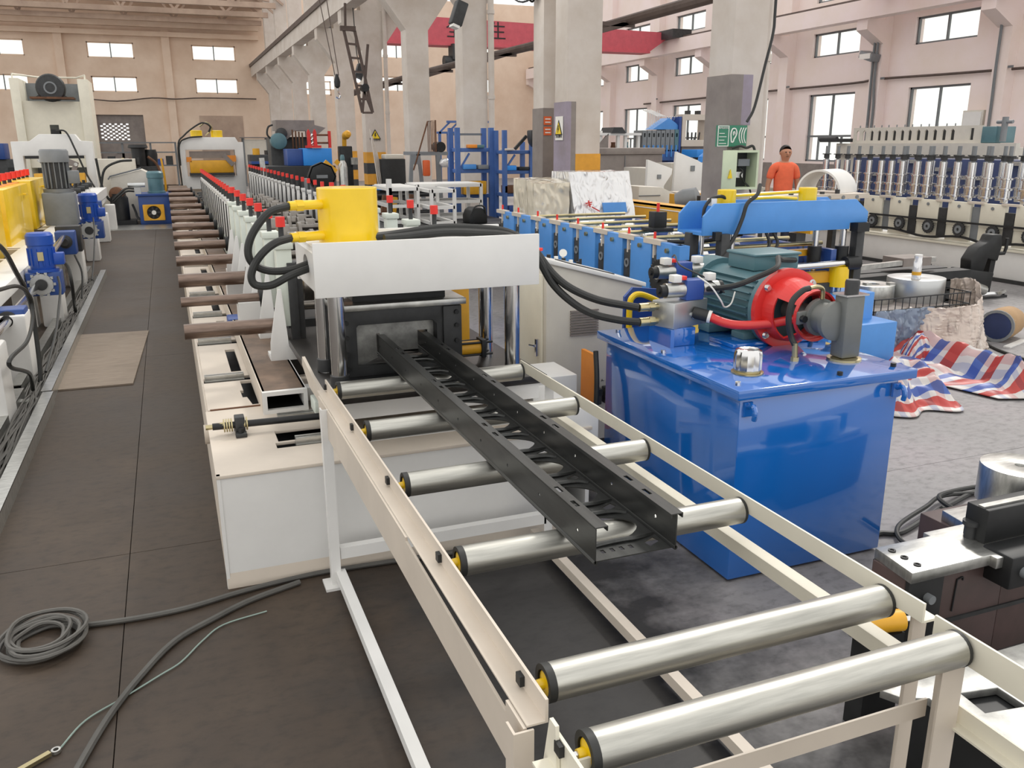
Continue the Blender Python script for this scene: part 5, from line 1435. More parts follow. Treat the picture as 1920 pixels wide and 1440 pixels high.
# ================================================================ middle background
og = thing('motor_grinder', 'black machine with octagonal guard and sky blue gearbox cover', 'machine', (2.7, 17.5, 0))
part('stand', G().box(2.50, 3.06, 17.1, 17.7, 0, 1.15), 'greym', og, .01)
part('octagon_guard', G().prism(ell(2.77, 1.20, .27, .27, 8), 'y', 16.95, 17.1), 'black', og, .01)
part('octagon_rim', G().hollow((2.77, 16.95, 1.2), (2.77, 17.0, 1.2), .27, .24, 8), 'dgrey', og)
part('nameplate', G().box(2.66, 2.87, 16.93, 16.95, 1.17, 1.23), 'greym', og)
part('side_guard', G().bar((2.83, 17.0, 1.47), (3.04, 17.0, 1.28), .08, .1), 'oyellow', og)
part('diamond_sign', G().prism([(3.0, 1.46), (3.06, 1.40), (3.12, 1.46), (3.06, 1.52)], 'y', 16.9, 16.92), 'oyellow', og)
part('blue_cover', G().box(2.72, 3.32, 18.9, 19.6, 1.36, 1.71), 'skyblue', og, .01)
part('blue_cover', G().box(2.40, 2.72, 18.95, 19.6, 1.36, 1.70), 'dblue', og, .01)
part('body', G().box(1.95, 3.35, 18.7, 19.75, 0, 1.36), 'black', og, .02)
part('body', G().box(1.80, 2.45, 18.0, 18.65, 0, 1.0), 'black', og, .02)
for x in (2.83, 2.96):
    part('red_bracket', G().prism([(x, 1.76), (x+.07, 1.76), (x+.06, 2.04), (x+.03, 2.1), (x, 2.04)], 'y', 18.9, 19.0), 'red', og)
part('red_base', G().box(2.80, 3.1, 18.85, 19.1, 1.72, 1.77), 'red', og)
part('red_post', G().box(3.27, 3.32, 18.9, 19.0, 1.72, 2.06), 'red', og)
for z in (1.82, 1.98): part('cross_tube', G().cyl((3.03, 19.0, z), (3.29, 19.0, z), .02, 8), 'rust', og)
for k in range(3): part('spring', G().cyl((2.91, 18.95, 1.8+.08*k), (2.95, 18.95, 1.83+.08*k), .03, 10), 'chrome', og)
bs = thing('pipe_bender', 'dark machine with big round motor under a grey slab', 'machine', (2.5, 20, 0))
part('slab', G().box(2.32, 3.15, 19.9, 20.6, 2.08, 2.30), 'cgrey', bs)
part('slab_bracket', G().prism([(2.35, 2.08), (2.72, 2.08), (2.55, 1.9)], 'y', 19.9, 20.1), 'cgrey', bs)
part('slab_arm', G().prism([(2.95, 2.08), (3.15, 2.20), (3.38, 2.14), (3.2, 2.0), (2.95, 1.95)], 'y', 19.85, 20.0), 'cgrey', bs)
part('body', G().box(2.2, 3.1, 20.1, 20.8, 0, 1.95), 'dgrey', bs, .02)
part('motor', G().lathe((2.34, 19.95, 1.86), (0, -1, 0), [(.17, 0), (.17, .25), (.12, .27)], 20), 'tealm', bs)
part('motor', G().lathe((2.42, 20.0, 2.02), (0, -1, 0), [(.12, 0), (.12, .2), (.08, .22)], 16), 'dgrey', bs)
for q in range(4): part('lever', G().cyl((2.66+.07*q, 19.9, 1.7), (2.66+.07*q, 19.9, 2.1-.02*q), .018, 6), 'rust', bs)
part('hose', G().tube([(2.25, 19.9, 2.2), (2.15, 19.85, 2.15), (2.12, 19.85, 2.0), (2.2, 19.85, 1.9)], .02, 6, 5), 'rubber', bs)
ag = thing('steel_angle_post', 'leaning grey steel angle beside the dark machine bed', 'post', (1.75, 17.2, 0))
part('bar', G().bar((1.78, 17.2, 0), (1.70, 17.2, 1.55), .09, .09), 'steel', ag)
dm2 = thing('dark_machine', 'dark machine with small yellow cap beside the far white gantry', 'machine', (2.6, 27, 0))
part('body', G().box(2.32, 3.4, 26.6, 27.6, 0, 1.5), 'dgrey', dm2, .02)
part('table', G().box(2.3, 3.2, 26.2, 27.0, 1.25, 1.32), 'dblue', dm2)
part('cap', G().cyl((2.5, 26.7, 1.5), (2.5, 26.7, 1.68), .1, 12), 'oyellow', dm2)
part('cowl', G().box(2.8, 3.3, 26.7, 27.4, 1.5, 1.62), 'black', dm2)
ck = thing('glass_cage', 'pale box frame cage standing against the far wall corner', 'cage', (3.9, 41, 0))
for x in (3.3, 4.3):
    for y in (40.6, 41.2): part('post', G().box(x-.03, x+.03, y-.03, y+.03, 0, 2.05), 'frame', ck)
part('roof', G().box(3.2, 4.4, 40.5, 41.3, 2.05, 2.1), 'cgrey', ck)
part('panel', G().box(3.33, 4.27, 40.6, 40.62, .9, 2.0), 'console', ck)
gc = thing('gas_cylinder', 'grey gas cylinder standing beside the octagonal guard', 'gas cylinder', (3.18, 17, 0))
part('shell', G().lathe((3.18, 17, 0), (0, 0, 1), [(.085, 0), (.085, 1.36), (.07, 1.44), (.035, 1.5)], 18), 'steel', gc)
part('valve_guard', G().lathe((3.18, 17, 1.5), (0, 0, 1), [(.045, 0), (.045, .05), (.03, .1)], 12), 'tealm', gc)
ym = thing('parked_tool_stand', 'dark tool stand with yellow head between hazard columns', 'machine', (3.8, 20, 0))
part('column', G().box(3.68, 3.96, 19.9, 20.2, 0, 1.75), 'black', ym, .02)
part('head', G().lathe((3.82, 19.85, 1.98), (.2, -1, .3), [(.06, -.1), (.09, 0), (.08, .12), (.04, .16)], 14), 'oyellow', ym)
part('neck', G().cyl((3.8, 20, 1.7), (3.8, 19.95, 1.95), .05, 10), 'oyellow', ym)
part('bracket', G().box(3.9, 4.05, 19.8, 20.0, 1.35, 1.5), 'steel', ym)
lp = G()
for q in range(4):
    lp.cyl((4.30+.05*q, 18.6, .3), (4.16+.04*q, 18.9, 2.1-.15*q), .016, 6)
solo('pipe_bundle', lp, 'conc', 'thin pale pipes leaning on the column with the triangle', 'pipes')
db = thing('dark_cabinet', 'black cabinet with paper bundle on top, between two columns', 'cabinet', (4.6, 19.3, 0))
part('body', G().box(4.32, 4.88, 18.6, 19.2, 0, 1.48), 'black', db, .01)
part('paper_stack', G().box(4.40, 4.82, 18.6, 19.0, 1.48, 1.58), 'console', db, .02)
bt = thing('blue_topped_bench', 'low bench with shiny blue sheet on top and rusty parts beneath', 'bench', (3.2, 12.9, 0))
part('sheet', G().prism([(2.82, 12.6), (3.75, 12.6), (3.8, 13.4), (2.9, 13.6)], 'z', 1.15, 1.165), 'skyblue', bt)
part('frame', G().box(2.9, 3.7, 12.7, 13.4, 1.07, 1.14), 'black', bt)
for q in range(5): part('shelf_pipe', G().cyl((2.85, 12.65, .55+.13*q), (3.75, 12.65, .55+.13*q), .035, 8), 'dgrey', bt)
for x in (2.9, 3.7):
    part('leg', G().box(x-.03, x+.03, 12.7, 12.76, 0, 1.07), 'dgrey', bt)
for i, (x, z) in enumerate(((2.88, .95), (3.02, .92), (3.28, .95))):
    part('rusty_clamp', G().bar((x, 12.5, z-.2), (x+.05, 12.5, z+.13), .1, .07), 'oyellow' if i == 1 else 'rust', bt)
wp = thing('work_platform', 'low dark steel platform carrying white welded frames', 'platform', (3.4, 11, 0))
part('deck', G().box(2.2, 4.25, 10.5, 12.2, .74, .80), 'black', wp, .01)
for x in (2.3, 3.2, 4.15):
    for y in (10.6, 12.1): part('leg', G().box(x-.05, x+.05, y-.05, y+.05, 0, .74), 'black', wp)
def wframe(x0, x1, y0, y1, z0, z1, lab, top=True, mid=True, diag=False):
    w = .04
    f = thing('welded_rack', lab, 'rack', ((x0+x1)/2, (y0+y1)/2, z0), 'white welded frames on the dark platform')
    for x in (x0, x1):
        for y in (y0, y1):
            part('leg', G().box(x-w/2, x+w/2, y-w/2, y+w/2, z0, z1), 'white', f)
    for z in ((z0+.03, (z0+z1)/2, z1-w/2) if mid else (z0+.03, z1-w/2)):
        for y in (y0, y1): part('rail', G().box(x0, x1, y-w/2, y+w/2, z-w/2, z+w/2), 'white', f)
        for x in (x0, x1): part('rail', G().box(x-w/2, x+w/2, y0, y1, z-w/2, z+w/2), 'white', f)
    if top: part('top_sheet', G().box(x0, x1, y0, y1, z1, z1+.012), 'white', f)
    return f
wframe(3.06, 3.36, 10.55, 11.3, .80, 1.245, 'narrow white welded frame, foremost of the frames', False)
wframe(3.1, 4.0, 11.35, 11.9, .80, 1.27, 'wide white welded frame with flat sheet top', True)
wf = wframe(2.62, 2.98, 10.9, 11.8, .80, 1.26, 'white welded frame with one taller post at its left', True)
part('tall_post', G().box(2.58, 2.64, 10.88, 10.94, .8, 1.37), 'white', wf)
hz_ = thing('bench_grinder_hood', 'small black domed tool in front of the white frames', 'tool', (3.72, 10.75, .8))
part('dome', G().prism([(3.58, .80), (3.82, .80), (3.82, .90), (3.79, .97), (3.74, 1.0), (3.66, 1.0), (3.61, .97), (3.58, .90)], 'y', 10.6, 10.9), 'black', hz_, .01)
part('handle', G().tube([(3.6, 10.6, .93), (3.65, 10.58, 1.02), (3.76, 10.58, 1.02), (3.8, 10.6, .93)], .012, 6, 4), 'dgrey', hz_)

# blue storage racks with goods
rk = thing('storage_rack', 'tall blue boltless storage rack in front of the pocked column', 'rack', (4.3, 12.6, 0))
for x in (3.98, 4.5):
    for y in (12.3, 12.62): part('post', G().box(x-.035, x+.035, y-.03, y+.03, 0, 2.02), 'rackblue', rk)
for z in (.55, 1.05, 1.41, 1.71): part('shelf', G().box(3.98, 4.5, 12.28, 12.64, z-.03, z+.025), 'rackblue', rk, .004)
part('brace', G().bar((4.02, 12.3, 1.45), (4.16, 12.3, 1.66), .025), 'rackblue', rk)
part('brace', G().bar((4.02, 12.62, 1.93), (4.46, 12.62, 1.93), .03), 'frame', rk)
rk2 = thing('storage_rack', 'lower blue storage rack loaded with metal parts beside the first', 'rack', (4.8, 12.2, 0))
for x in (4.56, 4.98):
    for y in (11.9, 12.25): part('post', G().box(x-.03, x+.03, y-.03, y+.03, 0, 1.82 if x > 4.7 else 1.98), 'rackblue', rk2)
for z in (.78, 1.08, 1.40, 1.68): part('shelf', G().box(4.55, 5.0, 11.9, 12.27, z-.03, z+.02), 'rackblue', rk2, .004)
part('brace', G().bar((4.58, 11.9, 1.45), (4.72, 11.9, 1.64), .025), 'rackblue', rk2)
part('brace', G().bar((4.72, 11.9, 1.72), (4.9, 11.9, 1.9), .04), 'dgrey', rk2)
goods = [((4.2, 12.3, 1.735), (.14, .12, .05), 'orange', 'small orange box on the top shelf of tall blue rack', 'box'),
         ((4.32, 12.3, 1.735), (.12, .12, .045), 'tealm', 'flat teal tin beside the orange box on top shelf', 'tin'),
         ((4.15, 12.3, 1.435), (.2, .12, .07), 'lblue', 'light blue bin on the second shelf of tall rack', 'bin'),
         ((4.36, 12.3, 1.435), (.16, .12, .06), 'greym', 'grey casting on the second shelf, right of light blue bin', 'casting'),
         ((4.22, 12.3, 1.075), (.34, .2, .19), 'oyellow', 'yellow-brown crate on the lower shelf of tall rack', 'crate'),
         ((4.66, 11.95, 1.42), (.16, .14, .07), 'skyblue', 'bright blue tray on the lower rack', 'tray'),
         ((4.86, 11.95, 1.42), (.16, .14, .05), 'black', 'black tool case on the lower rack', 'case'),
         ((4.68, 11.95, 1.10), (.26, .16, .11), 'rust', 'brown wooden box on the lower rack', 'box'),
         ((4.9, 11.95, 1.10), (.12, .12, .16), 'film', 'plastic wrapped part beside the brown wooden box', 'parcel'),
         ((4.72, 11.95, .80), (.2, .15, .12), 'dblue', 'dark blue tool box on bottom shelf of the lower rack', 'tool box'),
         ((4.9, 11.95, .80), (.08, .1, .2), 'signo', 'red-brown can on bottom shelf of the lower rack', 'can'),
         ((4.62, 11.95, 1.70), (.14, .2, .03), 'conc', 'pale sack lying on the top of the lower rack', 'sack')]
for (x, y, z), (w, d, h), m, lab, cat in goods:
    g = G().box(x-w/2, x+w/2, y-d/2, y+d/2, z, z+h)
    o = solo(cat.replace(' ', '_'), g, m, lab, cat, 'goods on the blue racks', bev=.008)
fh = thing('exhaust_hood', 'dark hanging scoop-shaped hood above the blue rack post', 'hood', (4.95, 11.8, 1.8))
part('hood', G().prism([(4.86, 1.98), (4.99, 1.98), (5.0, 1.86), (4.97, 1.78), (4.93, 1.74), (4.88, 1.80), (4.86, 1.88)], 'y', 11.62, 11.8), 'dgrey', fh, .02)
part('arm', G().bar((4.95, 11.75, 1.76), (5.06, 11.75, 1.62), .03), 'black', fh)
part('post', G().cyl((4.93, 11.7, 0), (4.93, 11.7, 1.75), .025, 10), 'rackblue', fh)
# stairs with handrail and blue roof frame beyond
sg = thing('mobile_stairs', 'grey mobile stair with rusty handrail behind the white frames', 'stairs', (4.3, 15.3, 0))
for x in (4.02, 4.52):
    part('side_frame', G().prism([(x-.16, 0), (x-.06, 0), (x+.02, 1.45), (x+.12, 1.45), (x+.22, 0), (x+.32, 0), (x+.15, 1.62), (x-.02, 1.62)] if x < 4.3 else [(x-.02, 0), (x+.08, 0), (x+.02, 1.6), (x-.06, 1.6)], 'y', 15.0, 15.06), 'greym', sg)
part('platform', G().box(4.1, 4.72, 15.0, 15.9, 1.60, 1.66), 'greym', sg)
part('handrail', G().tube([(4.04, 15.0, 1.35), (4.32, 15.0, 2.17), (4.46, 15.0, 2.19), (4.46, 15.0, 1.66)], .014, 6), 'rust', sg)
for k in range(6): part('baluster', G().cyl((4.32+.028*k, 15.0, 1.66), (4.32+.028*k, 15.0, 2.175), .007, 6), 'rust', sg)
part('drum', G().cyl((4.55, 15.0, 1.74), (4.55, 15.3, 1.74), .09, 16), 'black', sg)
part('sack', G().lathe((4.5, 14.95, 1.46), (1, 0, .1), [(.02, 0), (.07, .04), (.08, .15), (.06, .25), (.02, .28)], 12), 'film', sg)
part('red_valve', G().box(4.20, 4.32, 14.9, 15.0, 1.25, 1.52), 'signo', sg, .02)
brf = thing('roof_rack', 'blue steel rack with slanting rafters behind the stairs', 'rack', (5.0, 16.5, 0))
for x in (4.95, 5.12, 5.29, 5.46, 5.63):
    part('rafter', G().bar((x, 16.4, 2.0), (x+.22, 16.4, 2.2), .03), 'rackblue', brf)
    part('post', G().box(x-.02, x+.02, 16.35, 16.42, 0, 2.02), 'rackblue', brf)
part('rail', G().box(4.9, 5.75, 16.35, 16.42, 1.98, 2.02).box(5.1, 5.95, 16.35, 16.42, 2.18, 2.22), 'rackblue', brf)

# shrink-wrapped consoles on the blue roll former side
random.seed(5)
def wrapped(name, prof, x0, x1, m, lab):
    """prof in (y,z); a wrinkled film envelope over a sheet-metal body"""
    t_ = thing(name, lab, 'console', ((x0+x1)/2, prof[0][0], 0), 'shrink wrapped control consoles')
    part('body', G().prism(prof, 'x', x0, x1), 'console', t_)
    g = G().prism([(y-.0, z) for y, z in prof], 'x', x0-.012, x1+.012)
    me = bpy.data.meshes.new('w'); me.from_pydata(g.v, [], g.f)
    bm = bmesh.new(); bm.from_mesh(me)
    cyy = sum(p[0] for p in prof)/len(prof)
    for v in bm.verts:
        v.co.y += -.012 if v.co.y < cyy else .012
        v.co.z += .012 if v.co.z > .3 else 0
    bmesh.ops.triangulate(bm, faces=bm.faces)
    bmesh.ops.subdivide_edges(bm, edges=bm.edges, cuts=11, use_grid_fill=True)
    bm.normal_update()
    for v in bm.verts:
        v.co += v.normal*(.006+.007*sin(21*v.co.x+13*v.co.z+9*v.co.y)*sin(17*v.co.z-11*v.co.x)+random.uniform(-.001, .002))
    g2 = G(); bm.verts.index_update()
    g2.v = [v.co.copy() for v in bm.verts]; g2.f = [tuple(v.index for v in f.verts) for f in bm.faces]
    bm.free()
    part('wrap_film', g2, m, t_, ang=60)
    return t_
w1 = wrapped('wrapped_console', [(8.82, 0), (8.86, .86), (9.1, 1.475), (9.55, 1.475), (9.6, 0)], 4.27, 5.03, 'film', 'larger silver shrink-wrapped console with blue panel and red scrawl')
sl = lambda z: 8.86+(z-.86)*.39-.045
part('blue_panel', G().add([(4.62, sl(1.03), 1.03), (4.92, sl(1.03), 1.03), (4.92, sl(1.14), 1.14), (4.62, sl(1.14), 1.14), (4.62, sl(1.03)+.02, 1.03), (4.92, sl(1.03)+.02, 1.03), (4.92, sl(1.14)+.02, 1.14), (4.62, sl(1.14)+.02, 1.14)],
     [(0, 1, 2, 3), (7, 6, 5, 4), (0, 4, 5, 1), (1, 5, 6, 2), (2, 6, 7, 3), (3, 7, 4, 0)]), 'lblue', w1)
for (xa, za, xb, zb) in ((4.40, 1.14, 4.48, 1.15), (4.42, 1.12, 4.47, 1.13), (4.44, 1.17, 4.45, 1.10), (4.47, 1.10, 4.56, 1.05)):
    part('scrawl', G().bar((xa, sl(za)-.01, za), (xb, sl(zb)-.01, zb), .012, .012), 'red', w1)
wrapped('wrapped_console', [(8.98, 0), (9.0, 1.36), (9.3, 1.40), (9.6, 1.40), (9.6, 0)], 3.80, 4.22, 'filmy', 'smaller yellowish shrink-wrapped console on the left')

# yellow beam, beige consoles
yb_ = thing('machine_bed', 'orange-yellow channel bed behind the wrapped console', 'machine bed', (5.6, 8.6, 0))
part('channel_web', G().box(5.2, 5.23, 7.15, 9.9, .89, 1.12), 'oyellow', yb_)
part('channel_flange', G().box(5.2, 5.42, 7.15, 9.9, 1.10, 1.12), 'oyellow', yb_)
part('channel_flange', G().box(5.2, 5.42, 7.15, 9.9, .89, .91), 'oyellow', yb_)
part('channel_web', G().box(6.1, 6.13, 7.15, 9.9, .89, 1.16), 'oyellow', yb_)
part('rib_line', G().cyl((5.195, 7.2, 1.07), (5.195, 9.9, 1.07), .006, 6), 'signw', yb_)
for y in (7.3, 8.6, 9.8):
    part('leg', G().box(5.22, 5.34, y-.06, y+.06, 0, .89), 'dgrey', yb_); part('leg', G().box(6.0, 6.12, y-.06, y+.06, 0, .89), 'dgrey', yb_)
for k in range(6): part('roller', G().cyl((5.25, 7.4+.42*k, 1.0), (6.1, 7.4+.42*k, 1.0), .04, 10), 'dgrey', yb_)
c1 = thing('control_console', 'grey-beige console with sloping right end above the yellow beam', 'cabinet', (6.0, 10, 0))
part('body', G().prism([(5.7, 0), (6.5, 0), (6.5, .98), (6.44, 1.06), (6.03, 1.24), (5.7, 1.255)], 'y', 10.0, 10.5), 'console', c1, .006)
part('seam', G().box(5.7, 6.02, 9.99, 10.0, 1.13, 1.14), 'frame', c1)
c2 = thing('control_console', 'white console side panel with small latch, left of two', 'cabinet', (6.6, 11.4, 0))
part('side_panel', G().prism([(6.38, 0), (6.68, 0), (6.68, 1.2), (6.80, 1.36), (6.81, 1.44), (6.40, 1.57)], 'y', 11.0, 11.06), 'white', c2, .004)
part('body', G().box(6.4, 6.7, 11.06, 11.7, 0, 1.45), 'console', c2)
part('latch', G().box(6.56, 6.62, 10.985, 11.0, 1.30, 1.36), 'greym', c2)
c3 = thing('control_console', 'white console side panel with small latch, right of two', 'cabinet', (7.3, 11.6, 0))
part('side_panel', G().prism([(7.2, .9), (7.8, .9), (7.8, 1.45), (7.62, 1.54), (7.24, 1.67)], 'y', 11.6, 11.66), 'white', c3, .004)
part('body', G().box(7.2, 7.8, 11.66, 12.1, 0, 1.5), 'console', c3)
part('latch', G().box(7.5, 7.57, 11.585, 11.6, 1.38, 1.46), 'greym', c3)
c4 = thing('steel_cabinet', 'wide grey-beige steel cabinet behind the white consoles', 'cabinet', (6.6, 13, 0))
part('body', G().box(6.25, 7.6, 12.6, 13.4, 0, 1.62), 'cgrey', c4, .01)
part('lid', G().box(6.22, 7.63, 12.57, 13.43, 1.62, 1.72), 'cgrey', c4, .01)
part('door_seam', G().box(6.9, 6.91, 12.59, 12.6, .3, 1.6), 'frame', c4)
yw = thing('machine_bed', 'second orange-yellow bed right of the white console panels', 'machine bed', (7.4, 10.6, 0))
part('web', G().box(6.75, 7.6, 10.4, 10.44, .85, 1.12), 'oyellow', yw)
part('top', G().box(6.75, 7.6, 10.44, 11.0, 1.09, 1.12), 'beigew', yw)
part('leg', G().box(6.8, 6.9, 10.5, 10.9, 0, 1.09), 'oyellow', yw)
part('leg', G().box(7.45, 7.55, 10.5, 10.9, 0, 1.09), 'oyellow', yw)
ck2 = thing('drum_motor', 'black drum-shaped motor with cable beside the near column', 'motor', (5.9, 8.8, .9))
part('drum', G().cyl((5.75, 8.6, 1.0), (5.75, 8.6, 1.21), .07, 16), 'black', ck2)
part('hood', G().lathe((5.65, 9.0, 1.12), (.6, -.6, .2), [(.1, 0), (.13, .1), (.12, .25), (.05, .28)], 14), 'greym', ck2)
# white rack with engines, blue former, crane frame far behind
wr_ = thing('parts_rack', 'white rack crowded with dark parts right of the double column', 'rack', (9.2, 17, 0))
for x in (8.7, 9.12, 9.3, 9.62):
    part('post', G().box(x-.03, x+.03, 16.95, 17.02, 0, 2.0 if x > 9 else 2.05), 'white', wr_)
for z in (1.22, 1.62, 1.98): part('shelf', G().box(8.55, 9.65, 16.9, 17.4, z-.025, z+.025), 'white', wr_)
part('roof_hood', G().prism([(8.9, 2.0), (9.25, 2.0), (9.15, 2.12), (8.95, 2.12)], 'y', 16.85, 17.4), 'dgrey', wr_)
part('chute', G().prism([(8.5, 1.62), (8.85, 1.62), (8.85, 2.0)], 'y', 16.9, 16.95), 'cgrey', wr_)
random.seed(9)
for k in range(10):
    x = 8.65+.105*k; z = (1.245, 1.645, .95)[k % 3]
    part('engine_part', G().lathe((x, 17.1, z), (0, 0, 1), [(.05, 0), (.06, .05), (.045, .12), (.05, .17+.05*random.random())], 10), ('dgrey', 'steel', 'tealm', 'cgrey', 'rust')[k % 5], wr_)
part('orange_wheel', G().cyl((9.42, 16.9, 1.33), (9.42, 17.0, 1.33), .09, 14), 'signo', wr_)
bff = thing('roll_former', 'distant blue roll former with a slatted white canopy on top', 'machine', (10.1, 17.2, 0))
part('beam', G().box(9.70, 10.6, 16.9, 18.0, 1.42, 1.66), 'rackblue', bff, .01)
part('leg', G().box(9.7, 9.9, 17, 17.8, 0, 1.42), 'rackblue', bff); part('leg', G().box(10.4, 10.6, 17, 17.8, 0, 1.42), 'rackblue', bff)
for k in range(8):
    x = 9.68+.115*k
    p = part('stand', G().holed(rect(x, x+.10, 1.62, 2.06+.02*(k > 4)), [rect(x+.03, x+.07, 1.92, 2.0)], 'y', 16.9, 17.3), 'greym' if k < 7 else 'tealm', bff)
    part('comb', G().box(x+.02, x+.05, 16.88, 16.9, 1.5, 1.75), 'lblue', p)
for k in range(10):
    part('canopy_slat', G().bar((10.1+.06*k, 17.0, 2.35), (9.95+.06*k if k < 4 else 10.2+.075*k, 17.4, 2.5 if k < 4 else 2.12), .018), 'white', bff)
for k in range(7):
    part('canopy_post', G().cyl((9.95+.05*k, 17.2, 2.1), (9.95+.05*k, 17.2, 2.42+.012*k), .008, 5), 'white', bff)
part('hopper', G().prism([(9.95, 2.08), (10.65, 2.08), (10.55, 2.2), (10.35, 2.32), (10.15, 2.2)], 'y', 16.95, 17.3), 'lblue', bff)
part('dark_post', G().box(10.58, 10.64, 16.9, 17.2, 1.6, 2.35), 'dblue', bff)
pf = thing('small_press', 'pinkish open press with a bright opening behind the sign column', 'press', (10.95, 17, 0))
part('frame', G().holed(rect(10.66, 11.35, 1.72, 2.40), [rect(10.76, 11.25, 1.86, 2.28)], 'y', 16.9, 17.2), 'beigew', pf)
part('leg', G().box(10.7, 11.3, 16.95, 17.6, 0, 1.72), 'cgrey', pf)
for k in range(5): part('prong', G().cyl((10.8+.09*k, 17.0, 1.86), (10.78+.1*k, 17.0, 2.02), .018, 6), 'dgrey', pf)
for x in (10.86, 11.12): part('top_lug', G().box(x-.03, x+.03, 16.95, 17.1, 2.40, 2.48), 'dgrey', pf)
lt = thing('parts_trolley', 'light blue topped trolley in front of the pinkish press', 'trolley', (10.9, 16.3, 0))
part('top', G().box(10.42, 11.1, 15.9, 16.5, 1.50, 1.66), 'skyblue', lt, .01)
part('leg', G().box(10.45, 10.55, 16.0, 16.1, 0, 1.5), 'dgrey', lt); part('leg', G().box(10.95, 11.05, 16.0, 16.1, 0, 1.5), 'dgrey', lt)

# ================================================================ right side: big roll former with upright chrome spindles
XR2 = 10.2
rm = thing('roll_former', 'large cream roll former with rows of upright chrome spindles', 'machine', (11, 10, 0))
part('base', G().box(XR2, 12.0, 6.4, 13.2, .04, .42), 'white', rm, .01)
part('plinth', G().box(XR2-.03, 12.0, 6.4, 13.2, 0, .05), 'dgrey', rm)
part('base_lip', G().box(XR2-.04, XR2+.3, 6.4, 13.2, .41, .44), 'cream', rm)
for k in range(13):
    y = 6.85+.535*k
    p = part('side_plate', G().box(XR2, XR2+.06, y-.19, y+.19, .68, 1.0), 'cream', rm, .004)
    part('plate_bolt', G().cyl((XR2-.015, y, .94), (XR2, y, .94), .022, 8), 'greym', p)
    part('side_plate', G().box(XR2+.02, XR2+.06, y-.2, y+.2, .46, .70), 'cream', rm)
    ym_ = y+.27
    part('bearing_block', G().box(XR2+.0, XR2+.06, ym_-.07, ym_+.07, .50, .90) if k % 3 else G().box(XR2+.03, XR2+.06, ym_-.07, ym_+.07, .5, .94), 'dgrey' if k % 3 else 'greym', rm)
    part('bridge', G().box(XR2-.02, XR2+.05, ym_-.13, ym_+.13, .985, 1.015), 'beigew', rm)
    s_ = part('sprocket', gear((XR2-.03, y-.08, .63), .10, .03, 18), 'dgrey', rm)
    part('sprocket_hub', G().hollow((XR2-.07, y-.08, .63), (XR2-.06, y-.08, .63), .055, .022, 16), 'greym', s_)
part('chain', G().box(XR2-.05, XR2-.03, 6.4, 10.6, .715, .74), 'black', rm)
part('chain', G().tube([(XR2-.04, 6.4, .50), (XR2-.04, 7.2, .46), (XR2-.04, 7.9, .52), (XR2-.04, 8.4, .47), (XR2-.04, 8.9, .53), (XR2-.04, 9.5, .48), (XR2-.04, 10.1, .54), (XR2-.04, 10.6, .52)], .018, 5, 5), 'black', rm)
sp_y = [12.07, 11.8, 11.57, 11.32, 11.07, 10.81, 10.6, 10.38, 10.09, 9.88, 9.62, 9.37, 9.12, 8.85, 8.55, 8.25, 7.95]
sp0 = None
def spindle(x, y):
    s_ = part('spindle', G().cyl((x, y, 1.0), (x, y, 1.52), .052, 14), 'chrome', rm)
    part('spindle_ring', G().lathe((x, y, 1.04), (0, 0, 1), [(.06, 0), (.1, .005), (.1, .025), (.065, .03), (.065, .12), (.09, .125), (.09, .15), (.06, .155), (.06, .26), (.08, .265), (.08, .285), (.055, .29)], 14), 'chrome', s_)
    part('spindle_shaft', G().cyl((x, y, 1.52), (x, y, 1.74), .026, 8), 'greym', s_)
    part('spindle_nut', G().box(x-.05, x+.05, y-.05, y+.05, 1.60, 1.615).cyl((x, y, 1.54), (x, y, 1.60), .045, 6), 'dgrey', s_)
    return s_
sp0 = spindle(10.5, sp_y[0])
for y in sp_y[1:]: dpart(sp0, (0, y-sp_y[0], 0))
for y in sp_y[6:]: dpart(sp0, (.38, y-sp_y[0]+.1, 0))
db_ = thing('storage_machine', 'dark blue machine body filling the gap behind the chrome spindles', 'machine', (12.6, 11, 0))
part('body', G().box(12.3, 13.0, 8.0, 13.4, 0, 1.52), 'navy', db_, .01)
for k in range(7): part('ledge', G().box(12.2, 12.3, 8.3+.7*k, 8.7+.7*k, 1.2+.12*(k % 3), 1.26+.12*(k % 3)), 'steel', db_)
up_ = thing('upper_roller_rack', 'pale grey slotted panel machine standing behind the chrome spindles', 'machine', (13.5, 12.2, 0))
hol = []
sy_ = [14.327, 14.149, 13.946, 13.747, 13.565, 13.36, 13.16, 12.976, 12.771, 12.583, 12.387, 12.183, 11.996]
for y in sy_: hol.append([(y-.045, 1.83), (y+.045, 1.83), (y+.045, 1.99), (y, 2.03), (y-.045, 1.99)])
hol.append(rect(11.545, 11.625, 1.83, 2.03))
part('slotted_panel', G().holed(rect(11.36, 14.45, 1.775, 2.075), hol, 'x', 13.2, 13.23), 'console', up_)
part('lower_panel', G().box(13.1, 13.2, 10.6, 14.8, 1.55, 1.775), 'console', up_)
part('back', G().box(13.6, 13.7, 11.4, 14.4, 1.0, 2.06), 'dgrey', up_)
part('body', G().box(13.2, 13.9, 10.6, 14.8, 0, 1.7), 'console', up_)
for y in sy_: part('screw_stem', G().cyl((13.25, y, 2.02), (13.25, y, 2.12), .012, 6), 'greym', up_)
part('end_motor', G().box(13.15, 13.6, 11.05, 11.34, 1.78, 2.05), 'tealm', up_, .01)
part('end_screw', G().cyl((13.2, 10.95, 1.8), (13.2, 10.95, 2.2), .05, 10).cyl((13.2, 10.8, 2.12), (13.2, 11.1, 2.12), .03, 8), 'greym', up_)
part('input_arm', G().box(13.0, 13.3, 14.5, 15.2, 1.80, 1.87).cyl((13.1, 15.3, 1.86), (13.1, 14.8, 1.86), .05, 10), 'dgrey', up_)

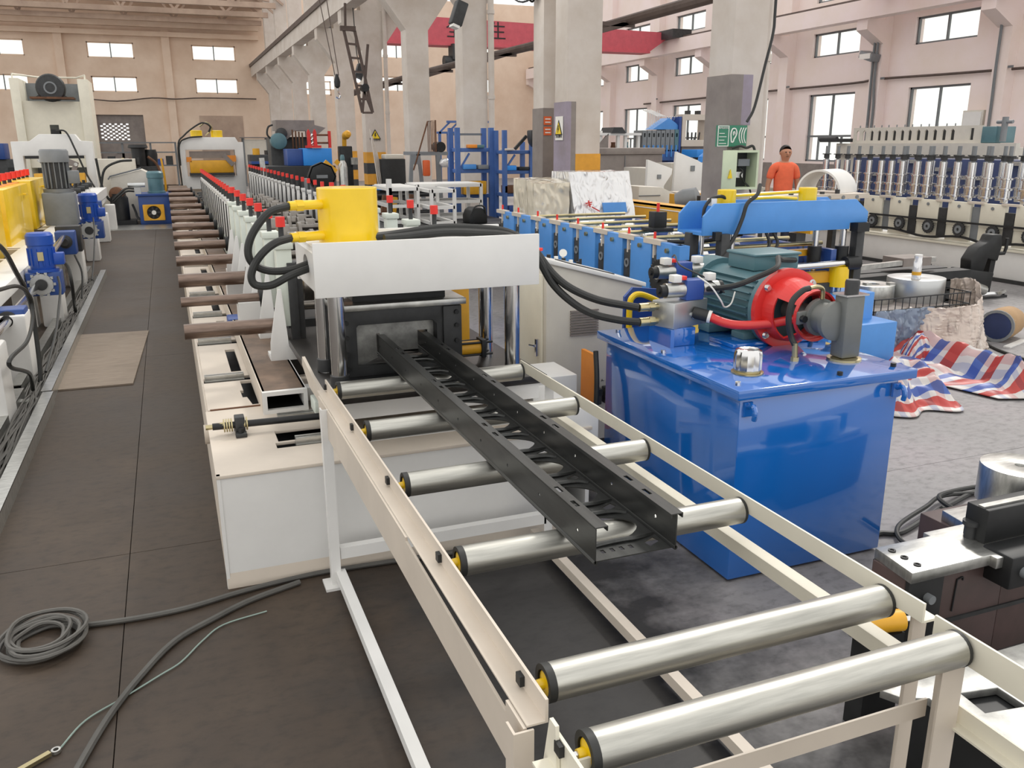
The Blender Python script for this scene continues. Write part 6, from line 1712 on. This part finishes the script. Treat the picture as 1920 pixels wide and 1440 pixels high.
# curved steel shell on a bench
bh_ = thing('parts_bench', 'pale steel bench with bolts under the curved steel shell', 'bench', (7.8, 9.1, 0))
part('top', G().box(6.95, 8.35, 8.75, 9.6, 1.11, 1.17), 'beigew', bh_)
for x in (7.05, 8.25): part('leg', G().box(x-.03, x+.03, 9.2, 9.3, 0, 1.11), 'dgrey', bh_)
for k in range(6): part('bolt_head', G().cyl((7.05+.22*k, 8.74, 1.13), (7.05+.22*k, 8.75, 1.13), .025, 8), 'greym', bh_)
for k in range(4): part('small_fitting', G().cyl((7.2+.24*k, 8.85, 1.17), (7.2+.24*k, 8.85, 1.20+.02*(k % 2)), .03, 8), 'dgrey', bh_)
g = G()
nA = 24
vs, fs_ = [], []
for i in range(nA+1):
    a = pi*i/nA
    for (r, dx) in ((.29, 0), (.29, .42), (.265, .42), (.265, 0)):
        # tunnel whose mouth faces the camera
        cx, cz = 7.82, 1.172
        vs.append((cx-r*cos(a)*.45+dx*1.15, 9.1+r*cos(a)*.9+dx*.55, cz+r*sin(a)))
for i in range(nA):
    for k in range(4):
        k2 = (k+1) % 4
        fs_.append((i*4+k, i*4+k2, (i+1)*4+k2, (i+1)*4+k))
fs_ += [(0, 1, 2, 3), (nA*4+3, nA*4+2, nA*4+1, nA*4)]
solo('curved_shell', g.add(vs, fs_), 'white', 'white half-round steel shell standing like an arch near the worker', 'shell')

# steel rounds in a wire crate, plastic sheet, tarpaulin
wc = thing('wire_crate', 'wire mesh crate half covered by plastic, holding steel rounds', 'crate', (5.9, 5.75, 0))
part('floor_board', G().box(5.35, 6.42, 5.42, 6.2, .08, .11), 'dgrey', wc)
part('load', G().box(5.42, 6.36, 5.5, 6.15, .11, .42), 'cgrey', wc, .02)
wm = G()
for z in (.10, .34, .44, .54):
    wm.tube([(5.35, 5.42, z), (6.42, 5.42, z), (6.42, 6.2, z), (5.35, 6.2, z), (5.35, 5.42, z)], .006, 5)
for k in range(15): wm.cyl((5.35+.0764*k, 5.42, .08), (5.35+.0764*k, 5.42, .54), .004, 5)
for k in range(10): wm.cyl((6.42, 5.42+.0867*k, .08), (6.42, 5.42+.0867*k, .54), .004, 5).cyl((5.35, 5.42+.0867*k, .08), (5.35, 5.42+.0867*k, .54), .004, 5)
part('mesh_wall', wm, 'dgrey', wc)
r1 = thing('steel_round', 'larger polished steel disc on top of the crate', 'steel disc', (6.22, 5.84, .42))
part('disc', G().hollow((6.22, 5.84, .42), (6.22, 5.84, .625), .245, .035, 40), 'alu', r1, .002)
part('under_ring', G().hollow((6.22, 5.84, .36), (6.22, 5.84, .42), .21, .05, 32), 'steel', r1)
r2 = thing('steel_round', 'smaller flat steel ring left of the polished disc', 'steel ring', (5.78, 5.92, .42))
part('ring', G().hollow((5.78, 5.92, .42), (5.78, 5.92, .58), .2, .07, 36), 'steel', r2, .002)
part('lug', G().box(5.66, 5.72, 5.85, 5.9, .58, .60).box(5.86, 5.92, 5.78, 5.83, .58, .60), 'steel', r2)
bo = thing('clear_bottle', 'tall clear bottle standing on the polished disc', 'bottle', (6.13, 5.76, .625))
part('body', G().lathe((6.13, 5.76, .626), (0, 0, 1), [(.038, 0), (.038, .15), (.034, .17), (.034, .20)], 16), 'film', bo)
part('label', G().hollow((6.13, 5.76, .66), (6.13, 5.76, .69), .039, .037, 16), 'oyellow', bo)
part('cap', G().cyl((6.13, 5.76, .826), (6.13, 5.76, .84), .034, 16), 'signw', bo)
def sheet(name, P, nu, nv, hf, m, lab, cat, thick=.004):
    """draped sheet: P(u,v)->(x,y,z)"""
    vs = [Vector(P(i/nu, j/nv)) for j in range(nv+1) for i in range(nu+1)]
    fs_ = [(j*(nu+1)+i, j*(nu+1)+i+1, (j+1)*(nu+1)+i+1, (j+1)*(nu+1)+i) for j in range(nv) for i in range(nu)]
    g = G().add(vs, fs_)
    o = solo(name, g, m, lab, cat)
    uv = o.data.uv_layers.new(name='UVMap')
    loc = OFF[o.name]
    key = {}
    for j in range(nv+1):
        for i in range(nu+1):
            key[j*(nu+1)+i] = (i/nu, j/nv)
    for l in o.data.loops:
        uv.data[l.index].uv = key.get(l.vertex_index, (0, 0))
    md = o.modifiers.new('thickness', 'SOLIDIFY'); md.thickness = thick
    return o
def bl4(u, v, a, b, c, d):
    return [(1-u)*(1-v)*a[k]+u*(1-v)*b[k]+u*v*c[k]+(1-u)*v*d[k] for k in range(2)]
def fold(u, v, seed):
    return (.5+.5*sin(5.1*u+2.3*v+seed))*(.5+.5*sin(2.2*u-4.7*v+1.7*seed))
def crease(t, k):
    f = (t*k) % 1.0
    return 1-abs(2*f-1)
def tarpP(u, v):
    x, y = bl4(u, v, (5.15, 5.55), (5.42, 4.22), (6.0, 4.0), (6.55, 5.5))
    e = min(1, 6*min(u, 1-u, v, 1-v))
    ridge = max(0, 1-abs(v-.42-.12*sin(3*u))*5.5)
    z = .015+e*(.20*ridge+.09*fold(u, v, 1)+.06*crease(v+.35*u, 4)*crease(u, 3)+.03*crease(u-.3*v, 6))
    return (x+.05*sin(7*v)*e, y+.06*sin(6*u+2*v)*e, z)
sheet('tarpaulin', tarpP, 60, 48, None, 'tarp', 'crumpled red, white and blue striped tarpaulin, larger heap on the floor', 'tarpaulin')
def tarpQ(u, v):
    x, y = bl4(u, v, (4.35, 5.0), (4.42, 4.18), (4.98, 4.15), (5.35, 5.05))
    e = min(1, 5*min(u, 1-u, v, 1-v))
    z = .012+e*(.22*max(0, 1-abs(u-.5)*2.0)*(.6+.4*v)+.08*fold(u, v, 4)+.07*crease(v+.5*u, 3)+.03*crease(u*1.3-v, 6))
    return (x+.04*sin(9*v)*e, y+.05*sin(9*v+3*u), z)
sheet('tarpaulin', tarpQ, 48, 48, None, 'tarp', 'bunched end of striped tarpaulin beside the blue oil tank', 'tarpaulin')
def tarpR(u, v):
    x, y = bl4(u, v, (5.50, 5.36), (5.52, 5.12), (5.86, 5.12), (5.9, 5.36))
    return (x, y, .02+.24*sin(pi*v)*sin(pi*min(1, max(0, u)))**.7+.02*crease(v+u, 5))
sheet('tarpaulin', tarpR, 24, 24, None, 'tarp', 'small standing fold of striped tarpaulin under the wire crate', 'tarpaulin')
random.seed(21)
rn = [[random.uniform(-1, 1) for _ in range(70)] for _ in range(70)]
def sackP(u, v):
    # sheet hanging over the right front corner of the crate, spreading at the foot
    a = -2.55+u*2.9
    r = .40+.09*v+.035*sin(26*u+5*v+2*sin(7*u))*(v+.35)+.022*crease(u*11+v*1.2, 1)+.006*rn[int(u*60)][int(v*60)]
    k = min(1, max(0, (u-.5)/.25))
    top = .43+.17*k*k*(3-2*k)-.10*max(0, u-.85)*2
    return (6.24+r*1.02*cos(a)*(1 if cos(a) > 0 else 1.35), 5.70+r*.95*sin(a), top*(1-v)+.015+.005*rn[int(v*60)][int(u*60)])
sheet('plastic_sheet', sackP, 60, 40, None, 'sack', 'crinkled dusty plastic sheet hanging over the right of the wire crate', 'plastic sheet', .003)
def skirtP(u, v):
    return (5.34+.62*u, 5.385+.012*sin(23*u+5*v)+.01*rn[int(u*60)][int(v*60)]-.03*v, .44*(1-v)+.01)
sheet('plastic_sheet', skirtP, 40, 20, None, 'bluefilm', 'bluish plastic film covering the left front of the wire crate', 'plastic sheet', .003)
# black jack stand in front of the large roll former
bk = thing('coil_grip', 'black clamp stand with bent arm in front of the cream roll former', 'stand', (9.05, 7.5, 0))
part('arm', G().prism([(8.74, .30), (8.95, .30), (9.0, .46), (9.16, .42), (9.2, .60), (9.17, .74), (9.02, .745), (8.98, .66), (8.82, .60), (8.72, .46)], 'y', 7.42, 7.58), 'black', bk, .02)
part('cheek', G().prism([(8.62, .12), (9.0, .08), (9.05, .30), (8.66, .36)], 'y', 7.35, 7.65), 'black', bk, .02)
part('leg', G().bar((9.1, 7.5, 0), (9.14, 7.5, .55), .08), 'black', bk)
part('leg', G().bar((9.2, 7.55, 0), (9.2, 7.55, .5), .05), 'black', bk)
part('foot', G().box(8.8, 9.25, 7.3, 7.7, 0, .03), 'dgrey', bk)
part('handle', G().tube([(9.16, 7.5, .50), (9.34, 7.5, .50), (9.36, 7.5, .56), (9.36, 7.5, .68)], .022, 6), 'black', bk)
part('pad', G().cyl((8.7, 7.3, .16), (8.85, 7.3, .11), .06, 12), 'steel', bk)
part('bright_chain', G().tube([(8.8, 7.35, .04), (8.95, 7.3, .06), (9.1, 7.3, .05), (9.25, 7.35, .06)], .03, 6, 3), 'chrome', bk)
sk = thing('steel_stack', 'pile of dark steel bars lying behind the steel discs', 'steel bars', (7.6, 7.4, 0))
random.seed(4)
for k in range(12):
    z = .0+.11*(k//3); y = 7.0+.26*(k % 3)+.05*random.random()
    part('bar', G().box(6.6+.1*random.random(), 8.3-.1*random.random(), y, y+.2, z, z+.09), 'dgrey' if k % 3 else 'black', sk)
part('angle_bar', G().bar((6.3, 7.0, .52), (7.9, 7.2, .54), .05), 'steel', sk)
part('block', G().box(7.35, 7.75, 7.1, 7.4, .49, .58), 'cgrey', sk)
ch = thing('tipped_drum', 'dusty grey-beige open drum lying on its side at the right edge', 'drum', (7.35, 5.75, 0))
part('shell', G().lathe((7.05, 5.62, .15), (.95, .35, .03), [(.13, 0), (.145, .02), (.15, .15), (.14, .3), (.10, .42), (.02, .45)], 22), 'card', ch)
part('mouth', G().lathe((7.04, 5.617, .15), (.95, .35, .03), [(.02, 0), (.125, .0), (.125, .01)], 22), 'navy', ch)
part('rim', G().hollow((7.03, 5.61, .15), (7.05, 5.62, .15), .15, .125, 22), 'greym', ch)
solo('wood_slat', G().box(6.92, 7.35, 5.44, 5.5, 0, .012, rz=.35), 'white', 'short white slat lying on the floor near the tipped drum', 'slat')
for pts, r, lab in (([(2.9, 2.80, .015), (2.975, 2.819, .015), (3.078, 2.79, .015), (3.329, 2.871, .02), (3.572, 2.948, .02), (3.873, 3.032, .015), (4.3, 3.05, .015)], .013, 'black cable leaving the foot of the oil tank towards the right'),
                    ([(3.0, 2.60, .02), (3.002, 2.72, .02), (3.10, 2.83, .03), (3.4, 2.95, .03), (3.6, 3.02, .03), (3.9, 2.97, .02), (4.2, 2.86, .02)], .011, 'black cable rising from behind the steel die block'),
                    ([(3.52, 2.68, .02), (3.50, 2.80, .03), (3.47, 2.90, .05), (3.50, 2.97, .06), (3.656, 3.03, .04), (3.9, 3.06, .02), (4.2, 3.02, .02)], .012, 'black cable making a loop on the grey floor'),
                    ([(6.55, 5.6, .02), (6.314, 5.408, .02), (6.165, 5.057, .02), (6.216, 4.845, .02), (6.4, 4.5, .02)], .02, 'thick black cable from the plastic-covered crate to the right edge'),
                    ([(7.3, 6.1, .015), (7.036, 5.815, .015), (6.748, 5.34, .015), (6.6, 4.8, .015)], .014, 'thin black cable curving past the tipped drum')):
    solo('floor_cable', G().tube(pts, r, 7, 6), 'rubber', lab, 'cable')

# steel die base in the lower right corner
dbx = thing('forming_die', 'heavy brown steel die block with bright top plate and three bolts', 'die', (2.8, 2.1, 0))
part('body', G().box(2.14, 2.6, 1.90, 2.045, .02, .41), 'plum', dbx, .004)
part('body', G().box(2.6, 3.4, 1.90, 2.28, .02, .41), 'plum', dbx, .004)
part('end_plate', G().box(2.145, 2.30, 1.885, 2.05, .0, .41), 'black', dbx, .003)
tp = part('top_plate', G().prism([(2.125, 1.862), (2.47, 1.862), (2.47, 1.835), (2.55, 1.835), (2.55, 1.90), (3.4, 1.90), (3.4, 2.2), (2.62, 2.2), (2.6, 2.08), (2.40, 2.08), (2.40, 2.05), (2.15, 2.05)], 'z', .41, .45), 'steel', dbx, .002)
for y in (1.90, 1.955, 2.01):
    part('socket_screw', G().hollow((2.185, y, .45), (2.185, y, .454), .013, .007, 14).cyl((2.185, y, .445), (2.185, y, .451), .007, 6), 'black', tp)
part('side_bolt', G().cyl((2.23, 1.885, .33), (2.23, 1.86, .33), .016, 12), 'greym', dbx)
part('weld_line', G().box(2.3, 3.4, 1.893, 1.901, .20, .215), 'dgrey', dbx)
part('chalk_mark', G().tube([(2.37, 1.897, .24), (2.375, 1.897, .35), (2.38, 1.897, .36), (2.40, 1.897, .365), (2.402, 1.897, .352)], .003, 5, 3), 'black', dbx)
part('upper_block', G().box(2.52, 3.4, 1.93, 2.02, .45, .575), 'black', dbx, .004)
part('upper_block_edge', G().box(2.52, 3.4, 1.95, 1.975, .575, .582), 'steel', dbx)
part('clamp_block', G().box(2.50, 3.0, 1.80, 1.92, .34, .46), 'black', dbx, .008)
part('clamp_bolt', G().cyl((2.56, 1.80, .40), (2.56, 1.765, .40), .02, 12), 'greym', dbx)
part('clamp_bolt', G().cyl((2.66, 1.80, .40), (2.66, 1.765, .40), .02, 12), 'greym', dbx)
part('shoulder_screw', G().lathe((2.52, 1.99, .45), (0, 0, 1), [(.02, 0), (.02, .05), (.03, .05), (.03, .065)], 14), 'dgrey', dbx)
solo('steel_ring_plate', G().hollow((2.95, 2.16, .45), (2.95, 2.16, .60), .14, .02, 32), 'steel', 'round bright steel disc at the right edge on the die block', 'disc', bev=.002)
pcyl = thing('pin_cylinder', 'small brass-coloured cylinder behind the right post of the long roller table', 'cylinder', (1.9, 1.78, 0))
part('pin', G().cyl((1.86, 1.80, .36), (2.0, 1.77, .36), .034, 18), 'oyellow', pcyl)
part('cap', G().cyl((1.83, 1.805, .36), (1.86, 1.80, .36), .038, 18), 'black', pcyl)
part('stem', G().cyl((2.0, 1.77, .36), (2.03, 1.765, .36), .010, 10), 'chrome', pcyl)
part('rest', G().box(1.86, 2.0, 1.75, 1.82, 0, .327), 'black', pcyl)
lpz = thing('die_plate', 'ground steel plate with square openings in the lower right corner', 'plate', (2.0, 1.45, .2))
part('plate', G().holed([(1.74, 1.58), (1.77, 1.53), (1.84, 1.50), (1.80, 1.10), (2.6, 1.10), (2.6, 1.60), (1.9, 1.60)], [[(1.93, 1.395), (1.94, 1.485), (2.06, 1.465), (2.06, 1.375)], [(2.2, 1.2), (2.2, 1.3), (2.34, 1.3), (2.34, 1.2)]], 'z', .275, .30), 'ground', lpz, .002)
part('under_block', G().box(1.86, 2.58, 1.16, 1.58, .0, .272), 'black', lpz, .004)
for (x, y) in ((1.83, 1.32), (1.825, 1.24), (1.82, 1.17)):
    part('screw_hole', G().cyl((x, y, .2995), (x, y, .3015), .008, 12), 'black', lpz)

bp2 = thing('covered_pile', 'pile of dark parts under a light blue cover beside the worker', 'pile', (9.4, 14, 0))
part('cover', G().lathe((9.45, 14, 1.45), (0, 0, 1), [(.22, 0), (.2, .1), (.12, .17), (.02, .19)], 14), 'skyblue', bp2)
part('crate', G().box(9.1, 10.1, 13.8, 14.6, 0, 1.3), 'navy', bp2, .02)
for k in range(7):
    part('small_part', G().box(9.12+.13*k, 9.2+.13*k, 13.78, 13.9, 1.3, 1.38+.03*(k % 3)), ('signw', 'dgrey', 'crane')[k % 3], bp2)
# ================================================================ the worker
def skinned(name, joints, bones, m, parent=None, sub=2):
    me = bpy.data.meshes.new(name)
    bm = bmesh.new()
    sk_ = bm.verts.layers.skin.verify()
    vs = []
    for i, (p, r) in enumerate(joints):
        v = bm.verts.new(p); vs.append(v)
        v[sk_].radius = (r, r) if not isinstance(r, tuple) else r
        v[sk_].use_root = (i == 0)
    for a, b in bones: bm.edges.new((vs[a], vs[b]))
    bm.to_mesh(me); bm.free()
    o = bpy.data.objects.new(name, me)
    COL.objects.link(o)
    me.materials.append(M[m])
    md = o.modifiers.new('skin', 'SKIN'); md.use_smooth_shade = True
    s = o.modifiers.new('subsurf', 'SUBSURF'); s.levels = s.render_levels = sub
    if parent: o.parent = parent
    return o
pn = thing('person', 'person in an orange T-shirt standing with arms hanging, looking down', 'person', (9.5, 11.9, 0))
pn.rotation_euler = (0, 0, radians(-18))
OFF[pn.name] = Vector((0, 0, 0))
H = lambda x, y, z: (x, y, z)
J = [(H(0, 0, .92), (.155, .115)), (H(0, 0, 1.10), (.14, .10)), (H(0, 0, 1.30), (.165, .115)), (H(0, .01, 1.44), (.10, .085)), (H(0, 0, 1.50), .052), (H(0, -.02, 1.57), .078), (H(0, -.022, 1.64), .108), (H(0, -.012, 1.70), .09),
     (H(.19, .01, 1.40), .062), (H(.25, .02, 1.12), .042), (H(.27, -.03, .88), .030), (H(.275, -.05, .80), .034),
     (H(-.19, .01, 1.40), .062), (H(-.25, .02, 1.12), .042), (H(-.27, -.03, .88), .030), (H(-.275, -.05, .80), .034),
     (H(.095, 0, .84), .09), (H(.10, 0, .48), .06), (H(.10, .02, .10), .045), (H(.105, -.11, .04), .038),
     (H(-.095, 0, .84), .09), (H(-.10, 0, .48), .06), (H(-.10, .02, .10), .045), (H(-.105, -.11, .04), .038)]
Bn = [(0, 1), (1, 2), (2, 3), (3, 4), (4, 5), (5, 6), (6, 7), (3, 8), (8, 9), (9, 10), (10, 11), (3, 12), (12, 13), (13, 14), (14, 15), (0, 16), (16, 17), (17, 18), (18, 19), (0, 20), (20, 21), (21, 22), (22, 23)]
for sx, w in ((1, 11), (-1, 15)):      # five fingers per hand
    for q, (dx, dy, L) in enumerate(((.012, -.03, .07), (.004, -.012, .085), (-.002, .004, .08), (-.006, .018, .065), (-.02, -.05, .05))):
        J.append((H(sx*(.275+dx), -.05+dy, .76), .011)); Bn.append((w, len(J)-1))
        J.append((H(sx*(.272+dx*.8), -.065+dy, .76-L), .008)); Bn.append((len(J)-2, len(J)-1))
skinned('body', J, Bn, 'skin', pn)
SJ = [(H(0, 0, .90), (.175, .135)), (H(0, 0, 1.10), (.165, .125)), (H(0, 0, 1.30), (.185, .135)), (H(0, .01, 1.435), (.12, .098)), (H(0, .005, 1.475), .066),
      (H(.185, .01, 1.395), .078), (H(.235, .015, 1.20), .064), (H(-.185, .01, 1.395), .078), (H(-.235, .015, 1.20), .064)]
skinned('t_shirt', SJ, [(0, 1), (1, 2), (2, 3), (3, 4), (3, 5), (5, 6), (3, 7), (7, 8)], 'shirt', pn)
TJ = [(H(0, 0, .93), (.168, .125)), (H(.095, 0, .82), .105), (H(.10, 0, .48), .078), (H(.10, .02, .12), .066), (H(-.095, 0, .82), .105), (H(-.10, 0, .48), .078), (H(-.10, .02, .12), .066)]
skinned('trousers', TJ, [(0, 1), (1, 2), (2, 3), (0, 4), (4, 5), (5, 6)], 'trouser', pn)
hg = G()
nu, nv = 20, 9
vs = []
for jv in range(nv+1):
    el_ = pi/2*jv/nv*1.25
    for iu in range(nu):
        a = 2*pi*iu/nu
        front = max(0, -sin(a))
        e_ = min(el_, pi/2*(1.15-.72*front))
        vs.append((.094*sin(e_)*cos(a), .008+.112*sin(e_)*sin(a), 1.655+.108*cos(e_)))
hg.add(vs, [(jv*nu+iu, jv*nu+(iu+1) % nu, (jv+1)*nu+(iu+1) % nu, (jv+1)*nu+iu) for jv in range(nv) for iu in range(nu)])
part('hair', hg, 'hair', pn, ang=80)
for sx in (-1, 1):
    part('shoe', G().prism([(sx*.105-.045, -.16), (sx*.105+.045, -.16), (sx*.105+.04, .10), (sx*.105-.04, .10)], 'z', 0, .075), 'black', pn, .02)
    part('eye', G().lathe((sx*.032, -.106, 1.645), (0, -1, 0), [(.011, 0), (.009, .006), (.002, .009)], 10), 'signk', pn)
    part('ear', G().lathe((sx*.083, 0, 1.63), (sx, 0, 0), [(.025, 0), (.028, .008), (.01, .012)], 10), 'skin', pn)
part('nose', G().prism([(-.106, 1.65), (-.13, 1.61), (-.10, 1.60)], 'x', -.013, .013), 'skin', pn, .004)
part('mouth', G().box(-.022, .022, -.105, -.098, 1.572, 1.58), 'rust', pn)
